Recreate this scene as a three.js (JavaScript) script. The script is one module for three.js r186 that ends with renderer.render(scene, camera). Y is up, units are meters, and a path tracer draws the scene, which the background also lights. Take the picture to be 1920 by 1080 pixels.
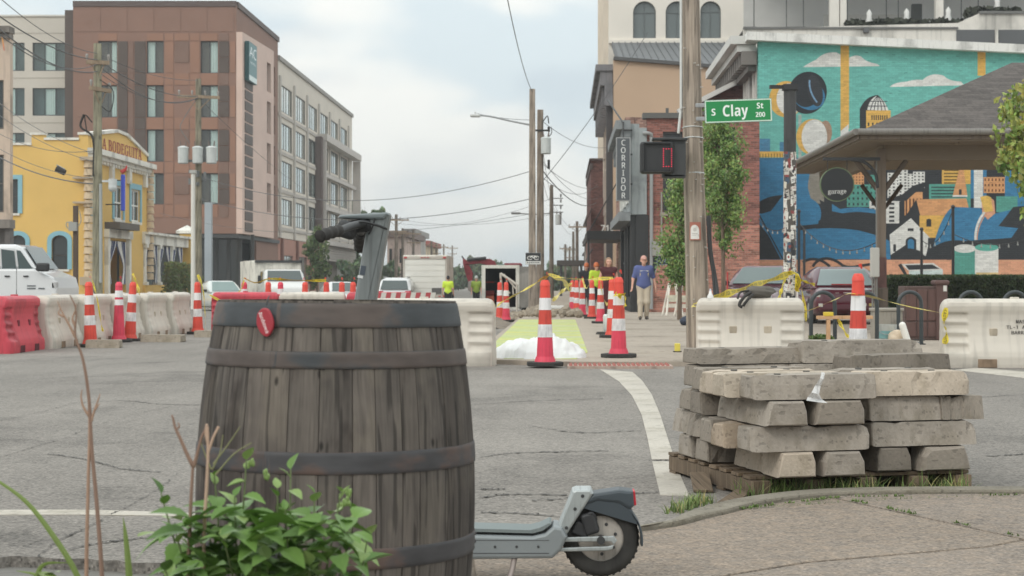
import * as THREE from 'three';
import { mergeGeometries, toCreasedNormals } from 'three/addons/utils/BufferGeometryUtils.js';
import { RoundedBoxGeometry } from 'three/addons/geometries/RoundedBoxGeometry.js';

// ---------------------------------------------------------------- camera, sky, sun, exposure
const scene = new THREE.Scene();
const F = 3200, CX = 1055, CY = 530;                       // focal length and principal point of the lens, in units of a 1920 wide frame
const camera = new THREE.PerspectiveCamera(2 * Math.atan(540 / F) * 180 / Math.PI, 16 / 9, 0.1, 4000);
camera.position.set(0, 1, 0);
camera.setViewOffset(1920, 1080, 960 - CX, 540 - CY, 1920, 1080);
camera.focus = 9; camera.userData.fStop = 9;
const renderer = new THREE.WebGLRenderer({ antialias: true });
renderer.setSize(1024, 576);
renderer.toneMapping = THREE.LinearToneMapping;
renderer.toneMappingExposure = 1;
renderer.shadowMap.enabled = true;

const sun = new THREE.DirectionalLight(new THREE.Color(1, 0.95, 0.88), 0.95);
sun.position.set(-48, 62, 22); sun.target.position.set(0, 0, -35);
sun.castShadow = true; sun.shadow.radius = 32; sun.shadow.mapSize.set(2048, 2048);
Object.assign(sun.shadow.camera, { left: -70, right: 70, top: 90, bottom: -90, near: 1, far: 260 });
scene.add(sun, sun.target);
scene.fog = new THREE.FogExp2(new THREE.Color(.86, .9, .92), .00055);

// ---------------------------------------------------------------- noise
function mulberry(a) { return () => { a |= 0; a = a + 0x6D2B79F5 | 0; let t = Math.imul(a ^ a >>> 15, 1 | a); t = t + Math.imul(t ^ t >>> 7, 61 | t) ^ t; return ((t ^ t >>> 14) >>> 0) / 4294967296; }; }
const hash2 = (x, y, s) => { let h = Math.imul(x, 374761393) ^ Math.imul(y, 668265263) ^ Math.imul(s, 2246822519); h = Math.imul(h ^ h >>> 13, 1274126177); return ((h ^ h >>> 16) >>> 0) / 4294967296; };
const sm = (t) => t * t * (3 - 2 * t), lerp = (a, b, t) => a + (b - a) * t, clamp = (x, a = 0, b = 1) => Math.min(b, Math.max(a, x)), sstep = (a, b, x) => sm(clamp((x - a) / (b - a)));
function tnoise(x, y, px, py, s) {
  const ix = Math.floor(x), iy = Math.floor(y), fx = sm(x - ix), fy = sm(y - iy), m = (a, p) => ((a % p) + p) % p;
  const x0 = m(ix, px), x1 = m(ix + 1, px), y0 = m(iy, py), y1 = m(iy + 1, py);
  return lerp(lerp(hash2(x0, y0, s), hash2(x1, y0, s), fx), lerp(hash2(x0, y1, s), hash2(x1, y1, s), fx), fy);
}
function fbm(u, v, px, py, oct, s) { let a = .5, t = 0, r = 0; for (let o = 0; o < oct; o++) { r += a * tnoise(u * px, v * py, px, py, s + o * 17); t += a; a *= .5; px *= 2; py *= 2; } return r / t; }
function noise3(x, y, z, s) {
  const ix = Math.floor(x), iy = Math.floor(y), iz = Math.floor(z), fx = sm(x - ix), fy = sm(y - iy), fz = sm(z - iz), h = (a, b, c) => hash2(a + c * 131, b + c * 57, s);
  return lerp(lerp(lerp(h(ix, iy, iz), h(ix + 1, iy, iz), fx), lerp(h(ix, iy + 1, iz), h(ix + 1, iy + 1, iz), fx), fy), lerp(lerp(h(ix, iy, iz + 1), h(ix + 1, iy, iz + 1), fx), lerp(h(ix, iy + 1, iz + 1), h(ix + 1, iy + 1, iz + 1), fx), fy), fz);
}
const fbm3 = (x, y, z, oct, s) => { let a = .5, t = 0, r = 0; for (let o = 0; o < oct; o++) { r += a * noise3(x, y, z, s + o * 29); t += a; a *= .5; x *= 2.03; y *= 2.03; z *= 2.03; } return r / t; };

// an overcast sky: bright thin cloud with bluish gaps, brighter overhead as such skies are
{
  const W = 2048, H = 1024, data = new Float32Array(W * H * 4);
  for (let j = 0; j < H; j++) {
    const el = ((j + .5) / H - .5) * Math.PI, y = Math.sin(el), c = Math.cos(el), up = Math.max(0, y);
    for (let i = 0; i < W; i++) {
      const o = (j * W + i) * 4;
      let r = .30, g = .29, b = .28;
      if (el > -0.03) {
        const az = (i + .5) / W * 2 * Math.PI, x = Math.cos(az) * c, z = Math.sin(az) * c;
        const wx = fbm3(x * 6 + 3, y * 12, z * 6, 3, 71) - .5;
        const n = fbm3(x * 9 + wx * 1.6, y * 22 + wx, z * 9 + wx * 1.6 + 7, 5, 11), n2 = fbm3(x * 4 + 9, y * 9 + 2, z * 4, 3, 37);
        const m = sstep(.39, .55, n * .72 + n2 * .28);              // 1 = bright cloud, 0 = bluish gap
        const d = sstep(.5, .8, fbm3(x * 13 + 1, y * 34, z * 13, 4, 91)) * .10;
        const k = .98 + .95 * Math.pow(up, .8);
        r = k * lerp(.645, .855, m) * (1 - d); g = k * lerp(.73, .868, m) * (1 - d * .9); b = k * lerp(.765, .835, m) * (1 - d * .7);
        const hz = Math.exp(-Math.max(el, 0) / .045) * .5;          // paler towards the horizon
        r = lerp(r, .775, hz); g = lerp(g, .815, hz); b = lerp(b, .805, hz);
        if (el < 0) { const f = 1 + el / .03; r = lerp(.3, r, f); g = lerp(.29, g, f); b = lerp(.28, b, f); }
      }
      data[o] = r; data[o + 1] = g; data[o + 2] = b; data[o + 3] = 1;
    }
  }
  const sky = new THREE.DataTexture(data, W, H, THREE.RGBAFormat, THREE.FloatType);
  sky.mapping = THREE.EquirectangularReflectionMapping; sky.magFilter = sky.minFilter = THREE.LinearFilter; sky.needsUpdate = true;
  scene.background = sky; scene.environment = sky;
}

// ---------------------------------------------------------------- textures and materials
const lin = (c) => { c /= 255; return c <= .04045 ? c / 12.92 : Math.pow((c + .055) / 1.055, 2.4); };
const enc = (x) => { x = clamp(x); return Math.round(255 * (x <= .0031308 ? x * 12.92 : 1.055 * Math.pow(x, 1 / 2.4) - .055)); };
const col = (c, k = 1) => new THREE.Color().setRGB(clamp(lin(c[0]) / k, 0, .9), clamp(lin(c[1]) / k, 0, .9), clamp(lin(c[2]) / k, 0, .9));
const KV = 0.92, KH = 1.75;                                   // light on upright and on level surfaces under this sky, relative to a white in the picture
const alb = (r, g, b, k = KV) => [lin(r) / k, lin(g) / k, lin(b) / k];   // base colour of something that shows as r, g, b
let texCount = 0;
function dtex(size, bytes, srgb) {
  const t = new THREE.DataTexture(bytes, size, size, THREE.RGBAFormat); texCount++;
  t.wrapS = t.wrapT = THREE.RepeatWrapping; t.magFilter = THREE.LinearFilter; t.minFilter = THREE.LinearMipmapLinearFilter; t.generateMipmaps = true;
  if (srgb) t.colorSpace = THREE.SRGBColorSpace; t.needsUpdate = true; return t;
}
// a surface that repeats every `metres`: fn(u, v) gives [r, g, b (linear), height 0..1]
function surf(size, metres, fn, { rough = .9, bump = 0, metal = 0, ...rest } = {}) {
  const c = new Uint8Array(size * size * 4), h = bump ? new Uint8Array(size * size * 4) : null;
  for (let j = 0; j < size; j++) for (let i = 0; i < size; i++) {
    const p = fn((i + .5) / size, (j + .5) / size), o = (j * size + i) * 4;
    c[o] = enc(p[0]); c[o + 1] = enc(p[1]); c[o + 2] = enc(p[2]); c[o + 3] = 255;
    if (h) { h[o] = h[o + 1] = h[o + 2] = clamp(p[3]) * 255; h[o + 3] = 255; }
  }
  const m = new THREE.MeshPhysicalMaterial({ roughness: rough, metalness: metal, map: dtex(size, c, true), ...rest });
  m.map.repeat.set(1 / metres, 1 / metres);
  if (h) { m.bumpMap = dtex(size, h, false); m.bumpMap.repeat.set(1 / metres, 1 / metres); m.bumpScale = bump; }
  return m;
}
const tint = (m, r, g, b) => { const c = m.clone(); c.color.multiply(new THREE.Color().setRGB(r, g, b)); return c; };
// worn paint, plaster or plastic of one colour: blotches and fine mottling come from shared grey textures
const GREY = {};
function greyTex(kind) {
  if (GREY[kind]) return GREY[kind];
  const size = 512, b = new Uint8Array(size * size * 4);
  for (let j = 0; j < size; j++) for (let i = 0; i < size; i++) {
    const u = i / size, v = j / size; let x;
    if (kind === 'plain') x = .90 + .20 * (fbm(u, v, 3, 3, 6, 5) - .5);
    else if (kind === 'dirty') { const n = fbm(u, v, 4, 4, 6, 9), st = fbm(u, v, 40, 3, 4, 13); x = .96 - .30 * sstep(.48, .75, n) - .16 * sstep(.55, .8, st) + .06 * (fbm(u, v, 30, 30, 2, 3) - .5); }
    else if (kind === 'streak') x = .93 - .22 * sstep(.5, .8, fbm(u, v, 60, 2, 4, 21)) - .1 * sstep(.5, .8, fbm(u, v, 5, 5, 4, 23));
    const o = (j * size + i) * 4; b[o] = b[o + 1] = b[o + 2] = enc(clamp(x)); b[o + 3] = 255;
  }
  return GREY[kind] = dtex(size, b, true);
}
const MC = new Map();
function paint(rgb, rough = .7, kind = 'plain', metres = 3, opts = {}) {       // rgb linear base colour
  const key = JSON.stringify([rgb, rough, kind, metres, opts]);
  if (MC.has(key)) return MC.get(key);
  const m = new THREE.MeshPhysicalMaterial({ color: new THREE.Color().setRGB(...rgb.map(x => clamp(x, 0, .92))), roughness: rough, ...opts });
  if (kind) { m.map = greyTex(kind).clone(); m.map.repeat.set(1 / metres, 1 / metres); m.color.multiplyScalar(1.08); }
  MC.set(key, m); return m;
}
const P = (r, g, b, rough = .75, kind = 'plain', metres = 3, opts = {}) => paint(alb(r, g, b), rough, kind, metres, opts);
function canvas(w, h, draw) { const c = document.createElement('canvas'); c.width = w; c.height = h; draw(c.getContext('2d'), w, h); const t = new THREE.CanvasTexture(c); t.colorSpace = THREE.SRGBColorSpace; t.needsUpdate = true; texCount++; return t; }

const glass = new THREE.MeshPhysicalMaterial({ color: new THREE.Color().setRGB(.94, .98, .97), roughness: .04, transmission: 1, thickness: 0, ior: 1.5 });
const darkGlass = new THREE.MeshPhysicalMaterial({ color: new THREE.Color().setRGB(.03, .036, .038), roughness: .08, ior: 1.6 });
const carGlass = new THREE.MeshPhysicalMaterial({ color: new THREE.Color().setRGB(.05, .075, .075), roughness: .05, ior: 1.7, specularIntensity: 1 });
const black = paint([.03, .031, .033], .55, null), rubber = paint([.042, .04, .038], .85, 'dirty', .5), darkMetal = paint([.048, .05, .052], .5, 'plain', 1), galv = paint([.38, .39, .4], .45, 'streak', 1, { metalness: .35 });

// ---------------------------------------------------------------- geometry helpers
const V = (x, y, z) => new THREE.Vector3(x, y, z);
const at = (px, py, d) => V((px - CX) * d / F, 1 - (py - CY) * d / F, -d);    // the point that stands at that bearing, d metres down the street
const gx = (px, d) => (px - CX) * d / F, gy = (py, d) => 1 - (py - CY) * d / F;
const ROAD = -.06;
const onRoad = (px, py, y = ROAD) => { const d = F * (1 - y) / (py - CY); return V(gx(px, d), y, -d); };
const T4 = (x, y, z, ry = 0, rx = 0, rz = 0, s = 1) => new THREE.Matrix4().compose(V(x, y, z), new THREE.Quaternion().setFromEuler(new THREE.Euler(rx, ry, rz, 'YXZ')), typeof s === 'number' ? V(s, s, s) : s);
function boxUV(g) {
  const p = g.attributes.position, n = g.attributes.normal, uv = new Float32Array(p.count * 2);
  for (let i = 0; i < p.count; i++) {
    const ax = Math.abs(n.getX(i)), ay = Math.abs(n.getY(i)), az = Math.abs(n.getZ(i));
    const [a, b] = ay >= ax && ay >= az ? [p.getX(i), p.getZ(i)] : ax >= az ? [p.getZ(i), p.getY(i)] : [p.getX(i), p.getY(i)];
    uv[2 * i] = a; uv[2 * i + 1] = b;
  }
  g.setAttribute('uv', new THREE.BufferAttribute(uv, 2));
}
class G {
  constructor(M) { this.a = []; this.M = M; this.keep = false; }
  add(geo, m) {
    let g = geo.index ? geo.toNonIndexed() : geo.clone();
    if (m) g.applyMatrix4(m);
    if (!g.attributes.normal) g.computeVertexNormals();
    for (const k of Object.keys(g.attributes)) if (!['position', 'normal', 'uv', 'color'].includes(k)) g.deleteAttribute(k);
    if (!g.attributes.uv) boxUV(g);
    this.a.push(g); return this;
  }
  box(x, y, z, w, h, d, ry = 0, rx = 0, rz = 0) { return this.add(new THREE.BoxGeometry(w, h, d), T4(x, y, z, ry, rx, rz)); }
  ab(x0, x1, y0, y1, z0, z1) { return this.box((x0 + x1) / 2, (y0 + y1) / 2, (z0 + z1) / 2, Math.abs(x1 - x0), Math.abs(y1 - y0), Math.abs(z1 - z0)); }
  rbox(x, y, z, w, h, d, r = .02, ry = 0, rx = 0, rz = 0, seg = 2) { return this.add(new RoundedBoxGeometry(w, h, d, seg, Math.min(r, w / 2.01, h / 2.01, d / 2.01)), T4(x, y, z, ry, rx, rz)); }
  cyl(a, b, r0, r1 = r0, n = 10) {
    const d = b.clone().sub(a), L = d.length(), m = new THREE.Matrix4().compose(a.clone().add(b).multiplyScalar(.5), new THREE.Quaternion().setFromUnitVectors(V(0, 1, 0), d.normalize()), V(1, 1, 1));
    return this.add(new THREE.CylinderGeometry(r1, r0, L, n), m);
  }
  sph(x, y, z, r, sx = 1, sy = 1, sz = 1, n = 10) { return this.add(new THREE.SphereGeometry(r, n, Math.max(6, n * .7 | 0)), T4(x, y, z, 0, 0, 0, V(sx, sy, sz))); }
  tube(pts, r, n = 6, seg = 0, closed = false) {
    const rf = typeof r === 'function' ? r : () => r;
    const c = seg ? new THREE.CatmullRomCurve3(pts, closed).getPoints(seg) : pts;
    return this.add(sweep(c, (t) => rf(t), n));
  }
  lathe(prof, n = 24, m) { return this.add(new THREE.LatheGeometry(prof.map(p => new THREE.Vector2(p[0], p[1])), n), m); }
  ext(shape, depth, m, bevel = 0) {
    const g = new THREE.ExtrudeGeometry(shape, { depth: depth - 2 * bevel, bevelEnabled: bevel > 0, bevelSize: bevel, bevelThickness: bevel, bevelSegments: 2, bevelOffset: -bevel, curveSegments: 10 });
    g.translate(0, 0, bevel); return this.add(g, m);
  }
  geo(keepUV = false) {
    const any = this.a.some(g => g.attributes.color);
    if (any) for (const g of this.a) if (!g.attributes.color) g.setAttribute('color', new THREE.BufferAttribute(new Float32Array(g.attributes.position.count * 3).fill(1), 3));
    const g = this.a.length === 1 ? this.a[0] : mergeGeometries(this.a, false);
    if (this.M) g.applyMatrix4(this.M);
    if (!keepUV) boxUV(g);
    return g;
  }
  each(name, mat, parent) { let m; for (const a of this.a) { const g = new G(this.M); g.a.push(a); m = g.build(name, mat, parent); } return m; }
  build(name, mat, parent, keepUV = false) { return mesh(name, this.geo(keepUV), mat, parent); }
}
function mesh(name, geo, mat, parent) { const m = new THREE.Mesh(geo, mat); m.name = name; m.castShadow = m.receiveShadow = true; if (parent) parent.add(m); return m; }
function sweep(pts, rf, n = 6) {
  const pos = [], idx = [], N = pts.length; let up = V(0, 1, 0);
  const t0 = pts[1].clone().sub(pts[0]).normalize(); if (Math.abs(t0.y) > .9) up = V(1, 0, 0);
  for (let i = 0; i < N; i++) {
    const t = pts[Math.min(i + 1, N - 1)].clone().sub(pts[Math.max(i - 1, 0)]).normalize();
    const s = up.clone().cross(t).normalize(), q = t.clone().cross(s).normalize(), r = rf(i / (N - 1)); up = q;
    for (let k = 0; k < n; k++) { const a = k / n * 2 * Math.PI, c = Math.cos(a) * r, d = Math.sin(a) * r; pos.push(pts[i].x + s.x * c + q.x * d, pts[i].y + s.y * c + q.y * d, pts[i].z + s.z * c + q.z * d); }
  }
  for (let i = 0; i < N - 1; i++) for (let k = 0; k < n; k++) { const a = i * n + k, b = i * n + (k + 1) % n; idx.push(a, b, a + n, b, b + n, a + n); }
  for (const e of [0, N - 1]) { const c = pos.length / 3; pos.push(pts[e].x, pts[e].y, pts[e].z); for (let k = 0; k < n; k++) { const a = e * n + k, b = e * n + (k + 1) % n; e ? idx.push(a, b, c) : idx.push(b, a, c); } }
  const g = new THREE.BufferGeometry(); g.setAttribute('position', new THREE.Float32BufferAttribute(pos, 3)); g.setIndex(idx); g.computeVertexNormals(); return g;
}
const shape = (pts) => new THREE.Shape(pts.map(p => new THREE.Vector2(p[0], p[1])));
const rectHole = (x, y, w, h, arch = 0) => {
  const s = new THREE.Path(); s.moveTo(x, y); s.lineTo(x + w, y); s.lineTo(x + w, y + h - arch);
  if (arch) { for (let i = 1; i < 12; i++) { const a = i / 12 * Math.PI; s.lineTo(x + w / 2 + Math.cos(a) * w / 2, y + h - arch + Math.sin(a) * arch); } }
  s.lineTo(x, y + h - arch); s.lineTo(x, y); return s;
};
// ---------------------------------------------------------------- things
const used = new Map();
const numbered = (n) => { const k = used.get(n) ?? 0; used.set(n, k + 1); return k ? n + '_' + String(k).padStart(3, '0') : n; };
function thing(name, label, category, pos = [0, 0, 0], ry = 0, group) {
  const o = new THREE.Group(); o.name = numbered(name); o.position.set(...pos); o.rotation.y = ry; scene.add(o);
  o.userData = { label, category }; if (group) o.userData.group = group; return o;
}
function tag(m, label, category, group) { m.name = numbered(m.name); m.userData = { label, category }; if (group) m.userData.group = group; if (!m.parent) scene.add(m); return m; }
function struct(name, geo, mat) { const m = mesh(numbered(name), geo, mat, scene); m.userData.kind = 'structure'; return m; }
const stuff = (m) => { m.userData.kind = 'stuff'; return m; };
function dup(o, label, pos, ry, group) {
  const c = o.clone(); c.name = numbered(o.name.replace(/_\d+$/, '')); c.userData = { ...o.userData, label }; if (group) c.userData.group = group;
  if (pos) c.position.set(...pos); if (ry !== undefined) c.rotation.y = ry; scene.add(c); return c;
}
// a wall with openings: outline and holes in wall coordinates (x along, y up, z out); M puts it in place
function wall(parent, M, outline, holes, thick, mat, name = 'wall') {
  const s = shape(outline); for (const h of holes) s.holes.push(rectHole(h.x, h.y, h.w, h.h, h.arch));
  const g = new G(M); g.ext(s, thick, T4(0, 0, -thick)); return g.build(name, mat, parent);
}
// a window set in such a hole: frame, sash bars, pane, and what stands behind it
function win(parent, M, h, { fw = .08, recess = .12, frame = black, pane = darkGlass, nx = 1, ny = 1, sill = 0, sillMat, surround = 0, surMat, curtain, curtainMat, back } = {}) {
  const g = new G(M), { x, y, w, arch = 0 } = h, H = h.h, z = -recess;
  const o = new THREE.Shape(rectHole(x, y, w, H, arch).getPoints()); o.holes.push(rectHole(x + fw, y + fw, w - 2 * fw, H - 2 * fw, Math.max(0, arch - fw * .6)));
  g.ext(o, .07, T4(0, 0, z - .035));
  for (let i = 1; i < nx; i++) g.box(x + w * i / nx, y + (H - (arch ? fw : 0)) / 2, z, fw * .8, H - 2 * fw, .055);
  for (let i = 1; i < ny; i++) g.box(x + w / 2, y + (H - arch) * i / ny, z + .004, w - 2 * fw, fw * .7, .055);
  const f = g.build('window', frame, parent);
  const p = new G(M), ps = new THREE.Shape(rectHole(x + .02, y + .02, w - .04, H - .04, Math.max(0, arch - .01)).getPoints());
  p.ext(ps, .012, T4(0, 0, z - .016)); p.build('pane', pane, f);
  if (back) { const b = new G(M); b.box(x + w / 2, y + H / 2, z - .62, w + .3, H + .3, .02); b.build('interior', back, f); }
  if (curtain) for (const [a, b] of curtain) {
    const c = new G(M), n = Math.max(6, Math.round((b - a) * w / .09)); const q = [];
    const pos = [], x0 = x + a * w, x1 = x + b * w;
    for (let i = 0; i < n; i++) { const s0 = x0 + (x1 - x0) * i / n, s1 = x0 + (x1 - x0) * (i + 1) / n, z0 = z - .07 - .05 * (i % 2), z1 = z - .07 - .05 * ((i + 1) % 2); pos.push(s0, y, z0, s1, y, z1, s1, y + H, z1, s0, y, z0, s1, y + H, z1, s0, y + H, z0); }
    const bg = new THREE.BufferGeometry(); bg.setAttribute('position', new THREE.Float32BufferAttribute(pos, 3)); bg.computeVertexNormals(); c.add(bg); c.build('curtain', curtainMat, f);
  }
  if (sill) { const s = new G(M); s.box(x + w / 2, y - sill / 2, .03, w + .2, sill, .18); s.build('sill', sillMat ?? frame, f); }
  if (surround) { const s = new G(M), S = surround, so = new THREE.Shape(rectHole(x - S, y - (sill ? 0 : S), w + 2 * S, H + S + (sill ? 0 : S), arch ? arch + S * .7 : 0).getPoints()); so.holes.push(rectHole(x, y, w, H, arch)); s.ext(so, .06, T4(0, 0, 0.003)); s.build('surround', surMat, f); }
  return f;
}
// ---------------------------------------------------------------- surfaces
const asphalt = surf(2048, 7, (u, v) => {
  const f = fbm(u, v, 640, 640, 2, 41), g = fbm(u, v, 260, 260, 2, 43), b = fbm(u, v, 5, 5, 5, 44), st = hash2(u * 900 | 0, v * 900 | 0, 5), oil = sstep(.6, .74, fbm(u, v, 9, 9, 4, 47)), wear = fbm(u, v, 26, 3, 3, 48);
  const k = .82 + .4 * (b - .5) - .16 * oil + .22 * (wear - .5) + .75 * (f - .5) + .28 * (g - .5) + (st > .955 ? .34 : st < .06 ? -.26 : 0), c = alb(166, 160, 152, KH);
  return [c[0] * k * 1.17, c[1] * k * 1.16, c[2] * k * 1.16, f * .7 + g * .3];
}, { rough: .93, bump: .006 });
const walkNear = surf(1024, 2.6, (u, v) => {
  const f = fbm(u, v, 260, 260, 2, 51), g = fbm(u, v, 70, 70, 3, 53), b = fbm(u, v, 3, 3, 5, 54), st = hash2(u * 330 | 0, v * 330 | 0, 8);
  const k = .86 + .34 * (b - .5) + .75 * (f - .5) + .3 * (g - .5) + (st > .96 ? .34 : st < .07 ? -.28 : 0), c = alb(166, 158, 149, KH), w = .3 + g;
  return [c[0] * k * lerp(1, 1.1, w) * 1.12, c[1] * k * 1.12, c[2] * k * lerp(1.14, 1.02, w), f];
}, { rough: .93, bump: .005 });
const conc = (size, metres, c, amt, seed, opt) => surf(size, metres, (u, v) => {
  const b = fbm(u, v, 3, 3, 6, seed), f = fbm(u, v, 90, 90, 2, seed + 1), d = sstep(.52, .78, fbm(u, v, 6, 6, 5, seed + 2)), p = fbm(u, v, 45, 45, 2, seed + 3) > .76 ? -.25 : 0;
  const k = 1 + amt * (b - .5) + .22 * (f - .5) - .22 * d + p; return [c[0] * k, c[1] * k * (1 - .01 * d), c[2] * k * (1 - .05 * d), f * .6 + b * .4 + p];
}, opt);
const walkFar = conc(512, 5, alb(193, 180, 165, 1.45), .3, 61, { rough: .95, bump: .004 });
const gutterMat = conc(512, 2.4, alb(150, 147, 141, KH), .45, 66, { rough: .95, bump: .004 });
const blockMat = conc(512, .9, alb(142, 134, 124), .6, 71, { rough: .96, bump: .003 });
const bandMat = conc(512, 1.5, alb(208, 201, 189, 1.4), .35, 81, { rough: .9, bump: .003 });
const greenPaint = surf(512, 4, (u, v) => {
  const w = sstep(.45, .62, fbm(u, v, 3, 14, 5, 91)), y = sstep(.56, .68, fbm(u, v, 2, 9, 4, 95)), f = fbm(u, v, 60, 60, 2, 93) - .5, a = alb(190, 203, 138, 1.22), b = alb(200, 203, 158, 1.25), c = alb(208, 208, 104, 1.2);
  return [0, 1, 2].map(i => lerp(lerp(a[i], b[i], w), c[i], y * .7) * (1 + .3 * f));
}, { rough: .9 });
const dirt = surf(512, 2, (u, v) => { const b = fbm(u, v, 5, 5, 6, 101), f = fbm(u, v, 80, 80, 2, 102), k = .6 + b * .8 + .4 * (f - .5); return [.20 * k, .165 * k, .13 * k, b]; }, { rough: 1, bump: .05 });
const brickTex = (c1, c2, mortar, seed) => surf(512, 1.6, (u, v) => {
  const row = Math.floor(v * 24), x = (u * 8 + (row % 2) * .5), i = ((Math.floor(x) % 8) + 8) % 8, fu = x - Math.floor(x), fv = v * 24 - row;
  const m = Math.min(Math.min(fu, 1 - fu) * 3, Math.min(fv, 1 - fv)) < .09, n = hash2(i, row, seed), b = fbm(u, v, 4, 4, 5, seed + 3), f = fbm(u, v, 100, 100, 2, seed + 5) - .5;
  if (m) return [mortar[0] * (.8 + .4 * b), mortar[1] * (.8 + .4 * b), mortar[2] * (.8 + .4 * b), .1];
  const k = (.7 + .45 * n) * (.75 + .5 * b) * (1 + .4 * f); return [lerp(c1[0], c2[0], n) * k, lerp(c1[1], c2[1], n) * k, lerp(c1[2], c2[2], n) * k, .8 + .2 * f];
}, { rough: .92, bump: .012 });
const brickRed = brickTex(alb(122, 80, 72), alb(146, 94, 84), alb(138, 114, 106), 7);
const brickDark = brickTex(alb(96, 62, 58), alb(112, 74, 68), alb(100, 84, 80), 19);
const brickPaint = tint(brickRed, 1.5, 1.6, 1.5);
const woodTex = (c, amt, seed, metres, opt) => surf(512, metres, (u, v) => {           // grain runs along v
  const w = fbm(u, v, 10, 2, 3, seed) * .03, g = fbm(u + w, v, 70, 3, 4, seed + 2), s = fbm(u, v, 26, 2, 5, seed + 4), b = fbm(u, v, 4, 4, 5, seed + 6), cr = sstep(.63, .74, fbm(u + w, v, 50, 2, 3, seed + 8));
  const k = 1 + amt * (g - .5) + .55 * (s - .5) + .6 * (b - .5) - .45 * cr; return [c[0] * k, c[1] * k, c[2] * k, g * .6 + .4 * (1 - cr)];
}, opt);
const poleWood = woodTex(alb(150, 138, 126), .7, 121, 1.2, { rough: .95, bump: .012 });
const poleGrey = tint(poleWood, .92, .98, .92);
const staveWood = surf(1024, .9, (u, v) => {           // oak staves: grain along v, grey weathering, black stains, knots
  const w = fbm(u, v, 9, 3, 3, 131) * .03, g = fbm(u + w, v, 90, 4, 4, 133), fine = fbm(u + w, v, 240, 14, 2, 134), bl = fbm(u, v, 7, 7, 5, 135), st = sstep(.55, .72, fbm(u, v, 11, 5, 5, 137)), cr = sstep(.64, .7, fbm(u + w, v, 70, 3, 3, 139)), pale = sstep(.5, .7, fbm(u, v, 14, 9, 4, 141)), kx = Math.floor(u * 9), ky = Math.floor(v * 5), hk = hash2(kx, ky, 7), kd = Math.hypot((u * 9 - kx - .5) * 1.6, (v * 5 - ky - .5) * 1.4), kn = hk > .8 ? 1 - sstep(.03, .12, kd) : 0;
  const k = (.92 + .55 * (g - .5) + .4 * (fine - .5) + .7 * (bl - .5) + .22 * pale) * (1 - .5 * st) * (1 - .5 * cr) * (1 - .75 * kn), c = alb(93, 87, 82); return [c[0] * k * (1 + .05 * st), c[1] * k, c[2] * k * (1 - .04 * pale), (.5 * g + .5 * fine) * (1 - .6 * cr) * (1 - kn)];
}, { rough: .92, bump: .003 });
const palletWood = woodTex(alb(150, 132, 112), .5, 141, .6, { rough: .95, bump: .004 });

const roadY = (d) => d < 44 ? ROAD : d < 50 ? lerp(ROAD, ROAD - .03, (d - 44) / 6) : d < 60 ? lerp(ROAD - .03, -.2, (d - 50) / 10) : d < 80 ? lerp(-.2, -.4, (d - 60) / 20) : -.4;
// ---------------------------------------------------------------- ground, road, pavements
const slabGeo = (pts, y0, y1) => { const g = new THREE.ExtrudeGeometry(shape(pts.map(p => [p.x, -p.z])), { depth: y1 - y0, bevelEnabled: false }); g.rotateX(-Math.PI / 2); g.translate(0, y0, 0); return new G().add(g).geo(); };
const kerbPx = [[880, 1012], [1150, 996], [1240, 984], [1290, 962], [1345, 946], [1400, 935], [1500, 923], [1600, 918], [1760, 916], [1920, 916], [2300, 920], [2900, 930]];
const kerbPts = new THREE.CatmullRomCurve3(kerbPx.map(([x, y]) => onRoad(x, y, 0))).getPoints(60);
{
  const edge = []; const r = mulberry(3);
  for (let x = -900; x <= 1000; x += 20) { const y = 1043 + 14 * sstep(0, 420, x) + (r() - .5) * 7; edge.push(onRoad(x, y)); }
  const R = [V(-1200, ROAD, -44), V(-1200, ROAD, edge[0].z), ...edge, V(1, ROAD, -5), V(1200, ROAD, -5), V(1200, ROAD, -44)];
  struct('road', slabGeo(R.reverse(), ROAD - .045, ROAD), asphalt);
  { // the street falls away beyond the crossing
    const pos = [], rows = [[44, ROAD], [50, ROAD - .03], [60, -.2], [80, -.4], [3000, -.46]]; for (let i = 0; i < 4; i++) { const [a, ya] = rows[i], [b, yb] = rows[i + 1]; pos.push(-1200, ya, -a, 1200, ya, -a, 1200, yb, -b, -1200, ya, -a, 1200, yb, -b, -1200, yb, -b); }
    const g = new THREE.BufferGeometry(); g.setAttribute('position', new THREE.Float32BufferAttribute(pos, 3)); struct('road', new G().add(g).geo(), asphalt);
  }
  struct('gutter', slabGeo([V(-14, 0, -1), V(3, 0, -1), V(3, 0, -7.2), V(-14, 0, -7.2)], ROAD - .3, ROAD - .042), gutterMat);
  struct('ground', slabGeo([V(-1500, 0, 400), V(1500, 0, 400), V(1500, 0, -3500), V(-1500, 0, -3500)], -.8, -.5), dirt);
}
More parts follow.
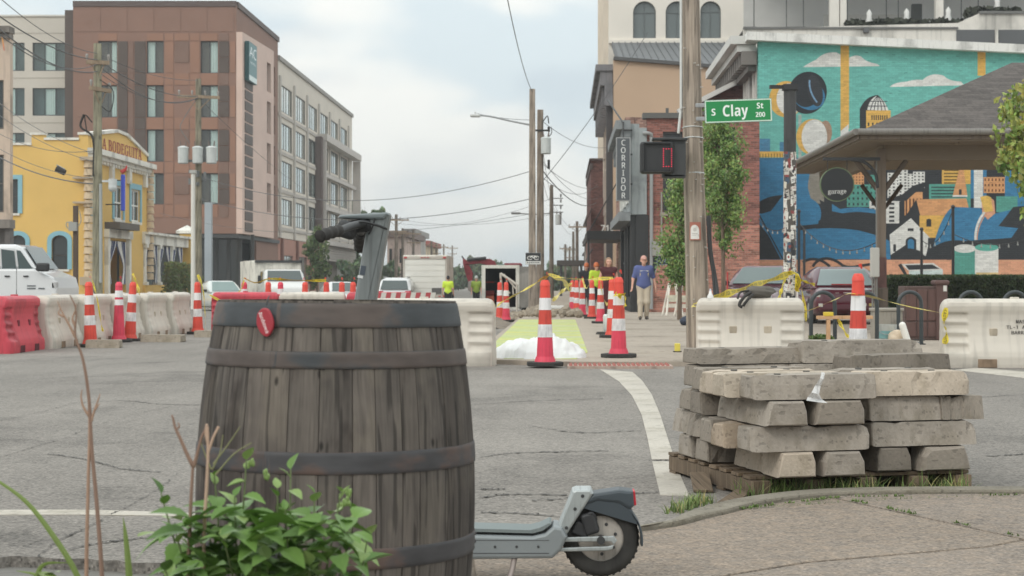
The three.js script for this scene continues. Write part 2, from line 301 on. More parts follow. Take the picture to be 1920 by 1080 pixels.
// the near corner: a kerb and cast slabs with worn joints
const walk = thing('sidewalk', 'x', 'x'); delete walk.userData.label; delete walk.userData.category; walk.userData.kind = 'structure';
{
  const inner = kerbPts.map((p, i) => { const t = kerbPts[Math.min(i + 1, 60)].clone().sub(kerbPts[Math.max(0, i - 1)]).normalize(); return p.clone().add(V(-t.z, 0, t.x).multiplyScalar(.002 + .13 * sstep(8, 20, i))); });
  const k0 = 8, strip = [...kerbPts.slice(k0), ...inner.slice(k0).reverse()];
  const kg = new THREE.ExtrudeGeometry(shape(strip.map(p => [p.x, -p.z])), { depth: .24, bevelEnabled: true, bevelSize: .012, bevelThickness: .012, bevelSegments: 2, bevelOffset: -.012 });
  kg.rotateX(-Math.PI / 2); kg.translate(0, -.24, 0);
  mesh('kerb', new G().add(kg).geo(), conc(256, .8, alb(170, 162, 146, KH), .6, 77, { rough: .95, bump: .006 }), walk);
  const on = (x, y) => onRoad(x, y, 0), pull = (pts, q) => { const c = pts.reduce((a, p) => a.add(p), V(0, 0, 0)).multiplyScalar(1 / pts.length); return pts.map(p => { const d = c.clone().sub(p), L = d.length(); return p.clone().add(d.multiplyScalar(q / L)); }); };
  const a = on(1585, 934), b = on(1920, 1006), b2 = on(2500, 1130), c0 = on(1310, 1080), c1 = on(1510, 1048), c2 = on(1850, 1019);
  const near = (p) => { let m = 0; inner.forEach((q, i) => { if (q.distanceTo(p) < inner[m].distanceTo(p)) m = i; }); return m; };
  const ia = near(a), slabs = [
    [...inner.slice(ia), V(9, 0, -1.5), b2, b, a],                                     // beyond the first joint
    [...inner.slice(0, ia + 1), a, b, c2, c1, c0, on(1180, 1102), on(900, 1130)],        // against the kerb
    [on(900, 1130), on(1180, 1102), c0, c1, c2, b, b2, V(9, 0, -1.5), V(-.9, 0, -1.5)]];
  slabs.forEach((s, i) => {
    const g = new THREE.ExtrudeGeometry(shape(pull(s, .008).map(p => [p.x, -p.z])), { depth: .1, bevelEnabled: true, bevelSize: .006, bevelThickness: .006, bevelSegments: 2, bevelOffset: -.006 });
    g.rotateX(-Math.PI / 2); g.translate(0, -.115 - i * .002, 0); mesh('slab', new G().add(g).geo(), i === 1 ? tint(walkNear, 1.02, 1, .97) : walkNear, walk);
  });
  mesh('joint_bed', slabGeo([...inner, V(9, 0, -1.5), V(-.9, 0, -1.5)], -.3, -.03), dirt, walk);
}
// the far corner: pavement running up the street, its painted strip and the ramp edge
struct('pavement', slabGeo([V(-1.25, 0, -24), V(-.9, 0, -22.2), V(.1, 0, -21.6), V(2.3, 0, -21.6), V(2.9, 0, -22.4), V(9, 0, -22.6), V(40, 0, -23), V(40, 0, -66), V(2.6, 0, -66), V(2.6, 0, -500), V(-1.25, 0, -500)], -.8, 0), walkFar);
struct('painted_strip', slabGeo([V(-1.18, 0, -46), V(-1.12, 0, -24), V(-.75, 0, -22.4), V(.18, 0, -22.3), V(.36, 0, -24.5), V(.34, 0, -46)], -.02, .006), greenPaint);
struct('far_pavement', slabGeo([V(-22.5, 0, -50), V(-22.5, 0, -500), V(-80, 0, -500), V(-80, 0, -50)], -.8, .08), walkFar);
{
  const s = thing('warning_strip', 'narrow brick red strip of raised bumps across the foot of the ramp', 'paving strip'), red = P(168, 148, 136, .85, 'dirty', .5);
  const g = new G(); g.ab(.06, 1.36, -.08, -.028, -21.55, -21.0); g.build('plate', red, s);
  const d = new G(); for (let j = 0; j < 4; j++) for (let i = 0; i < 21; i++) d.cyl(V(.1 + i * .06, -.028, -21.07 - j * .13), V(.1 + i * .06, -.006, -21.07 - j * .13), .022, .014, 8); stuff(d.build('bump', P(160, 104, 96, .85, 'plain', 3), s));
}
// painted bands on the road, worn through in places
function paintShape(px, name) { const g = slabGeo(px.map(([x, y]) => onRoad(x, y)), ROAD, ROAD + .004); struct(name, g, bandMat); }
paintShape([[1125, 693], [1160, 715], [1185, 742], [1203, 778], [1214, 822], [1222, 862], [1265, 862], [1252, 822], [1238, 778], [1222, 740], [1204, 714], [1186, 698]].reverse(), 'crosswalk_band');
paintShape([[1223, 866], [1238, 929], [1293, 931], [1277, 895], [1266, 866]].reverse(), 'crosswalk_band');
paintShape([[1790, 694], [1920, 709], [2300, 740], [2300, 726], [1920, 697], [1830, 690]], 'stop_line');
paintShape([[-400, 958], [150, 957], [300, 961], [440, 968], [440, 973], [300, 968], [150, 966], [-400, 968]], 'crosswalk_line');
// cracks, open and dark
{
  const r = mulberry(17), list = [[[0, 790], [90, 770], [150, 756], [230, 752], [300, 758], [390, 760]], [[0, 858], [60, 840], [120, 822], [170, 802], [260, 776], [330, 760]], [[90, 852], [150, 860], [200, 872], [230, 880], [300, 886]], [[70, 1046], [110, 1015], [160, 992], [210, 965], [250, 945], [300, 915], [330, 890]], [[130, 1030], [200, 1018], [260, 1010], [330, 1004]], [[900, 858], [960, 850], [1040, 848], [1140, 846]], [[880, 760], [1000, 752], [1130, 748]], [[895, 935], [950, 928], [1060, 930]], [[900, 918], [945, 918]], [[900, 962], [980, 964], [1060, 972]], [[1000, 940], [1100, 932], [1230, 924]], [[1840, 745], [1920, 740]], [[1850, 856], [1920, 852]], [[0, 720], [120, 708], [260, 704]], [[1218, 864], [1275, 863]], [[640, 700], [880, 692]], [[1000, 800], [1090, 812], [1200, 808]]];
  const g = new G();
  for (const L of list) {
    const pts = new THREE.CatmullRomCurve3(L.map(([x, y]) => onRoad(x, y))).getPoints(L.length * 14), pos = [];
    let prev;
    pts.forEach((p, i) => { p.x += (r() - .5) * .02; p.z += (r() - .5) * .05; const w = .003 + .014 * r() * r() + (i % 7 === 0 ? .005 : 0), q = [p.clone().add(V(0, 0, -w * 1.6)), p.clone().add(V(.2 * w, 0, w * 1.6))]; if (prev) for (const a of [prev[0], prev[1], q[1], prev[0], q[1], q[0]]) pos.push(a.x, ROAD + .005, a.z); prev = q; });
    const b = new THREE.BufferGeometry(); b.setAttribute('position', new THREE.Float32BufferAttribute(pos, 3)); b.computeVertexNormals(); g.add(b);
  }
  const m = g.build('road_crack', paint([.10, .095, .088], 1, 'dirty', .4), null); m.userData.kind = 'structure'; scene.add(m);
}
// ---------------------------------------------------------------- left side of the street
const curtainM = new THREE.MeshPhysicalMaterial({ color: new THREE.Color().setRGB(.78, .86, .85), roughness: .95, transmission: .3, side: THREE.DoubleSide });
const roomM = paint([.13, .165, .17], .9, null), XL = -26.4;
const teal = { pane: glass, back: roomM, curtainMat: curtainM };
const ML = (d0) => T4(XL, 0, -d0, Math.PI / 2);              // street wall of the left side: x runs up the street, z points to the road
const dl = (px, X = XL) => X * F / (px - CX);                // how far up the street that wall shows at that bearing
{ // brown hotel
  const t = thing('brown_hotel', 'six storey brown panel hotel with dark strips between its windows', 'hotel'), d = 138, X = (p) => gx(p, d), Y = (p) => gy(p, d), M = T4(0, 0, -d);
  const br = P(133, 103, 90, .8, 'plain', 6), br2 = P(144, 108, 90, .8, 'plain', 5), dk = P(82, 70, 64, .6, 'plain', 3), md = P(120, 95, 84, .75), pink = P(204, 180, 168, .8, 'plain', 6), frame = P(60, 64, 66, .5, null);
  const rows = [[77, 137], [160, 220], [243, 303], [325, 383]], cols = [[184, 220], [275, 307], [376, 409]], holes = [];
  for (const [a, b] of cols) for (const [y0, y1] of rows) holes.push({ x: X(a), y: Y(y1), w: X(b) - X(a), h: Y(y0) - Y(y1) });
  wall(t, M, [[X(137), Y(438)], [X(443), Y(438)], [X(443), Y(10)], [X(137), Y(6)]], holes, .4, br);
  holes.forEach((h, i) => win(t, M, h, { ...teal, frame, recess: .2, fw: .07, nx: 2, curtain: i < 4 ? [[.68, 1]] : i < 8 ? [[.05, .48]] : [[.55, 1]] }));
  // cladding panels: seams show as 2 cm gaps
  const pan = (a, b, y0, y1, m, z = .04) => { const g = new G(M); g.ab(X(a) + .03, X(b) - .03, Y(y1) + .03, Y(y0) - .03, .004, z); g.build('panel', m, t); };
  const bands = [[62, 77], [137, 160], [220, 243], [303, 325], [383, 408]];
  for (const [y0, y1] of bands) { for (const [a, b] of cols) pan(a, b, y0, y1, br2); for (const [a, b] of [[309, 326], [327, 355], [356, 375]]) pan(a, b, y0, y1, br2, .035); pan(411, 429, y0, y1, md); }
  for (const [y0, y1] of [...rows, [137, 160], [220, 243], [303, 325]].map(r => r)) { pan(221, 240, y0, y1, dk, .06); pan(252, 274, y0, y1, dk, .06); pan(241, 251, y0, y1, md, .05); }
  for (const [y0, y1] of rows) { const h = (y1 - y0) / 2; pan(410, 430, y0, y0 + h, dk, .06); pan(410, 430, y0 + h, y1, dk, .06); pan(431, 442, y0, y1, br2); pan(309, 326, y0, y1, br2, .035); pan(356, 375, y0, y1, br2, .035); pan(140, 183, y0, y1, br, .03); }
  for (const [y0, y1] of [[77, 118], [243, 285], [330, 365]]) pan(327, 355, y0, y1, md, .05);
  for (let i = 0; i < 6; i++) pan(140 + i * 50, 189 + i * 50, 12, 60, br, .03);
  { const g = new G(); g.ab(X(137), XL, Y(10) - .1, Y(10) + .35, -d + .1, -d - .4); g.ab(XL - .25, XL + .12, Y(10) - .1, Y(10) + .35, -d - .4, -158.4); g.build('roof_edge', P(86, 72, 68, .6), t); }
  // side to the street: pink overhanging panel wall, then a brown return
  const Ms = ML(d), y5 = Y(438), top = Y(10), slots = [[117, 172], [190, 250], [268, 325], [343, 398]];
  const dA = dl(443), dB = dl(503), dC = dl(521), hs = slots.map(([a, b]) => ({ x: dl(490) - d, y: gy(b, dl(492)), w: dl(497.5) - dl(490), h: gy(a, dl(492)) - gy(b, dl(492)) }));
  wall(t, T4(XL + .5, 0, -d, Math.PI / 2), [[0, y5], [dB - d, y5], [dB - d, gy(96, dB)], [0, gy(60, dA)]], hs, .5, pink, 'side_wall');
  hs.forEach(h => win(t, T4(XL + .5, 0, -d, Math.PI / 2), h, { frame: dk, recess: .35, fw: .06 }));
  const hb = [[122, 178], [195, 250], [272, 326], [346, 398]].map(([a, b]) => ({ x: dl(505) - d, y: gy(b, dl(510)), w: dl(516) - dl(505), h: gy(a, dl(510)) - gy(b, dl(510)) }));
  wall(t, Ms, [[.42, y5], [dB - d - 6, y5], [dB - d - 6, .08], [dC - d, .08], [dC - d, top], [.42, top]], hb, .3, br, 'side_wall');
  hb.forEach(h => win(t, Ms, h, { frame: dk, recess: .25, fw: .06, pane: paint([.06, .035, .03], .3, null) }));
  for (let i = 0; i < 14; i++) { const y = gy(150 + i * 20.5, 140.5), g = new G(); g.box(XL + .53, y - .42, -140.7, .06, .74, 3.4); g.build('panel', dk, t); }
  { const g = new G(); g.ab(XL - 13, XL - .3, .08, y5 - .1, -d - 3, -d - 3.3); g.build('storefront', darkGlass, t); const c = new G(); for (const p of [402, 425, 447, 470]) c.ab(gx(p, d + 2.9), gx(p, d + 2.9) + .28, .08, y5, -d - 2.9, -d - 3.05); c.ab(XL - 13, XL + .2, y5 - .35, y5 - .05, -d + .1, -d - 20); c.ab(XL - 3, XL - 2.7, .08, y5, -d - 3, -d - 21); c.each('storefront_frame', darkMetal, t); }
  { const g = new G(); g.ab(XL - 14, XL - 1, y5, top - .3, -d - .5, -d - 20.5); g.build('core', dk, t); }
}
{ // the hotel's hanging sign
  const tx = canvas(256, 1024, (c, w, h) => { c.fillStyle = '#3f7478'; c.fillRect(0, 0, w, h); c.fillStyle = '#d8e6e4'; c.fillRect(0, h * .86, w, h * .14); c.fillStyle = '#f2f7f6'; c.font = '300 190px sans-serif'; c.textAlign = 'center'; c.setTransform(1, 0, 0, 2.0, 0, 0); c.fillText('AC', w / 2, 190); c.setTransform(1, 0, 0, 1.4, 0, 0); c.font = '60px sans-serif'; c.fillText('HOTEL', w / 2, 400); });
  const m = new THREE.MeshPhysicalMaterial({ map: tx, roughness: .4 }), t = thing('hotel_sign', 'tall teal sign panel on the upper corner of the brown hotel', 'sign');
  const g = new G(); g.box(XL + .72, gy(114, 139), -140.6, .34, 3.2, 3.6); g.build('cabinet', P(44, 92, 96, .5, null), t);
  const f = new THREE.PlaneGeometry(3.5, 3.1); f.rotateY(Math.PI / 2); f.translate(XL + .9, gy(114, 139), -140.6); mesh('face', f, m, t);
  const f2 = new THREE.BoxGeometry(.3, 3.05, .02); f2.translate(XL + .72, gy(114, 139), -138.79); mesh('edge', f2, P(22, 74, 78, .5, null), t);
}
{ // grey hotel wing behind
  const t = thing('grey_hotel_wing', 'pale grey stucco hotel wing behind the yellow restaurant', 'hotel'), d = 142, X = (p) => gx(p, d), Y = (p) => gy(p, d), M = T4(0, 0, -d), holes = [];
  for (const [y0, y1] of [[80, 133], [165, 217], [249, 300]]) for (const [a, b] of [[-50, -10], [14, 46], [61, 127]]) holes.push({ x: X(a), y: Y(y1), w: X(b) - X(a), h: Y(y0) - Y(y1) });
  wall(t, M, [[X(-90), .08], [X(140), .08], [X(140), Y(30)], [X(-90), Y(26)]], holes, .4, P(196, 190, 180, .9, 'plain', 6));
  holes.forEach((h, i) => { const wide = i % 3 === 2; win(t, M, h, { ...teal, frame: P(72, 78, 80, .5, null), recess: .15, nx: wide ? 3 : 2, curtain: wide ? [[.36, .62]] : [[0, .4]] }); });
  const g = new G(); g.ab(X(-90), X(140), Y(31), Y(28), -d + .12, -d - .5); g.build('roof_edge', P(208, 206, 200, .7), t);
  const s = new G(); for (const y of [146, 230, 62]) s.ab(X(-60), X(137), Y(y) - .02, Y(y) + .02, -d, -d + .03); s.build('trim', P(176, 170, 160, .9), t);
}
{ // pale hotel block up the street
  const t = thing('pale_hotel_block', 'long five storey pale hotel block with paired bright windows', 'hotel'), d0 = dl(521.5), d1 = dl(660), L = d1 - d0, M = ML(d0);
  const pale = P(208, 200, 188, .88, 'plain', 6), grey = P(178, 172, 165, .9, 'plain', 5), bro = P(164, 122, 108, .85, 'plain', 5), tops = [19.6, 16.05, 12.5, 8.95], holes = [];
  for (let k = 0; k < 6; k++) for (const y of tops) holes.push({ x: 2.0 + k * 8.5, y: y - 2.5, w: 6.2, h: 2.5 });
  wall(t, M, [[0, 5.2], [L, 5.2], [L, 21.9], [0, 21.9]], holes, .35, pale);
  const white = paint([.9, .9, .9], .8, null);
  holes.forEach((h) => win(t, M, h, { pane: glass, back: paint([.05, .055, .06], .9, null), frame: P(92, 92, 90, .6, null), recess: .1, nx: 4, curtain: [[.0, .3], [.5, .8]], curtainMat: white }));
  const g = new G(M); for (let k = 0; k < 7; k++) g.ab(k * 8.5 + .3, k * 8.5 + 1.0, 5.2, 20.3, .003, .16); for (const y of tops) { g.ab(0, L, y - 3.05, y - 2.75, .003, .1); } g.build('trim', grey, t);
  const e = new G(M); e.ab(-.1, L + .2, 21.7, 22.1, -.5, .18); e.build('roof_edge', P(150, 146, 140, .7), t);
  // projecting frame round the far windows
  { const f = new G(M), a = dl(594) - d0, b = L + .8; f.ab(a, b, 16.25, 17.0, .02, 1.1); f.ab(a, a + .5, 5.2, 16.2, .02, 1.0); f.ab(a + .55, b, 5.1, 5.6, .02, 1.0); f.ab(b - .4, b, 5.65, 16.2, .02, 1.0); f.ab(a + .6, b - .5, 12.6, 12.95, .02, .5); f.ab(a + .6, b - .5, 9.0, 9.35, .02, .5); f.build('bay_frame', P(190, 184, 178, .85), t); const q = new G(M); q.ab(a - 1.2, a - .05, 5.2, 16.6, .003, .7); q.build('bay_fin', P(96, 82, 78, .7), t); }
  // base: brown bays with glass, then grey siding over pillars
  const aB = dl(598) - d0, lo = [{ x: 2.6, y: 1.2, w: 6.0, h: 2.4 }, { x: 12.5, y: 1.2, w: 5.5, h: 2.4 }];
  wall(t, M, [[0, .08], [aB, .08], [aB, 5.15], [0, 5.15]], lo, .3, bro, 'base_wall');
  lo.forEach(h => win(t, M, h, { pane: glass, back: paint([.35, .42, .42], .9, null), frame: P(110, 96, 90, .6, null), nx: 4 }));
  { const s = new G(M); for (const x of [1.6, 10.8, 20]) s.ab(x - .25, x + .25, .1, 5.15, .004, .25); s.each('pilaster', P(124, 90, 80, .8), t); const sd = new G(M); for (let i = 0; i < 6; i++) sd.ab(aB + .05, L, 3.4 + i * .28, 3.4 + i * .28 + .25, -.2, .5 + .02 * (i % 2)); sd.build('siding', grey, t); }
  for (let i = 0; i < 4; i++) { const c = new G(M); c.rbox(dl(632 + i * 9.5) - d0, 1.75, .3, 1.1, 3.3, .5, .03); c.build('pillar', P(196, 196, 194, .7), t); }
  { const s = new G(M); s.ab(aB, L, .08, 3.4, -2.6, -2.4); s.build('storefront', darkGlass, t); const c = new G(M); c.ab(.3, L - .3, .1, 21.6, -.7, -13); c.build('core', grey, t); }
}
// ---------------------------------------------------------------- yellow restaurant
const stripeTex = canvas(256, 64, (c, w, h) => { for (let i = 0; i < 8; i++) { c.fillStyle = i % 2 ? '#3b4468' : '#e6e6e4'; c.fillRect(i * w / 8, 0, w / 8, h); } });
stripeTex.wrapS = stripeTex.wrapT = THREE.RepeatWrapping;
const stripeM = new THREE.MeshPhysicalMaterial({ map: stripeTex, roughness: .95, side: THREE.DoubleSide });
function tiedCurtain(M, x, y0, y1, w, dir) {       // gathered to one side: wide at the rail, tied at mid height
  const pos = [], uv = [], nx = 14, ny = 10, P0 = (i, j) => {
    const s = i / nx, v = j / ny, y = lerp(y1, y0, v), tie = 1 - .74 * sstep(0, .62, v) + .2 * sstep(.62, 1, v), ww = w * tie; return [x + dir * s * ww, y, .05 * Math.sin(s * 18) * tie + .02, s * 1.0, v];
  };
  for (let j = 0; j < ny; j++) for (let i = 0; i < nx; i++) for (const [a, b] of [[i, j], [i, j + 1], [i + 1, j + 1], [i, j], [i + 1, j + 1], [i + 1, j]]) { const q = P0(a, b); pos.push(q[0], q[1], q[2]); uv.push(q[3], q[4]); }
  const g = new THREE.BufferGeometry(); g.setAttribute('position', new THREE.Float32BufferAttribute(pos, 3)); g.setAttribute('uv', new THREE.Float32BufferAttribute(uv, 2)); g.computeVertexNormals(); g.applyMatrix4(M); return g;
}
{
  const t = thing('yellow_restaurant', 'two storey yellow restaurant with blue window surrounds and a columned porch', 'restaurant'), d = 95, X = (p) => gx(p, d), Y = (p) => gy(p, d), M = T4(0, 0, -d);
  const yel = P(216, 180, 106, .85, 'plain', 5), whi = P(216, 214, 206, .8, 'dirty', 3), blu = P(132, 178, 192, .75, 'plain', 2), dkf = P(52, 48, 46, .6, null);
  const outline = [[X(-60), .08], [X(165), .08], [X(165), Y(253)], [X(148), Y(252)], [X(148), Y(264)], [X(83), Y(261)], [X(83), Y(253)], [X(59), Y(253)], [X(59), Y(269)], [X(-60), Y(275)]];
  const holes = [{ x: X(14), y: Y(400), w: X(34) - X(14), h: Y(336) - Y(400) }, { x: X(20), y: Y(505), w: X(48) - X(20), h: Y(441) - Y(505), arch: .35 }, { x: X(97), y: Y(505), w: X(127) - X(97), h: Y(441) - Y(505), arch: .35 }];
  wall(t, M, outline, holes, .4, yel);
  holes.forEach((h) => win(t, M, h, { frame: dkf, pane: darkGlass, ny: 2, fw: .09, surround: .24, surMat: blu, sill: .12, sillMat: whi }));
  { const g = new G(M); const cap = (a, b, y) => g.ab(X(a) - .03, X(b) + .03, Y(y), Y(y) + .13, -.46, .08); cap(-60, 58.5, 272); cap(58, 84, 253); cap(84, 147.5, 262.5); cap(147, 166, 252.5); g.each('coping', whi, t); }
  // twisted corner column and quoins
  const col = (x, z, y0, y1) => { const g = new G(), n = 15; for (let i = 0; i < n; i++) g.cyl(V(x, y0 + (y1 - y0) * i / n, z), V(x, y0 + (y1 - y0) * (i + .86) / n, z), .3, .24, 12); g.build('corner_column', P(196, 176, 148, .85, 'dirty', 1), t); };
  col(XL + .05, -d + .1, Y(520), Y(300)); col(XL + .12, -108.6, 1.2, 8.2);
  { const g = new G(); g.box(XL + .05, Y(298), -d + .1, .8, .2, .8); g.box(XL + .05, Y(520) - .2, -d + .1, .8, .45, .8); for (const y of [334, 380]) g.box(XL - .2, Y(y), -d + .12, 1.1, .1, .7); g.each('moulding', P(176, 160, 138, .8), t); }
  // street front
  const Mf = ML(d), L = 13.4, fh = [[172, 184], [213, 230], [245, 262]].map(([a, b]) => ({ x: dl(a) - d, y: 4.75, w: dl(b) - dl(a), h: 2.0 }));
  const door = [{ x: dl(200) - d, y: .3, w: dl(236) - dl(200), h: 3.2 }];
  wall(t, Mf, [[.42, .08], [L, .08], [L, 9.0], [L * .62, 9.85], [L * .45, 9.9], [.43, 9.2], [.42, 9.2]], [...fh, ...door], .4, yel, 'front_wall');
  fh.forEach(h => win(t, Mf, h, { frame: P(224, 224, 218, .7, null), pane: darkGlass, nx: 2, ny: 2, fw: .12, surround: .34, surMat: blu, sill: .15, sillMat: whi }));
  { const g = new G(Mf); g.ab(-.2, L + .3, 8.2, 8.5, .003, .55); g.ab(-.1, L + .2, 7.95, 8.2, .003, .3); for (let i = 0; i < 22; i++) g.ab(i * .62, i * .62 + .26, 7.75, 7.95, .003, .24); for (const x of [.4, 4.6, 8.6, 12.6]) g.ab(x - .28, x + .28, 7.0, 7.9, .003, .2); g.each('cornice', whi, t); }
  { const g = new G(Mf); const seg = (x0, y0, x1, y1) => { const a = Math.atan2(y1 - y0, x1 - x0), l = Math.hypot(x1 - x0, y1 - y0); g.box((x0 + x1) / 2, (y0 + y1) / 2 + .08, -.15, l, .18, .55, 0, 0, a); }; seg(0, 9.2, L * .45, 9.9); seg(L * .45, 9.9, L * .62, 9.86); seg(L * .62, 9.86, L, 9.0); g.build('gable_coping', whi, t); }
  { const g = new G(Mf), h = door[0]; g.ab(h.x - .5, h.x - .02, .1, 3.6, .004, .22); g.ab(h.x + h.w + .02, h.x + h.w + .5, .1, 3.6, .004, .22); g.ab(h.x - .6, h.x + h.w + .6, 3.62, 4.1, .004, .3); g.build('door_surround', whi, t); const b = new G(Mf); b.ab(h.x - .3, h.x + h.w + .3, .2, 3.5, -1.6, -1.5); b.build('interior', roomM, t);
    mesh('curtain', tiedCurtain(Mf, h.x + .1, .9, 3.45, 2.2, 1), stripeM, t); mesh('curtain', tiedCurtain(Mf, h.x + h.w - .1, .9, 3.45, 2.2, -1), stripeM, t); }
  { const g = new G(Mf); g.ab(dl(196) - d, dl(234) - d, 4.12, 4.5, .004, .9); g.each('awning', P(96, 90, 84, .8), t); }
  { const tx = canvas(1024, 160, (c, w, h) => { c.clearRect(0, 0, w, h); c.fillStyle = '#9d3a35'; c.font = 'bold 128px serif'; c.textAlign = 'center'; c.textBaseline = 'middle'; c.fillText('LA BODEGUITA', w / 2, h / 2, w); });
    const m = new THREE.MeshPhysicalMaterial({ map: tx, transparent: true, alphaTest: .4, roughness: .7 }), p = new THREE.PlaneGeometry(10.2, 1.15); p.rotateY(Math.PI / 2); p.translate(XL + .02, 8.98, -d - L * .52); mesh('lettering', p, m, t); }
  { const g = new G(); g.ab(X(-60), XL - 1.8, .1, 8.3, -d - .45, -108); g.build('core', yel, t); }
  // porch up the street
  const pa = dl(268) - d, pb = dl(350) - d;
  { const g = new G(Mf); g.ab(pa - .2, pb, 3.45, 4.05, -.3, .2); g.ab(pa - .2, pb + .1, 4.05, 4.2, -.4, .4); g.build('porch_beam', whi, t); const b = new G(Mf); b.ab(pa, pb, .1, .85, -.2, .15); b.build('porch_wall', yel, t); const k = new G(Mf); k.ab(pa, pb + .2, .1, 4, -2.6, -2.5); k.build('porch_interior', roomM, t); const r = new G(Mf); r.ab(pa, pb, 3.9, 4.02, -2.6, -.3); r.build('porch_ceiling', P(120, 108, 92), t); }
  for (const p of [270, 296, 320]) { const g = new G(Mf), x = dl(p) - d; g.cyl(V(x, .85, 0), V(x, 3.2, 0), .18, .15, 12); g.box(x, 3.33, 0, .5, .24, .5); g.box(x, .95, 0, .5, .2, .5); g.build('porch_column', whi, t); mesh('curtain', tiedCurtain(Mf, x + .2, .95, 3.4, 1.5, 1), stripeM, t); mesh('curtain', tiedCurtain(Mf, x + 3.4, .95, 3.4, 1.3, -1), stripeM, t); }
  { const g = new G(Mf); g.rbox(pb + .2, 2.2, 0, .9, 4.4, .9, .02); g.build('corner_pier', yel, t); const c = new G(Mf); c.box(pb + .2, 4.55, 0, 1.3, .2, 1.3); c.add(new THREE.ConeGeometry(.9, .4, 4).rotateY(Math.PI / 4), T4(pb + .2, 4.85, 0)); c.build('pier_cap', whi, t); }
}
{ const t = thing('blade_sign', 'narrow blue upright sign with a red chilli on top', 'sign'); const g = new G(); g.rbox(XL + 1.0, gy(362, 99), -98.6, .24, 2.1, .18, .06); g.build('panel', P(70, 92, 214, .4, null), t); const b = new G(); b.ab(XL, XL + .9, gy(340, 99), gy(340, 99) + .06, -98.57, -98.63); b.ab(XL, XL + .9, gy(385, 99), gy(385, 99) + .06, -98.57, -98.63); b.each('bracket', black, t); const c = new G(); c.tube([V(XL + .9, gy(324, 99), -98.6), V(XL + 1.15, gy(318, 99), -98.6), V(XL + 1.22, gy(311, 99), -98.6)], (s) => .14 * (1 - s * .8), 8, 10); c.build('chilli', P(196, 62, 58, .5, null), t); }
{ // building at the left edge
  const t = thing('beige_building', 'beige stone fronted building cut off by the left edge', 'building'), d = 78, X = (p) => gx(p, d), Y = (p) => gy(p, d), M = T4(0, 0, -d), st = P(190, 172, 156, .9, 'dirty', 4), gr = P(122, 116, 110, .9, 'dirty', 4);
  const holes = [[150, 242], [290, 398]].map(([a, b]) => ({ x: X(-30), y: Y(b), w: X(7) - X(-30), h: Y(a) - Y(b) }));
  wall(t, M, [[X(-120), Y(415)], [X(19), Y(415)], [X(19), Y(62)], [X(-120), Y(58)]], holes, .4, st); holes.forEach(h => win(t, M, h, { frame: P(96, 90, 84), ny: 2 }));
  const g = new G(M); g.ab(X(-120), X(21), Y(62), Y(50), -.5, .3); g.ab(X(-120), X(20), Y(72), Y(64), -.4, .15); g.ab(X(-120), X(22), Y(428), Y(412), -.5, .3); g.each('cornice', gr, t);
  const b = new G(M); b.ab(X(-120), X(18), .08, Y(428), -.6, -.3); b.ab(X(10), X(20), .08, Y(428), -.3, .1); b.build('base_wall', P(96, 92, 90, .8), t);
  const s = thing('oval_sign', 'orange and pink oval sign hanging on the beige building', 'sign'), tx = canvas(128, 256, (c, w, h) => { const gr2 = c.createLinearGradient(0, 0, 0, h); gr2.addColorStop(0, '#7a5aa0'); gr2.addColorStop(.25, '#e0a050'); gr2.addColorStop(.55, '#d86a60'); gr2.addColorStop(1, '#b84a90'); c.fillStyle = gr2; c.fillRect(0, 0, w, h); });
  const o = new G(); const sh = new THREE.Shape(); sh.absellipse(0, 0, .42, .95, 0, 7); o.ext(sh, .12, T4(X(-2), Y(98), -d + .5)); const pg = o.geo(true), uv = pg.attributes.uv, pp = pg.attributes.position; for (let i = 0; i < uv.count; i++) uv.setXY(i, (pp.getX(i) - X(-2)) / .84 + .5, (pp.getY(i) - Y(98)) / 1.9 + .5); mesh('panel', pg, new THREE.MeshPhysicalMaterial({ map: tx, roughness: .5 }), s); const k = new G(); k.ab(X(-2) - .02, X(-2) + .02, Y(76), Y(76) + .3, -d + .53, -d + .57); k.ab(X(-2) - .03, X(-2) + .03, Y(78), Y(74), -d, -d + .6); k.each('bracket', black, s);
}
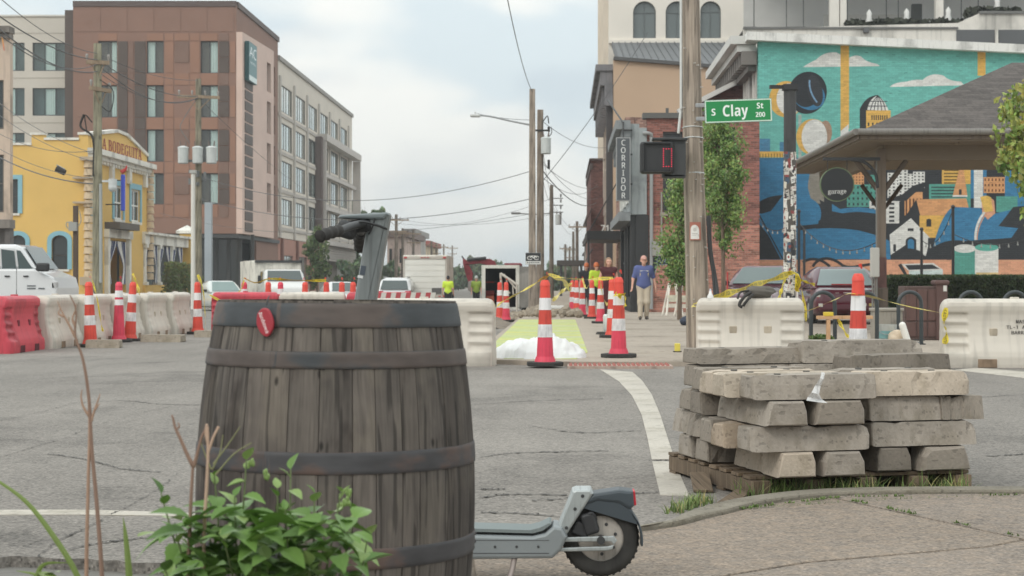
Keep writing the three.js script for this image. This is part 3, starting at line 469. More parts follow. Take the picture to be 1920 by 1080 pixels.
// ---------------------------------------------------------------- right side of the street
const MR = (X, dEnd) => T4(X, 0, -dEnd, -Math.PI / 2);          // street wall of the right side: x runs towards the camera, from dEnd
const dr = (px, X) => X * F / (px - CX);
{ // brick corner building with the black shopfront
  const t = thing('brick_corner_building', 'two storey red brick building with grey cornice behind the street trees', 'building'), d = 58, X = (p) => gx(p, d), Y = (p) => gy(p, d), M = T4(0, 0, -d);
  const xc = X(1213), gre = P(150, 156, 157, .8, 'dirty', 3), blk = paint([.03, .031, .033], .6, 'plain', 2), holes = [{ x: X(1243), y: Y(398), w: X(1280) - X(1243), h: Y(247) - Y(398) }, { x: X(1366), y: Y(318), w: X(1378) - X(1366), h: Y(238) - Y(318) }];
  wall(t, M, [[xc, 3.0], [X(1424), 3.0], [X(1424), Y(196)], [X(1300), Y(214)], [xc, Y(221)]], holes, .4, brickRed);
  wall(t, M, [[xc, 0], [X(1424), 0], [X(1424), 2.98], [xc, 2.98]], [], .42, brickPaint, 'painted_base');
  holes.forEach((h) => win(t, M, h, { frame: paint([.06, .06, .065], .6, null), pane: paint([.03, .034, .04], .35, null), ny: 2, sill: .12, sillMat: P(150, 140, 130) }));
  { const g = new G(M); g.ab(X(1205), X(1290), Y(222), Y(212), -.5, .12); g.ab(X(1290), X(1425), Y(216), Y(210), -.5, .1); g.box(X(1252), Y(208), -.3, .1, .25, .1); g.each('coping', P(96, 96, 94, .8), t); }
  { const g = new G(M); g.ab(X(1185), xc - .01, Y(402), Y(240), -.5, .06); g.build('corner_board', gre, t); const b = new G(M); b.ab(X(1192), X(1216), 0, Y(403), -.5, .06); b.build('corner_pier', blk, t); const p = new G(M); p.cyl(V(X(1221), .1, .1), V(X(1221), Y(255), .1), .06, .06, 8); p.tube([V(X(1221), Y(258), .1), V(X(1221), Y(252), .12), V(X(1215), Y(250), .15), V(X(1205), Y(250), .15)], .06, 8); p.build('downpipe', P(150, 152, 152, .5), t); }
  const MRr = MR(2.3, 68), Ls = 10;
  const fh = [1.2, 4.4, 7.4].map(x => ({ x, y: 3.9, w: 1.3, h: 1.9 })), lo = [{ x: .8, y: .5, w: 3.6, h: 2.5 }, { x: 5.4, y: .2, w: 1.3, h: 2.8 }, { x: 7.4, y: .5, w: 2.2, h: 2.5 }];
  wall(t, MRr, [[0, 3.3], [Ls, 3.3], [Ls, 6.4], [0, 6.4]], fh, .3, gre, 'front_wall'); wall(t, MRr, [[0, 0], [Ls, 0], [Ls, 3.28], [0, 3.28]], lo, .3, blk, 'shopfront');
  fh.forEach(h => win(t, MRr, h, { frame: P(220, 220, 214), ny: 2, surround: .15, surMat: P(214, 214, 208) })); lo.forEach(h => win(t, MRr, h, { frame: black, nx: 2, ny: 2 }));
  { const g = new G(MRr); g.ab(-.1, Ls + .25, 6.2, 6.5, .003, .5); g.ab(-.1, Ls + .1, 5.95, 6.2, .003, .3); for (let i = 0; i < 14; i++) g.ab(i * .72, i * .72 + .2, 5.6, 5.95, .003, .28); g.ab(-.1, Ls + .15, 3.1, 3.4, .003, .4); g.each('cornice', P(132, 136, 138, .8, 'dirty', 2), t); }
  { const g = new G(M); g.box(X(1232), Y(466), .12, .34, .5, .2); g.cyl(V(X(1240), Y(470), .08), V(X(1240), Y(360), .08), .03, .03, 6); g.build('meter_box', P(150, 148, 142), t); }
  { const tx = canvas(512, 256, (c, w, h) => { c.clearRect(0, 0, w, h); c.lineWidth = 12; c.strokeStyle = '#a9b6bd'; c.beginPath(); c.moveTo(20, 200); c.lineTo(34, 60); c.lineTo(70, 30); c.lineTo(480, 30); c.lineTo(490, 120); c.lineTo(90, 130); c.lineTo(60, 240); c.stroke(); c.fillStyle = '#343d46'; c.fill(); c.strokeStyle = '#9fb0ba'; c.lineWidth = 9; for (let i = 0; i < 5; i++) { const x = 90 + i * 78; c.beginPath(); c.moveTo(x, 108); c.bezierCurveTo(x + 4, 30, x + 50, 30, x + 40, 75); c.bezierCurveTo(x + 30, 110, x + 10, 70, x + 62, 108); c.stroke(); } });
    const g = new THREE.PlaneGeometry(1.25, .72); g.translate(X(1254), Y(496), .008); mesh('graffiti', g, new THREE.MeshPhysicalMaterial({ map: tx, transparent: true, alphaTest: .3, roughness: .9 }), t).position.z = -d; }
  { const g = new G(); g.ab(2.7, X(1422), .1, 6.2, -d - .45, -68); g.build('core', brickDark, t); }
}
{ // blade sign
  const t = thing('corridor_sign', 'tall grey blade sign with white capital letters above the pavement', 'sign'), d = 57.5, x0 = gx(1155, d), x1 = gx(1182, d), y0 = gy(377, d), y1 = gy(258, d), cx = (x0 + x1) / 2, cy = (y0 + y1) / 2;
  const g = new G(); g.rbox(cx, cy, -d, x1 - x0, y1 - y0, .18, .015); g.build('cabinet', P(150, 152, 152, .5), t);
  const tx = canvas(256, 1130, (c, w, h) => { c.fillStyle = '#53575b'; c.fillRect(0, 0, w, h); c.fillStyle = '#e4e6e4'; c.font = '150px sans-serif'; c.textAlign = 'center'; c.textBaseline = 'middle'; [...'CORRIDOR'].forEach((l, i) => { c.save(); c.translate(w / 2, 82 + i * 138); c.scale(1.0, .95); c.fillText(l, 0, 0); c.restore(); }); });
  const p = new THREE.PlaneGeometry(x1 - x0 - .06, y1 - y0 - .06); p.translate(cx, cy, -d + .094); mesh('face', p, new THREE.MeshPhysicalMaterial({ map: tx, roughness: .5 }), t);
  const b = new G(); b.cyl(V(cx, y1 + .25, -d), V(2.35, y1 + .25, -d), .03, .03, 6); b.cyl(V(cx, y1, -d), V(cx, y1 + .5, -d), .025, .025, 6); b.cyl(V(cx, y1 + .5, -d), V(cx - .45, y1 + 1.6, -d - 3), .03, .03, 6); b.box(2.1, cy + .5, -d, .5, .06, .05); b.box(2.1, cy - .5, -d, .5, .06, .05); b.each('bracket', darkMetal, t);
}
{ // narrow building with flat canopy
  const t = thing('canopy_building', 'dark brick shop with flat black canopy and white number over it', 'shop'), X0 = 2.5, M = MR(X0, 80), L = 12, bk = brickTex(alb(150, 116, 104), alb(166, 132, 118), alb(160, 140, 130), 29);
  const up = [1.5, 5, 8.6].map(x => ({ x, y: 4.4, w: 1.3, h: 2.2 })), lo = [{ x: 1, y: .3, w: 4, h: 2.4 }, { x: 6.5, y: .1, w: 1.4, h: 2.6 }, { x: 9, y: .3, w: 2.4, h: 2.4 }];
  wall(t, M, [[0, 0], [L, 0], [L, 7.6], [0, 7.6]], [...up, ...lo], .35, bk); [...up, ...lo].forEach(h => win(t, M, h, { frame: P(150, 140, 128), ny: 2 }));
  wall(t, T4(0, 0, -68.1), [[X0, 6.0], [8, 6.0], [8, 7.6], [X0, 7.6]], [], .3, bk, 'end_wall');
  const g = new G(); g.ab(gx(1100, 72), X0, gy(450, 72), gy(434, 72), -71, -78); g.build('canopy', paint([.03, .03, .032], .6), t); const r = new G(); for (const z of [-71.5, -77.5]) r.cyl(V(gx(1103, 72), gy(436, 72), z), V(X0, 5.6, z), .025, .025, 6); for (const x of [gx(1103, 72), gx(1168, 71)]) r.cyl(V(x, 0, -71.3), V(x, gy(450, 72), -71.3), .045, .045, 6); r.each('canopy_rod', darkMetal, t);
  const tx = canvas(256, 96, (c, w, h) => { c.clearRect(0, 0, w, h); c.fillStyle = '#e2e2de'; c.font = 'bold 96px sans-serif'; c.textBaseline = 'middle'; c.textAlign = 'center'; c.fillText('716', w / 2, h / 2 + 4); }); const p = new THREE.PlaneGeometry(.9, .34); p.translate(gx(1139, 71), gy(427, 71), -70.98); mesh('number', p, new THREE.MeshPhysicalMaterial({ map: tx, transparent: true, alphaTest: .4, roughness: .7 }), t);
  const b = new G(); b.ab(gx(1166, 70), gx(1180, 70), .02, gy(452, 70), -70, -70.4); b.build('pier', P(150, 138, 122), t);
}
{ // tan stucco building
  const t = thing('tan_building', 'tall plain tan stucco building with bracketed cornice on the street', 'building'), d = 82, X = (p) => gx(p, d), Y = (p) => gy(p, d), M = T4(0, 0, -d), tan = P(192, 165, 140, .92, 'plain', 8), gray = P(118, 116, 118, .8, 'dirty', 3);
  wall(t, M, [[X(1150), 0], [X(1400), 0], [X(1400), Y(132)], [X(1150), Y(112)]], [], .5, tan);
  { const g = new G(M); const a = Math.atan2(Y(132) - Y(112), X(1400) - X(1150)); g.box((X(1150) + X(1400)) / 2, (Y(132) + Y(112)) / 2 + .06, -.2, X(1400) - X(1150), .16, .8, 0, 0, a); g.each('coping', P(86, 86, 86, .7), t); }
  const Mr = MR(X(1150) - .02, 100), L = 17.45, fh = []; for (let k = 0; k < 4; k++) for (const y of [5.0, 8.2]) fh.push({ x: 1.4 + k * 4.3, y, w: 1.5, h: 2.1 });
  wall(t, Mr, [[0, 0], [L, 0], [L, Y(112) - .4], [0, Y(112) - .4]], fh, .3, P(150, 134, 120, .9, 'dirty', 3), 'front_wall'); fh.forEach(h => win(t, Mr, h, { frame: P(92, 92, 96), ny: 2, surround: .16, surMat: P(172, 160, 150) }));
  { const g = new G(Mr), y = Y(112); g.ab(-.2, L + .4, y - .5, y - .2, .003, .82); g.ab(-.2, L + .3, y - 1.2, y - .5, .003, .6); g.ab(-.2, L + .15, y - 1.5, y - 1.2, .003, .35); for (let i = 0; i < 16; i++) g.ab(i * 1.18, i * 1.18 + .34, y - 2.2, y - 1.2, .003, .5 - .1 * (i % 2)); g.each('cornice', gray, t); const p = new G(Mr); p.ab(L - .6, L + .01, 0, y - 1.4, .003, .3); p.each('pilaster', P(70, 68, 70, .7), t); }
  { const g = new G(); g.ab(X(1152), X(1400), .1, Y(134), -d - .55, -98); g.build('core', tan, t); }
}
{ // dark brick building farther up
  const t = thing('dark_brick_building', 'narrow dark red brick building farther up the right side of the street', 'building'), d = 104, X = (p) => gx(p, d), Y = (p) => gy(p, d), M = T4(0, 0, -d);
  wall(t, M, [[X(1108), 0], [X(1160), 0], [X(1160), Y(300)], [X(1108), Y(300)]], [], .4, brickDark);
  const Mr = MR(X(1108), 122), L = 17.55, fh = []; for (let k = 0; k < 4; k++) fh.push({ x: 1.2 + k * 4.4, y: 4.4, w: 1.5, h: 2.3 });
  wall(t, Mr, [[0, 0], [L, 0], [L, Y(300)], [0, Y(300)]], fh, .3, brickDark, 'front_wall'); fh.forEach(h => win(t, Mr, h, { frame: P(150, 146, 140) }));
  const g = new G(); g.ab(X(1105), X(1160), Y(301), Y(297), -d + .15, -122); g.ab(X(1106), X(1112), Y(318), Y(306), -d + .1, -122); g.each('cornice', P(78, 66, 64), t);
  const aw = (px, py, dd, w, name) => { const a = new G(), x1 = X(1108), x0 = gx(px, dd); const s = shape([[x0, gy(py + 14, dd)], [x1, gy(py - 8, dd)], [x1, gy(py - 12, dd)], [x0 + .2, gy(py + 2, dd)]]); a.ext(s, w, T4(0, 0, -dd - w)); a.build(name, paint([.028, .028, .03], .8), t); };
  aw(1098, 476, 97, 6, 'awning'); aw(1099, 400, 100, 4, 'awning');
}
{
  const t = thing('flat_canopy', 'thin flat dark canopy on posts far up the right pavement', 'canopy'), d = 126; const g = new G(); g.ab(gx(1044, d), gx(1096, d), gy(497, d), gy(488, d), -d, -d - 10); g.build('roof', P(74, 68, 64), t); const p = new G(); for (const x of [1052, 1090]) p.cyl(V(gx(x, d), 0, -d - .4), V(gx(x, d), gy(496, d), -d - .4), .09, .09, 8); p.each('post', darkMetal, t);
}
{ // a row of low shops closing the right side in the distance
  const cols = [[150, 110, 96], [176, 164, 150], [120, 104, 96], [164, 150, 132]];
  ['low red brick shop', 'low cream rendered shop', 'low brown shop', 'low sand coloured shop'].forEach((l, i) => { const d = 134 + i * 34, t = thing('distant_shop', l + ' far up the right side of the street', 'shop'), h = 6.2 - (i % 2) * 1.1, Mr = MR(2.2 + .35 * i, d + 26); const fh = [2, 8, 14, 20].map(x => ({ x, y: .8, w: 2.6, h: 2.2 })).concat([2, 8, 14, 20].map(x => ({ x, y: 3.9, w: 1.4, h: 1.3 }))); wall(t, Mr, [[0, 0], [26, 0], [26, h], [0, h]], fh, .3, P(...cols[i], .9, 'dirty', 4)); fh.forEach(q => win(t, Mr, q, {})); const e = new G(); e.ab(2.2 + .35 * i, 14, 0, h, -d, -d - .3); e.build('end_wall', P(...cols[i], .9, 'dirty', 4), t); const r = new G(); r.ab(1.9 + .35 * i, 14, h, h + .2, -d + .1, -d - 26); r.build('roof', P(92, 88, 86), t); });
}
{ // white building with arched windows, behind and above
  const t = thing('arched_white_building', 'large white building with round arched windows above the tan building', 'building'), d = 100, X = (p) => gx(p, d), Y = (p) => gy(p, d), M = T4(0, 0, -d), wh = P(224, 218, 208, .9, 'plain', 6), holes = [[1187, 1230], [1248, 1291], [1313, 1352]].map(([a, b]) => ({ x: X(a), y: Y(72), w: X(b) - X(a), h: Y(2) - Y(72), arch: (X(b) - X(a)) / 2 }));
  const fr = P(92, 98, 98, .5, null), pn = new THREE.MeshPhysicalMaterial({ color: new THREE.Color().setRGB(.12, .145, .145), roughness: .1, ior: 1.7 });
  wall(t, M, [[X(1141), 0], [X(1394), 0], [X(1394), Y(-60)], [X(1141), Y(-60)]], holes, .5, wh); holes.forEach(h => win(t, M, h, { frame: fr, pane: pn, nx: 2, recess: .25, fw: .07, sill: .14, sillMat: wh }));
  for (const h of holes) { const g = new G(M); g.box(h.x + h.w / 2, h.y + h.h - h.arch, -.25, h.w - .1, .07, .06); g.build('transom', fr, t); }
  { const Mr = MR(X(1141), 118); wall(t, Mr, [[0, 0], [17.45, 0], [17.45, Y(-60)], [0, Y(-60)]], [], .4, wh, 'street_wall'); const g = new G(Mr); for (const x of [2, 7, 12, 17]) g.ab(x, x + .5, 6, 21, .003, .3); g.each('pilaster', P(206, 196, 182, .9), t); const b = new G(M); b.ab(X(1141), X(1394), Y(82), Y(76), .003, .2); b.each('moulding', wh, t); }
  const r = thing('sloping_roof', 'dark grey metal roof sloping below the arched white building', 'roof'); { const g = new G(); const s = shape([[86, gy(126, 86)], [99.4, gy(80, 99.4)], [99.4, gy(80, 99.4) - .2], [86, gy(126, 86) - .2]]); const e = new THREE.ExtrudeGeometry(s, { depth: X(1393) - X(1146), bevelEnabled: false }); e.rotateY(Math.PI / 2); e.translate(X(1146), 0, 0); g.add(e); g.build('roof_sheet', P(104, 106, 108, .7, 'plain', 3), r); const m = new G(); for (let i = 0; i < 22; i++) { const x = X(1148) + i * .36; m.cyl(V(x, gy(126, 86) + .02, -86.02), V(x, gy(80, 99.4) + .02, -99.3), .035, .035, 4); } m.build('seam', P(98, 100, 102, .7), r); const w = new G(); w.ab(X(1146), X(1393), 0, gy(126, 86) - .25, -86.5, -99); w.build('gable_wall', P(96, 96, 98, .8), r); }
}
{ // gable with white verge between tan and mural buildings
  const t = thing('brick_gable', 'dark brick gable end with a white sloping verge board', 'building'), d = 67, X = (p) => gx(p, d), Y = (p) => gy(p, d); const g = new G(); g.ext(shape([[X(1270), 0], [X(1412), 0], [X(1412), Y(143)], [X(1385), Y(156)], [X(1270), Y(214)]]), .3, T4(0, 0, -d - .3)); g.build('wall', brickDark, t); const a = Math.atan2(Y(156) - Y(214), X(1385) - X(1270)), v = new G(); v.box((X(1270) + X(1388)) / 2, (Y(154.5) + Y(214)) / 2 + .07, -d + .1, Math.hypot(X(1388) - X(1270), Y(156) - Y(214)), .18, .4, 0, 0, a); v.build('verge_board', P(222, 222, 218, .6), t);
}
{ // distant buildings on the left side of the street
  const far = (l, x0, x1, top, d, c, roof) => { const t = thing('distant_building', l, 'building'), X = (p) => gx(p, d), Y = (p) => gy(p, d), M = T4(0, 0, -d), hs = []; for (let i = 0; i < 3; i++) hs.push({ x: lerp(X(x0), X(x1), .12 + i * .3), y: Y(top) - 3.4, w: (X(x1) - X(x0)) * .16, h: 1.6 }); wall(t, M, [[X(x0), -.5], [X(x1), -.5], [X(x1), Y(top)], [X(x0), Y(top)]], hs, .3, P(...c, .9, 'dirty', 5)); hs.forEach(h => win(t, M, h, {})); const Ms = T4(X(x1) + .01, 0, -d, Math.PI / 2); wall(t, Ms, [[.35, -.5], [22, -.5], [22, Y(top)], [.35, Y(top)]], [], .3, P(...c, .9, 'dirty', 5), 'street_wall'); const g = new G(); g.ab(X(x0) - .3, X(x1) + .5, Y(top) - .5, Y(top) + .2, -d + .4, -d - 22); g.build('roof', P(...roof, .8), t); };
  far('distant pinkish building with dark roof edge behind the box truck', 726, 758, 436, 190, [196, 176, 166], [120, 104, 98]); far('distant narrow grey building behind the far poles', 759, 772, 432, 215, [176, 172, 166], [150, 146, 142]); far('distant beige building with a red roof edge above the box truck', 780, 800, 454, 240, [200, 184, 158], [160, 96, 88]);
}
// ---------------------------------------------------------------- painted wall, terrace, pavilion
function muralArt(c) {                                       // flat paint on the wall, in wall units (568 across, 530 high)
  const R = (f, x, y, w, h) => { c.fillStyle = f; c.fillRect(x, y, w, h); }, Pg = (f, ...p) => { c.fillStyle = f; c.beginPath(); p.forEach(([x, y], i) => i ? c.lineTo(x, y) : c.moveTo(x, y)); c.closePath(); c.fill(); };
  const E = (f, x, y, a, b, r = 0) => { c.fillStyle = f; c.beginPath(); c.ellipse(x, y, a, b, r, 0, 7); c.fill(); };
  const S = (f, ...p) => { c.fillStyle = f; c.beginPath(); c.moveTo(p[0][0], p[0][1]); for (let i = 1; i < p.length; i++) p[i].length === 2 ? c.lineTo(...p[i]) : p[i].length === 4 ? c.quadraticCurveTo(...p[i]) : c.bezierCurveTo(...p[i]); c.closePath(); c.fill(); };
  const T = '#71bcb2', Yw = '#dfb25e', W = '#e0e0dc', K = '#34373b', B = '#3f7fa8', O = '#d8a070', TL = '#5a9f92', PK = '#dba283';
  R(T, 1400, 0, 700, 600);
  S(W, [1505, 126], [1520, 116, 1530, 112], [1545, 96, 1568, 98], [1580, 104, 1588, 112], [1600, 100, 1615, 106], [1622, 116, 1645, 120], [1650, 124]);
  S(W, [1668, 163], [1676, 154, 1700, 153], [1715, 148, 1730, 150], [1745, 134, 1770, 142], [1778, 152, 1802, 153], [1808, 160]);
  R(Yw, 1576, 60, 16, 181); R(W, 1576, 232, 15, 28); Pg(Yw, [1576, 232], [1592, 226], [1592, 232], [1576, 246]); R(Yw, 1833, 60, 15, 82);
  // discs, hat
  E(Yw, 1474, 186, 32, 34); E(W, 1480, 186, 24, 30); R('#a9b7ae', 1497, 215, 6, 86); E(Yw, 1524, 257, 31, 34); E('#a88d78', 1548, 248, 12, 22); E(W, 1527, 257, 24, 33);
  E('#2f3338', 1514, 174, 36, 40, .3); E(B, 1516, 178, 32, 27, .5); E('#2f3338', 1513, 168, 27, 33, .2); E('#3a3d42', 1528, 170, 14, 30, -.2);
  c.strokeStyle = '#7fa6c8'; c.lineWidth = 3; c.beginPath(); c.moveTo(1518, 150); c.quadraticCurveTo(1516, 172, 1532, 192); c.stroke();
  R('#4f86a8', 1422, 260, 22, 26); R('#4f86a8', 1462, 266, 14, 20); R(Yw, 1422, 284, 56, 11); for (let i = 0; i < 10; i++) R('#96803f', 1424 + i * 5.4, 288, 2, 8);
  R('#3f7499', 1422, 296, 110, 200);
  // domed tower
  S(K, [1612, 242], [1612, 205], [1622, 180, 1646, 178], [1660, 190, 1666, 208], [1672, 242]); S(W, [1626, 206], [1630, 184, 1646, 179], [1660, 188, 1666, 208]); c.strokeStyle = K; c.lineWidth = 1.4; for (let i = 0; i < 5; i++) { c.beginPath(); c.moveTo(1632 + i * 7, 207); c.quadraticCurveTo(1636 + i * 5.4, 188, 1646, 179); c.stroke(); } for (const y of [190, 199]) { c.beginPath(); c.moveTo(1626, y); c.lineTo(1664, y); c.stroke(); }
  R(Yw, 1624, 207, 46, 36); for (let i = 0; i < 8; i++) R(K, 1634 + i * 4, 216, 2, 9); for (let i = 0; i < 5; i++) R(K, 1627 + i * 8, 230, 3, 6);
  // night skyline behind
  R(K, 1530, 300, 500, 190); R('#8f8a80', 1515, 318, 30, 64);
  const wins = (f, x, y, w, h, wf, nx, ny, tall = 1) => { R(f, x, y, w, h); const a = w / nx, b = h / ny; for (let i = 0; i < nx; i++) for (let j = 0; j < ny; j++) R(wf, x + a * (i + .3), y + b * (j + .28), a * .4, b * .45 * tall); };
  wins(O, 1598, 318, 22, 28, '#6a4430', 4, 5); wins(TL, 1588, 346, 58, 42, '#35474b', 7, 4); wins(TL, 1630, 328, 16, 20, '#35474b', 2, 2);
  wins(W, 1664, 324, 24, 54, K, 3, 9); wins(W, 1684, 318, 18, 50, K, 2, 9); wins(W, 1712, 322, 22, 30, K, 3, 5); wins(W, 1700, 326, 14, 30, K, 2, 6);
  R(Yw, 1766, 314, 54, 32); for (let i = 0; i < 5; i++) R('#6a5a30', 1770, 318 + i * 6, 36, 2.4); R(TL, 1742, 345, 78, 44); for (let i = 0; i < 4; i++) R('#34474a', 1746, 350 + i * 6, 66, 2.4);
  R('#3f7fa8', 1820, 312, 30, 60); R(W, 1826, 312, 17, 78); wins(O, 1844, 332, 40, 30, '#6a4430', 6, 3); R(B, 1884, 320, 60, 80); R(TL, 1868, 368, 40, 30);
  wins(O, 1696, 360, 34, 44, '#5a3a2c', 5, 1, 1.6); Pg(O, [1786, 368], [1800, 312], [1806, 312], [1814, 368]); R(W, 1786, 366, 28, 3); R(K, 1798, 355, 5, 10);
  S(K, [1660, 372], [1690, 366], [1712, 348], [1740, 340], [1742, 346], [1715, 362], [1700, 376], [1660, 380]);
  wins(W, 1630, 377, 56, 42, K, 4, 4, 1.2); R(K, 1646, 376, 14, 60); wins(W, 1660, 378, 24, 40, K, 1, 5, 1.1);
  Pg(O, [1716, 374], [1812, 372], [1820, 404], [1724, 404]); Pg(K, [1690, 418], [1718, 374], [1726, 406], [1724, 480], [1690, 480]); R(Yw, 1724, 404, 50, 42); S(K, [1737, 425], [1737, 412], [1742, 408, 1746, 412], [1746, 425]);
  Pg(W, [1668, 440], [1708, 409], [1730, 432], [1744, 446], [1736, 480], [1722, 476], [1700, 458], [1670, 478]); R(K, 1702, 428, 11, 5); S(K, [1698, 470], [1698, 450], [1708, 438, 1718, 450], [1718, 474]); S(B, [1702, 470], [1702, 452], [1708, 444, 1714, 452], [1714, 472]); R(K, 1675, 458, 5, 14); S(K, [1668, 484], [1690, 470], [1700, 462, 1724, 470], [1740, 486]);
  // large reclining figure in blue, left
  S(B, [1422, 300], [1500, 300], [1520, 316], [1514, 350], [1520, 372], [1545, 384, 1538, 412], [1520, 424, 1495, 424], [1490, 486], [1422, 486]);
  S(K, [1422, 380], [1440, 366, 1468, 366], [1450, 390], [1440, 402], [1424, 400]); S(B, [1424, 402], [1500, 380], [1536, 404], [1534, 420], [1500, 424], [1440, 420]);
  S(K, [1424, 420], [1450, 452], [1466, 486], [1422, 486]); S(B, [1422, 404], [1440, 412], [1486, 486], [1464, 486]);
  S(K, [1490, 424], [1534, 420], [1545, 400], [1536, 374], [1570, 392], [1610, 390, 1644, 400], [1660, 420, 1668, 448], [1630, 428, 1600, 430], [1540, 424, 1500, 432]);
  S(B, [1560, 382], [1575, 392], [1620, 384, 1650, 396], [1648, 402], [1610, 394, 1580, 400], [1560, 396]);
  S(B, [1502, 432], [1560, 424, 1610, 432], [1650, 442, 1668, 452], [1670, 486], [1510, 486]); c.strokeStyle = K; c.lineWidth = 2.5; c.beginPath(); c.moveTo(1424, 404); c.lineTo(1468, 486); c.stroke();
  // arm, hand and cup, right
  R(K, 1740, 446, 240, 44); S(B, [1750, 462], [1764, 404, 1786, 388], [1838, 390], [1850, 404], [1902, 392], [1912, 424], [1896, 446], [1808, 452], [1778, 446, 1752, 462]); S(K, [1872, 424], [1900, 388], [1990, 380], [1990, 430], [1910, 428]); R(K, 1784, 388, 3, 60);
  S(PK, [1840, 372], [1852, 364, 1864, 376], [1866, 400], [1852, 412], [1842, 400]); S('#e2bb62', [1838, 370], [1848, 364, 1858, 370], [1862, 396], [1846, 398]); c.strokeStyle = W; c.lineWidth = 4.5; c.beginPath(); c.moveTo(1829, 450); c.quadraticCurveTo(1828, 420, 1846, 398); c.stroke(); c.strokeStyle = PK; c.lineWidth = 2; c.beginPath(); c.moveTo(1832, 450); c.quadraticCurveTo(1832, 424, 1849, 400); c.stroke();
  R(PK, 1400, 487, 700, 110); R(TL, 1788, 466, 42, 52); R(W, 1828, 466, 44, 52); E(W, 1809, 466, 21, 8); E('#5fae9f', 1850, 464, 22, 7); R('#d9c08a', 1830, 511, 42, 8);
  Pg('#3a3a3c', [1684, 497], [1690, 494], [1704, 520], [1698, 520]); Pg(W, [1690, 495], [1750, 493], [1768, 506], [1704, 508]); Pg(K, [1697, 497], [1748, 496], [1762, 504], [1704, 506]); Pg('#c8d6d4', [1704, 508], [1768, 506], [1768, 520], [1704, 520]);
  c.strokeStyle = K; c.lineWidth = 5; c.beginPath(); c.moveTo(1505, 492); c.bezierCurveTo(1520, 482, 1540, 484, 1556, 500); c.moveTo(1524, 500); c.bezierCurveTo(1534, 480, 1560, 480, 1580, 498); c.bezierCurveTo(1600, 506, 1620, 494, 1652, 494); c.stroke();
}
{
  const d = 62, x0 = gx(1422, d), x1 = gx(2022, d), y1 = gy(60, d), y0 = gy(590, d);
  const art = canvas(2000, 1766, (c, w, h) => { c.setTransform(w / 600, 0, 0, h / 530, -1422 * w / 600, -60 * h / 530); muralArt(c); c.setTransform(1, 0, 0, 1, 0, 0); const r = mulberry(5), im = c.getImageData(0, 0, w, h), D = im.data;
    for (let y = 0; y < h; y++) for (let x = 0; x < w; x++) { const row = Math.floor(y / 12.7), fx = (x / 38 + (row % 2) * .5) % 1, fy = (y / 12.7) % 1, j = fy < .1 || fx < .035 ? .9 : 1, n = hash2(Math.floor(x / 38 + (row % 2) * .5), row, 3), q = hash2(Math.floor(x / 19 + (row % 2)), row, 9) > .985 && fy < .16 ? .55 : 1, k = j * q * (.95 + .1 * n) * (.96 + .08 * fbm(x / w, y / h, 6, 6, 3, 2)), o = (y * w + x) * 4; D[o] *= k; D[o + 1] *= k; D[o + 2] *= k; }
    c.putImageData(im, 0, 0); });
  const mm = new THREE.MeshPhysicalMaterial({ map: art, roughness: .85, bumpMap: brickRed.bumpMap.clone(), bumpScale: .008, color: new THREE.Color(.93, .93, .93) }); mm.bumpMap.repeat.set((x1 - x0) / 1.6, (y1 - y0) / 1.6);
  const t = thing('mural_building', 'building with a big turquoise mural of a skyline and white cornice', 'building'), sh = shape([[x0, 0], [x1, 0], [x1, gy(104, d)], [x0, gy(76, d)]]);
  const g = new THREE.ExtrudeGeometry(sh, { depth: .4, bevelEnabled: false }); g.translate(0, 0, -d - .4); const p = g.attributes.position, uv = g.attributes.uv; for (let i = 0; i < uv.count; i++) uv.setXY(i, (p.getX(i) - x0) / (x1 - x0), (p.getY(i) - y0) / (y1 - y0)); mesh('painted_wall', g, mm, t);
  const wh = P(216, 216, 212, .7, 'dirty', 2), a = Math.atan2(gy(104, d) - gy(76, d), x1 - x0); { const c = new G(); c.box((x0 + x1) / 2 - .2, (gy(104, d) + gy(76, d)) / 2 + .12, -d - .1, x1 - x0 + .5, .3, .9, 0, 0, a); c.each('coping', wh, t); }
  const M = MR(x0 - .03, 73), L = 10.55, gr = P(188, 184, 178, .85, 'dirty', 2), fh = [2.2, 5.4, 8.6].map(x => ({ x, y: 7.4, w: 1.2, h: 1.8 }));
  wall(t, M, [[0, 0], [L, 0], [L, 9.6], [0, 9.6]], fh, .3, gr, 'front_wall'); fh.forEach(h => win(t, M, h, { frame: P(80, 84, 88), surround: .14, surMat: P(206, 204, 198) }));
  { const c = new G(M); c.ab(-.2, L + .1, 9.72, 10.02, .003, .95); c.ab(-.2, L, 9.45, 9.7, .003, .7); c.each('cornice', P(206, 206, 202, .7), t); const b = new G(M); for (let i = 0; i < 14; i++) b.ab(i * .8, i * .8 + .4, 8.95, 9.44, .003, .55); b.ab(-.2, L, 8.75, 8.94, .003, .3); b.each('bracket', P(122, 118, 114, .8), t); }
  { const c = new G(); c.ab(x0 + .35, x1, .1, gy(106, d), -d - .45, -73); c.build('core', brickDark, t); }
}
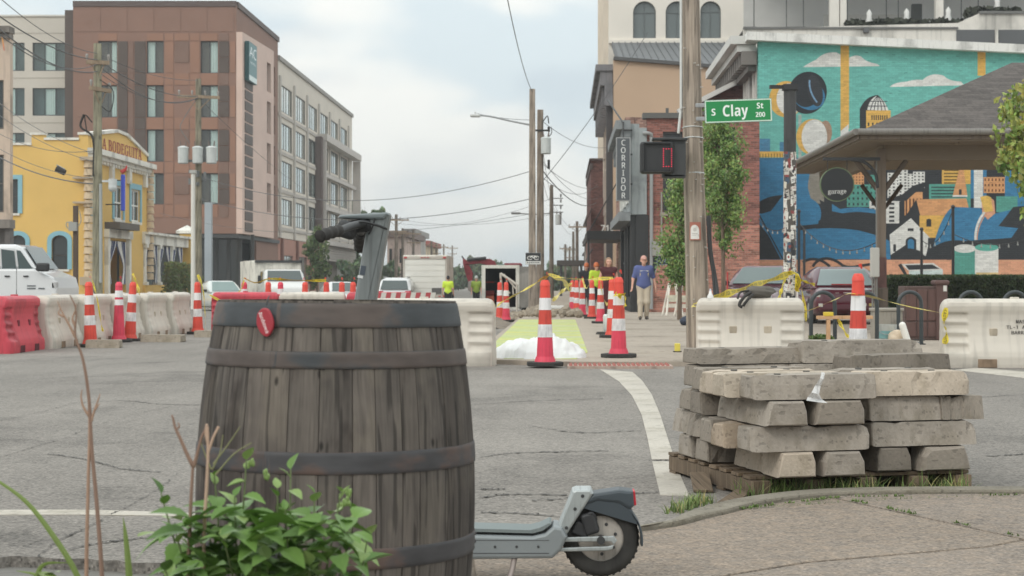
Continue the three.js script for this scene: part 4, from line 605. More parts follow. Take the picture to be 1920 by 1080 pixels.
{ // terrace building behind with folded white umbrellas
  const t = thing('terrace_building', 'white building with an open rooftop terrace above the painted wall', 'building'), d = 96, X = (p) => gx(p, d), Y = (p) => gy(p, d), wh = P(216, 212, 204, .9, 'dirty', 7), dk = paint([.12, .122, .126], .8), gr = paint([.75, .75, .73], .8);
  { const g = new G(); g.ext(shape([[X(1394), 0], [X(2150), 0], [X(2150), Y(22)], [X(1836), Y(25)], [X(1796), Y(43)], [X(1394), Y(54)]]), .35, T4(0, 0, -d - .35)); g.build('wall', wh, t); const c = new G(); c.ab(X(1394), X(1796), Y(54.5), Y(51), -d - .4, -d + .1); c.ab(X(1836), X(2150), Y(26), Y(21), -d - .4, -d + .12); c.each('coping', P(110, 110, 108), t); }
  { const g = new G(); g.ab(X(1380), X(2200), Y(54), Y(-197), -d - 13.2, -d - 13); g.build('back_wall', gr, t); const f = new G(); f.ab(X(1394), X(2200), Y(57), Y(54.6), -d - .4, -d - 13); f.build('terrace_floor', P(120, 116, 110), t); const r = new G(); r.ab(X(1394), X(2200), Y(-208), Y(-198), -d + .4, -d - 13); r.build('roof', dk, t); }
  for (const [a, b] of [[1563, 1580], [1582, 1594], [1764, 1778], [1990, 2010]]) { const g = new G(); g.ab(X(a), X(b), Y(56), Y(-197), -d - 1.2, -d - 1.7); g.build('column', wh, t); }
  { const g = new G(); g.ab(X(1592), X(1765), Y(56), Y(-20), -d - 9, -d - 9.3); g.build('inner_wall', P(196, 194, 188), t); const b = new G(); for (const [x, w] of [[1405, 36], [1500, 40], [1600, 28], [1700, 30], [1850, 40]]) { b.ab(X(x), X(x + w), Y(24), Y(20), -d - 6, -d - 7); for (const q of [x + 3, x + w - 3]) b.cyl(V(X(q), Y(20), -d - 6.5), V(X(q), Y(-60), -d - 6.5), .03, .03, 5); } b.each('hanging_shelf', dk, t); const s = new G(); s.ab(X(1666), X(1715), Y(48), Y(14), -d - 4, -d - 5); s.ab(X(1745), X(1764), Y(48), Y(-20), -d - 5, -d - 5.4); s.build('cupboard', P(60, 62, 60), t); }
  { const g = new G(); g.ab(X(1793), X(2150), Y(90), Y(56), -d + .003, -d + .05); g.build('recess', P(92, 94, 96), t); const c = new G(); c.ab(X(1865), X(1870), Y(90), Y(56), -d + .06, -d + .2); c.build('post', wh, t); const l = new G(); l.box(X(1623), Y(57), -d + .15, .3, .28, .25); l.build('wall_lamp', dk, t); }
  const um = thing('closed_umbrella', 'closed white umbrella, leftmost on the rooftop terrace', 'umbrella', [X(1637), Y(50), -d - 1.2], 0, 'closed umbrellas on the terrace');
  { const g = new G(); g.lathe([[.02, 1.16], [.16, .95], [.13, .75], [.24, .3], [.2, .24], [.03, .24]], 12); g.build('canopy', paint([.75, .75, .72], .9, null), um); const p = new G(); p.cyl(V(0, 0, 0), V(0, 1.2, 0), .025, .025, 6); p.build('pole', galv, um); }
  for (const [px, py, l] of [[1708, 48, 'closed white umbrella, second from the left on the rooftop terrace'], [1787, 45, 'closed white umbrella above the step in the terrace wall'], [1880, 26, 'closed white umbrella on the raised right part of the terrace']]) dup(um, l, [X(px), Y(py), -d - 1.2]);
  const r = mulberry(8), pl = new G(); for (let i = 0; i < 420; i++) { const x = X(1590 + r() * 330), y = Y(x > X(1815) ? 27 : 50) + r() * .5; pl.add(new THREE.PlaneGeometry(.18 + r() * .2, .3), T4(x, y, -d - .6 - r() * .4, r() * 6, (r() - .5) * 2, r() * 6)); } tag(stuff(pl.build('terrace_planting', paint([.045, .05, .035], .9, null, 1, { side: THREE.DoubleSide }), null)), 'low dark planting along the terrace edge behind the umbrellas', 'plants');
}
const shingle = surf(512, 3, (u, v) => { const row = Math.floor(v * 20), i = Math.floor(u * 12 + (row % 2) * .5 + hash2(row, 3, 4) * .4), n = hash2(((i % 12) + 12) % 12, row, 6), f = fbm(u, v, 80, 80, 2, 7), e = (v * 20) % 1 < .14 ? .7 : 1, b = fbm(u, v, 3, 3, 4, 8), k = (.65 + .4 * n + .5 * (f - .5) + .5 * (b - .5)) * e, c = alb(104, 97, 93, 1.35); return [c[0] * k, c[1] * k, c[2] * k, e]; }, { rough: .95, bump: .01 });
{ // open pavilion with hipped roof
  const t = thing('pavilion', 'open pavilion with shingled hip roof on brown bracketed posts', 'pavilion'), xa = 5.75, xb = 17, za = -33, zb = -43, ye = 3.93, yr = 5.9, xr = 10.0, xs = 13, zm = -38;
  const tri = (...p) => { const g = new THREE.BufferGeometry(); g.setAttribute('position', new THREE.Float32BufferAttribute(p.flat(), 3)); g.computeVertexNormals(); const u = new Float32Array(p.length * 2); g.setAttribute('uv', new THREE.BufferAttribute(u, 2)); return g; };
  const A = [xa, ye, za], B = [xb, ye, za], C = [xb, ye, zb], D = [xa, ye, zb], R1 = [xr, yr, zm], R2 = [xs, yr, zm], g = new G(); g.add(tri(A, B, R2, A, R2, R1)); g.add(tri(B, C, R2)); g.add(tri(C, D, R1, C, R1, R2)); g.add(tri(D, A, R1)); g.build('roof', shingle, t);
  const low = (p) => [p[0], p[1] - .09, p[2]], g2 = new G(); g2.add(tri(low(B), low(A), low(R1), low(B), low(R1), low(R2))); g2.add(tri(low(C), low(B), low(R2))); g2.add(tri(low(D), low(C), low(R2), low(D), low(R2), low(R1))); g2.add(tri(low(A), low(D), low(R1))); g2.build('roof_lining', P(150, 136, 118, .85, 'plain', 2), t);
  const wd = P(114, 102, 91, .8, 'streak', 2), dkw = P(88, 77, 68, .8, 'streak', 2), soff = P(122, 110, 96, .85, 'plain', 2);
  { const f = new G(); f.ab(xa - .02, xb, ye - .16, ye - .01, za + .003, za + .04); f.ab(xa - .04, xa - .003, ye - .16, ye - .01, za + .04, zb); f.build('fascia', wd, t); const q = new G(); q.cyl(V(xa - .06, ye - .02, za + .1), V(xb, ye - .02, za + .1), .065, .065, 10); q.cyl(V(xa - .1, ye - .02, za + .1), V(xa - .1, ye - .02, zb), .065, .065, 10); q.build('gutter', P(118, 114, 109, .5, 'streak', 1), t); }
  { const b = new G(); b.ab(xa + .6, xb, ye - .5, ye - .2, za - .75, za - .95); b.ab(xa + .6, xa + .8, ye - .5, ye - .2, za - .95, zb + .8); b.build('beam', soff, t); const s = new G(); s.ab(xa, xb, ye - .19, ye - .165, za, za - .75); s.ab(xa, xa + .6, ye - .19, ye - .165, za - .75, zb); s.build('soffit', soff, t);
    const ra = new G(); for (let i = 0; i < 10; i++) { const x = xa + .8 + i * 1.1; ra.cyl(V(x, ye - .2, za - .2), V(Math.min(Math.max(x, xr), xs), yr - .22, zm), .05, .05, 4); } ra.each('rafter', soff, t); }
  const post = (x, z) => { const p = new G(); p.rbox(x, 1.95, z, .17, 3.4, .17, .012); p.build('post', wd, t); const lo = new G(); lo.rbox(x, .75, z, .19, 1.5, .19, .012); lo.build('post_foot', P(104, 76, 72, .8, 'dirty', 1), t); const k = new G(); for (const [dx, dz] of [[-1, 0], [1, 0], [0, -1]]) k.cyl(V(x + dx * .08, 2.85, z + dz * .08), V(x + dx * .5, 3.42, z + dz * .5), .055, .055, 6); k.rbox(x, .45, z, .24, .9, .24, .02); k.each('bracket', dkw, t); };
  post(gx(1652, 33.8), -33.8); post(gx(1653, 42.2), -42.2); post(14, -33.8); post(14, -42.2);
  { const b = new G(); b.rbox(gx(1641, 33.5), gy(492, 33.5), -33.55, .17, .58, .14, .02); b.build('electric_box', P(176, 174, 168), t); const c = new G(); for (const q of [1637, 1641, 1645]) c.cyl(V(gx(q, 33.5), gy(520, 33.5), -33.56), V(gx(q, 33.5), .1, -33.56), .018, .018, 6); c.cyl(V(gx(1645, 33.5), gy(465, 33.5), -33.6), V(gx(1645, 33.5), 3.4, -33.6), .015, .015, 6); c.build('conduit', P(120, 118, 114, .5), t); }
}
{ // round sign on its bracket
  const d = 33.5, t = thing('garage_sign', 'round black sign hanging under a curved bracket on the pavilion post', 'sign'), cx = gx(1569, d), cy = gy(346, d), r = 32 * d / F;
  const tx = canvas(512, 512, (c, w) => { c.fillStyle = '#26282b'; c.fillRect(0, 0, w, w); c.fillStyle = '#dcdcd8'; c.font = '92px serif'; c.textAlign = 'center'; c.save(); c.translate(w / 2, 400); c.rotate(-.03); c.fillText('garage', 0, 0, 330); c.restore(); });
  const g = new THREE.CylinderGeometry(r, r, .1, 40); g.rotateX(Math.PI / 2); g.translate(cx, cy, -d); mesh('disc', new G().add(g).geo(), P(92, 108, 78, .5, null), t);
  const f = new THREE.CircleGeometry(r * .95, 40); f.translate(cx, cy, -d + .054); mesh('face', f, new THREE.MeshPhysicalMaterial({ map: tx, roughness: .5 }), t);
  const b = new G(); b.ab(gx(1543, d), gx(1650, d), gy(301, d), gy(295, d), -d - .03, -d + .03); b.tube([V(gx(1646, d), gy(352, d), -d), V(gx(1641, d), gy(325, d), -d), V(gx(1622, d), gy(305, d), -d), V(gx(1596, d), gy(299, d), -d)], .032, 8, 16); for (const q of [1552, 1588]) b.cyl(V(gx(q, d), gy(300, d), -d), V(gx(q, d), gy(320, d), -d), .008, .008, 5); b.each('bracket', black, t);
}
// ---------------------------------------------------------------- utility poles, lamps, wires, street signs
function utilPole(px, d, topPy, r, label, mat, baseY = ROAD, lean = 0) {
  const x = gx(px, d), h = gy(topPy, d) - baseY, t = thing('utility_pole', label, 'utility pole', [x, baseY, -d]); const g = new G();
  g.tube([V(-lean * h, -.2, 0), V(-lean * h * .5, h / 2, 0), V(0, h, 0)], (s) => r * (1.12 - .3 * s), 12, 10); g.build('shaft', mat, t); t.userData.h = h; return t;
}
function crossarm(t, y, w, ry = 0, n = 3) {
  const g = new G(T4(0, y, 0, ry)); g.box(0, 0, .1, w, .12, .1); g.cyl(V(-w * .3, -.02, .1), V(0, -.55, .1), .02, .02, 5); g.cyl(V(w * .3, -.02, .1), V(0, -.55, .1), .02, .02, 5); g.build('crossarm', palletWood, t);
  const i = new G(T4(0, y, 0, ry)); for (let k = 0; k < n; k++) { const x = (k / (n - 1) - .5) * w * .92; i.cyl(V(x, .06, .1), V(x, .2, .1), .02, .045, 8); i.cyl(V(x, .2, .1), V(x, .26, .1), .05, .03, 8); } i.each('insulator', P(150, 146, 142, .4), t);
}
function transformer(t, x, y, z, s = 1) { const g = new G(); g.lathe([[0, -.36], [.2, -.36], [.22, -.32], [.22, .28], [.235, .3], [.235, .34], [.1, .4], [0, .4]].map(p => [p[0] * s, p[1] * s]), 18, T4(x, y, z)); const m = g.build('transformer', P(192, 196, 194, .5, 'streak', 1), t); const b = new G(); for (const q of [-.1, .1]) { b.cyl(V(x + q * s, y + .36 * s, z), V(x + q * 1.3 * s, y + .62 * s, z), .035, .02, 8); } b.build('bushing', P(110, 96, 90, .4), m); return m; }
{
  const p = utilPole(183, 53, 82, .15, 'weathered greenish utility pole in front of the yellow restaurant', tint(poleWood, .82, .92, .8)), y = (py) => gy(py, 53) - ROAD; crossarm(p, y(168), 1.0, 1.2, 2); crossarm(p, y(118), .7, .3, 2);
  const g = new G(); g.tube([V(-.4, y(215), .1), V(-.5, y(238), .1), V(-.15, y(255), .1), V(-.1, y(330), .1)], .035, 6, 14); g.tube([V(-.14, y(230), .1), V(-.36, y(216), .1), V(-.3, y(250), .1)], .02, 5, 10); g.tube([V(.1, y(150), .1), V(.5, y(170), .1), V(.4, y(210), .1), V(.15, y(200), .1)], .016, 5, 14); g.build('cable_loop', rubber, p);
  const b = new G(); b.cyl(V(.14, y(530), .16), V(.14, y(345), .16), .05, .05, 8); b.build('riser', P(160, 164, 162, .5), p);
  const c = new G(); c.box(.34, y(340), .1, .34, .06, .06); c.sph(.5, y(352), .12, .14); c.cyl(V(.5, y(350), .12), V(.5, y(336), .12), .13, .13, 10); c.build('camera', P(196, 200, 200, .4), p);
  const q = utilPole(372, 70, 148, .14, 'utility pole with three grey transformers before the brown hotel', tint(poleWood, .74, .8, .72)), Y = (py) => gy(py, 70) - ROAD; crossarm(q, Y(182), 1.7, .3, 4);
  for (const px of [346, 373, 399]) transformer(q, (px - 372) * 70 / F, Y(292), .26, .95);
  const k = new G(); k.box(0, Y(302), .12, 1.4, .1, .1); k.tube([V(-.3, Y(270), .2), V(-.7, Y(240), .2), V(-.6, Y(225), .1), V(0, Y(182), .1)], .015, 5, 14); for (let i = 0; i < 9; i++) k.box((i % 3 - 1) * .3, Y(322 + (i * 7) % 26), .16, .12, .14, .1, i); k.build('hardware', P(110, 112, 112, .6), q);
}
{
  const a = utilPole(998, 56, 167, .115, 'tall bare wooden pole carrying a street lamp arm, left of a pair', poleWood, 0), b = utilPole(1013, 60, 206, .13, 'wooden pole with one transformer, right of a close pair', tint(poleWood, .74, .72, .7), 0);
  transformer(b, .2, gy(274, 60), .15, .8); { const g = new G(); g.box(.08, gy(245, 60), .1, .5, .06, .06); g.tube([V(.1, gy(228, 60), .1), V(.25, gy(218, 60), .1), V(.3, gy(232, 60), .1)], .02, 5, 8); g.tube([V(.2, gy(262, 60), .15), V(.4, gy(250, 60), .1), V(.38, gy(238, 60), .1)], .015, 5, 8); for (const y of [238, 300, 308]) g.cyl(V(.3, gy(y, 60), .1), V(.3, gy(y + 9, 60), .1), .05, .05, 6); g.build('hardware', rubber, b); }
  { const m = new G(), d = 56, y = (p) => gy(p, d); m.tube([V(-.08, y(234), 0), V(-.7, y(227), 0), V(-1.4, y(218), 0), V(-1.75, y(216), 0)], .03, 8, 14); m.build('lamp_arm', galv, a); const h = new G(); h.rbox(-1.87, y(217), 0, .34, .1, .18, .04); h.cyl(V(-1.87, y(215), 0), V(-1.87, y(210), 0), .04, .03, 8); h.build('lamp_head', P(190, 192, 190, .5, null), a); }
  const c = utilPole(1034, 110, 347, .14, 'farther wooden utility pole beyond the pair on the right side', tint(poleWood, .62, .62, .6), 0); transformer(c, .45, gy(412, 110), .1, .9); { const g = new G(), y = (p) => gy(p, 110); for (const q of [372, 385, 398]) g.box(.3, y(q), .05, .9, .06, .06); for (const q of [364, 374, 386, 398]) g.cyl(V(.6, y(q), .05), V(.6, y(q + 6), .05), .07, .05, 6); g.tube([V(-.1, y(400), 0), V(-1, y(402), 0), V(-2.1, y(400), 0)], .04, 6, 8); g.rbox(-2.3, y(400), 0, .6, .14, .24, .04); g.build('hardware', P(120, 120, 118, .6), c); }
  [[743, 402, 150, 1.0], [755, 428, 170, .8], [775, 430, 190, .8], [809, 452, 230, .8], [818, 456, 250, .7], [832, 458, 280, .7], [848, 460, 300, .9], [1060, 458, 190, .6], [1075, 434, 170, 0], [1082, 415, 150, .7], [1068, 462, 230, .7]].forEach(([px, py, d, w], i) => { const left = px < 900, p = utilPole(px, d, py, .15, ['tallest distant pole left of the box truck', 'second distant pole left of the box truck', 'third distant pole above the box truck', 'distant pole right of the box truck', 'small distant pole right of the box truck, second', 'small distant pole right of the box truck, third', 'small distant pole nearest the red digger arm', 'small distant pole under the flat canopy', 'pale distant pole left of the dark awnings', 'distant pole close to the dark brick building', 'faint small pole between the canopy and the pair of poles'][i], tint(poleWood, .6, .6, .6), 0); if (w) { crossarm(p, p.userData.h - .5, w * 2.2, .1, 4); if (i % 2 === 0) crossarm(p, p.userData.h - 1.5, w * 1.8, .1, 3); } });
  const pale = thing('metal_post', 'thin pale steel post beside the transformer pole', 'post'); { const g = new G(); g.cyl(V(gx(362, 68), ROAD, -68), V(gx(362, 68), gy(325, 68), -68), .09, .08, 10); g.build('shaft', P(214, 212, 204, .6), pale); const c = new G(); c.box(gx(362, 68), gy(322, 68), -68, .24, .12, .24); c.build('cap', P(170, 170, 166, .6), pale); }
  const st = thing('steel_column', 'grey square steel column in front of the hotel storefront', 'column'); { const g = new G(); g.rbox(gx(391, 90), (gy(380, 90) + .08) / 2, -90, .36, gy(380, 90) - .08, .36, .02); g.build('shaft', P(160, 168, 174, .5), st); const c = new G(); c.box(gx(391, 90), .12, -90, .7, .1, .7); c.build('base_plate', P(140, 146, 150, .5), st); }
  const dk = thing('dark_post', 'dark square post standing before the yellow side wall', 'post'); { const g = new G(); g.rbox(gx(142, 66), (gy(386, 66)) / 2, -66, .17, gy(386, 66), .17, .01); g.build('shaft', P(84, 70, 60, .8), dk); const c = new G(); c.box(gx(139, 66), gy(425, 66), -65.85, .3, .34, .16); c.tube([V(gx(150, 66), gy(395, 66), -65.9), V(gx(153, 66), gy(415, 66), -65.9), V(gx(146, 66), gy(425, 66), -65.9), V(gx(128, 66), gy(428, 66), -65.9), V(gx(126, 66), gy(418, 66), -65.9), V(gx(136, 66), gy(416, 66), -65.9)], .02, 5, 24); c.build('meter', P(150, 150, 146, .6), dk); }
}
{ // wires
  const wire = paint([.12, .12, .124], .7, null); let n = 0;
  const line = (a, b, sag, label, r = .010) => { const A = at(...a), B = at(...b), pts = []; for (let i = 0; i <= 24; i++) { const s = i / 24, p = A.clone().lerp(B, s); p.y -= sag * 4 * s * (1 - s); pts.push(p); } const g = new G(); g.tube(pts, r, 5); const W = ['topmost', 'second', 'third', 'fourth', 'fifth', 'sixth', 'seventh', 'eighth', 'lowest'], c = seen[label] = (seen[label] ?? -1) + 1; tag(g.build('power_line', wire, null), label + (label.startsWith('long') || label.startsWith('overhead wire from') || label.startsWith('overhead wire between') || label.startsWith('thin drop') ? ', ' + W[c] + ' of them' : ''), 'wire', 'overhead wires'); }, seen = {};
  const L1 = 'overhead wire from the upper left corner to the greenish pole', L2 = 'overhead wire between the greenish pole and the transformer pole', L3 = 'thin drop wire crossing the yellow side wall', L4 = 'long overhead wire crossing the open sky towards the pair of poles', L5 = 'overhead wire from the pair of poles to the right buildings';
  line([-40, 2, 34], [183, 112, 53], .25, L1, .016); line([-40, 20, 34], [183, 134, 53], .4, L1, .016); line([-40, 30, 34], [183, 120, 53], .5, L1, .012); line([-40, -40, 34], [183, 100, 53], .3, L1);
  line([183, 112, 53], [372, 180, 70], .35, L2, .016); line([183, 120, 53], [372, 184, 70], .6, L2, .016); line([183, 134, 53], [372, 183, 70], .5, L2, .012); line([183, 100, 53], [372, 150, 70], .25, L2);
  line([-40, 160, 60], [183, 290, 53], .3, L3); line([-40, 185, 60], [183, 305, 53], .3, L3); line([-40, 255, 60], [183, 335, 53], .3, L3); line([-40, 272, 60], [183, 345, 53], .3, L3, .02); line([-40, 228, 60], [183, 282, 53], .4, L3);
  line([372, 184, 70], [660, 392, 170], 1.0, L2); line([372, 330, 70], [998, 320, 56], 1.0, L4, .012); line([372, 372, 70], [998, 372, 56], .8, L4, .012); line([300, 400, 90], [1000, 400, 62], .9, L4, .008); line([743, 410, 150], [1034, 402, 110], .6, L4, .012); line([743, 418, 150], [1034, 372, 110], .8, L4, .012);
  line([940, -60, 30], [998, 172, 56], .3, 'overhead wire dropping from the top of the sky to the lamp pole'); line([1215, 60, 60], [1013, 345, 60], .2, 'straight guy wire slanting across the sky beside the tan building', .012);
  line([1013, 224, 60], [1140, 276, 84], .35, L5); line([1016, 300, 60], [1120, 372, 104], .5, L5); line([1016, 306, 60], [1122, 350, 104], .4, L5); line([1016, 318, 60], [1118, 380, 104], .6, L5, .02); line([1016, 332, 60], [1120, 346, 104], .6, L5); line([1013, 234, 60], [1034, 362, 110], .6, L5); line([1013, 305, 60], [1034, 372, 110], .6, L5); line([998, 225, 56], [895, 213, 56], .05, 'thin wire along the street lamp arm', .008);
  line([1034, 372, 110], [1082, 430, 150], .6, L5); line([1034, 380, 110], [1075, 440, 170], .6, L5);
  const s = thing('cable_splice', 'dark cable splice case hanging on a wire before the yellow wall', 'cable case'); const g = new G(); const a = at(106, 316, 57), b = at(122, 324, 57); g.cyl(a, b, .12, .1, 10); g.build('case', rubber, s); const c = new G(); c.cyl(a.clone().add(V(0, .12, 0)), b.clone().add(V(0, .12, 0)), .02, .02, 5); c.build('hanger', galv, s);
}
// big near pole with its street name, walk signal and straps
{
  const d = 25.6, t = thing('wooden_pole', 'big weathered wooden pole holding the green street name sign', 'utility pole'), g = new G(); g.tube([at(1311, 668, d), at(1306, 500, d), at(1299, 250, d), at(1294, -60, d)], (s) => .19 - .06 * s, 18, 24); g.build('shaft', poleWood, t);
  const b = new G(); for (const [px, py] of [[1299, 240], [1300, 260], [1302, 326]]) b.tube([0, 1, 2, 3, 4, 5, 6, 7, 8, 9, 10, 11, 12].map(i => { const a = i / 12 * 2 * Math.PI; return at(px, py, d).add(V(Math.cos(a) * .155, .015 * Math.sin(a * 1), Math.sin(a) * .155)); }), .009, 5); b.each('strap', P(200, 204, 204, .4), t);
  const c = new G(); c.cyl(at(1277, -60, d).add(V(0, 0, .02)), at(1277, 205, d).add(V(0, 0, .02)), .022, .022, 8); c.tube([at(1277, 205, d), at(1275, 222, d), at(1272, 250, d)], .022, 8, 8); c.build('conduit', P(206, 208, 206, .5), t);
  const h = new G(); h.tube([at(1327, 405, d).add(V(0, 0, .16)), at(1330, 470, d).add(V(0, 0, .16)), at(1338, 520, d).add(V(0, 0, .2)), at(1342, 556, d).add(V(0, 0, .3))], .034, 8, 18); h.tube([at(1324, 410, d).add(V(0, 0, .17)), at(1333, 500, d).add(V(0, 0, .2)), at(1337, 560, d).add(V(0, 0, .3))], .02, 6, 14); h.build('hose', paint([.03, .03, .032], .6, null), t);
  const sk = thing('sticker', 'white rounded sticker on a red patch on the big wooden pole', 'sticker'); const tx = canvas(128, 192, (q, w, hh) => { q.fillStyle = '#a5695a'; q.fillRect(0, 0, w, hh); q.fillStyle = '#dcdad6'; q.beginPath(); q.moveTo(12, 180); q.lineTo(12, 70); q.quadraticCurveTo(20, 30, 56, 30); q.quadraticCurveTo(104, 34, 108, 90); q.lineTo(108, 180); q.fill(); q.fillStyle = '#b4b0ac'; q.fillRect(28, 118, 62, 8); q.fillRect(28, 136, 50, 6); q.fillStyle = '#c0bcb8'; q.beginPath(); q.arc(60, 80, 20, 0, 7); q.fill(); });
  const pg = new THREE.CylinderGeometry(.178, .184, .27, 14, 1, true, -.55, .95), pc = at(1303.5, 434, d); pg.translate(pc.x, pc.y, pc.z); mesh('paper', pg, new THREE.MeshPhysicalMaterial({ map: tx, roughness: .7, side: THREE.DoubleSide }), sk);
  const nl = new G(); { const r = mulberry(4); for (let i = 0; i < 34; i++) { const f = r(), p = at(lerp(1294, 1309, f), lerp(90, 600, f), d), a = (r() - .5) * 2.2; nl.cyl(p.clone().add(V(Math.sin(a) * .14, 0, Math.cos(a) * .14)), p.clone().add(V(Math.sin(a) * (.2 + .0 * f), 0, Math.cos(a) * .2)), .008, .008, 5); } } nl.build('staple', P(190, 186, 180, .5, null), t);
}
{
  const d = 25.4, t = thing('street_name_sign', 'green street name plate with white lettering on the wooden pole', 'street sign'), w = 126 * d / F, h = 43 * d / F;
  const tx = canvas(1024, 350, (c, W, H) => { c.fillStyle = '#1f8a4c'; c.fillRect(0, 0, W, H); c.strokeStyle = '#dfeee4'; c.lineWidth = 14; c.strokeRect(9, 9, W - 18, H - 18); c.fillStyle = '#f0f5f1'; c.textBaseline = 'alphabetic'; c.font = 'bold 150px sans-serif'; c.fillText('S', 92, 238, 74); c.font = 'bold 244px sans-serif'; c.fillText('Clay', 262, 258, 400); c.font = 'bold 128px sans-serif'; c.fillText('St', 792, 150, 110); c.font = 'bold 106px sans-serif'; c.fillText('200', 772, 282, 152); });
  const M = T4(gx(1383, d), gy(209, d), -d + .1, .02, 0, .035), g = new G(M); g.rbox(0, 0, 0, w, h, .012, .004); g.build('plate', P(150, 168, 158, .5, null), t);
  const p = new THREE.PlaneGeometry(w - .012, h - .012); p.translate(0, 0, .0075); p.applyMatrix4(M); mesh('face', p, new THREE.MeshPhysicalMaterial({ map: tx, roughness: .45 }), t);
  const b = new G(M); b.rbox(-w / 2 - .05, -.1, -.02, .16, .06, .05, .01); b.rbox(-w / 2 - .05, .1, -.02, .16, .06, .05, .01); b.each('bracket', galv, t);
}
{
  const d = 25.2, t = thing('pedestrian_signal', 'black pedestrian signal showing a red number on the wooden pole', 'traffic signal'), x0 = gx(1199, d), x1 = gx(1262, d), y0 = gy(327, d), y1 = gy(267, d), z = -d + .1;
  const g = new G(); g.rbox((x0 + x1) / 2, (y0 + y1) / 2, z, x1 - x0, y1 - y0, .2, .05, 0, 0, 0, 4); g.build('housing', black, t);
  const b = new G(); b.rbox(gx(1263, d), gy(297, d), z - .08, 44 * d / F, 74 * d / F, .2, .02); b.rbox(gx(1255, d), gy(262, d), z - .05, .52, .035, .26, .01); b.rbox(gx(1264, d), gy(331, d), z - .08, .32, .05, .2, .01); b.build('mounting_box', paint([.05, .053, .055], .6), t);
  const v = new G(); for (let i = 0; i < 3; i += 2) v.box((x0 + x1) / 2, lerp(y0, y1, .06 + i * .44), z + .125, x1 - x0 - .1, .012, .05); v.box(x0 + .05, (y0 + y1) / 2, z + .125, .012, y1 - y0 - .1, .05); v.box(x1 - .05, (y0 + y1) / 2, z + .125, .012, y1 - y0 - .1, .05); v.build('visor', black, t);
  const led = new THREE.MeshStandardMaterial({ color: 0x180204, emissive: new THREE.Color(1, .04, .1), emissiveIntensity: 1.25, roughness: .5 }), L = new G(), dot = (px, py) => L.cyl(V(gx(px, d), gy(py, d), z + .1), V(gx(px, d), gy(py, d), z + .106), .008, .008, 8);
  for (let i = 0; i < 9; i++) { dot(1242.5, 281 + i * 4.1); dot(1257.5, 281 + i * 4.1); } for (const y of [281, 313.8]) { dot(1247.5, y); dot(1252.5, y); } stuff(L.build('led_digit', led, t));
  const pl = new THREE.PointLight(new THREE.Color(1, .04, .1), .0012, 3); pl.castShadow = true; pl.position.set(gx(1250, d), gy(313.8, d), z + .13); t.add(pl);
}
{ // sticker covered signal post
  const d = 27.5, x = gx(1481, d), t = thing('sticker_post', 'dark steel post covered in old stickers below, with a short top arm', 'post'), g = new G(); g.cyl(V(x, 0, -d), V(x, gy(160, d), -d), .1, .1, 20); g.build('shaft', paint([.06, .06, .062], .55, 'dirty', 1), t);
  const tx = canvas(512, 1536, (c, w, h) => { const r = mulberry(21); c.fillStyle = '#5f5a56'; c.fillRect(0, 0, w, h); const cs = ['#e4e0da', '#d8d4ce', '#efece6', '#e9e6e0', '#dedad4', '#c9c4bd', '#3a3a3e', '#8e4b4b', '#4d5f73', '#d8d2c4', '#dad6d0', '#e8e6e2', '#b9b4ae', '#eceae6']; for (let i = 0; i < 430; i++) { c.save(); c.translate(r() * w, r() * h); c.rotate((r() - .5) * .5); const a = 26 + r() * 62, b = 20 + r() * 70; c.fillStyle = cs[r() * cs.length | 0]; if (r() < .2) { c.beginPath(); c.arc(0, 0, a / 2, 0, 7); c.fill(); } else c.fillRect(-a / 2, -b / 2, a, b); c.fillStyle = r() < .6 ? '#3a3a3e' : '#9a4a44'; for (let k = 0; k < 3; k++) if (r() < .6) c.fillRect(-a * .35, -b * .3 + k * b * .22, a * (.3 + .4 * r()), b * .09); if (r() < .25) { c.beginPath(); c.arc(0, 0, a * .2, 0, 7); c.fill(); } c.restore(); } });
  const s = new THREE.CylinderGeometry(.104, .104, gy(285, d) - .15, 24, 1, true); s.translate(x, (gy(285, d) + .15) / 2, -d); mesh('sticker_layer', s, new THREE.MeshPhysicalMaterial({ map: tx, roughness: .75 }), t);
  const a = new G(); a.ab(gx(1443, d), gx(1491, d), gy(166, d), gy(160, d), -d - .06, -d + .06); a.box(x, gy(164, d), -d, .23, .09, .23); a.cyl(V(x, 0, -d), V(x, .16, -d), .17, .13, 16); a.build('top_arm', black, t);
}
{
  const d = 55.6, t = thing('lane_sign', 'small black and white sign on the left pole of the pair', 'sign'), tx = canvas(256, 256, (c, w) => { c.fillStyle = '#26282a'; c.fillRect(0, 0, w, w); c.fillStyle = '#d8d8d4'; c.fillRect(0, 186, w, 70); c.strokeStyle = '#e4e4e0'; c.lineWidth = 13; for (const x of [70, 186]) { c.beginPath(); c.arc(x, 112, 40, .5, 6); c.stroke(); } c.beginPath(); c.moveTo(70, 112); c.lineTo(100, 66); c.lineTo(160, 66); c.lineTo(186, 112); c.moveTo(100, 66); c.lineTo(132, 112); c.lineTo(160, 66); c.stroke(); c.fillStyle = '#4a4c4e'; for (let i = 0; i < 7; i++) c.fillRect(22 + i * 32, 206, 20, 30); });
  const x = gx(1000, d), y = gy(485, d), w = 29 * d / F, h = 22 * d / F; const g = new G(); g.rbox(x, y, -d + .2, w, h, .02, .005); g.build('plate', galv, t); const p = new THREE.PlaneGeometry(w - .02, h - .02); p.translate(x, y, -d + .212); mesh('face', p, new THREE.MeshPhysicalMaterial({ map: tx, roughness: .5 }), t); const b = new G(); b.box(x, y + .08, -d + .12, .2, .05, .14); b.each('bracket', galv, t);
}
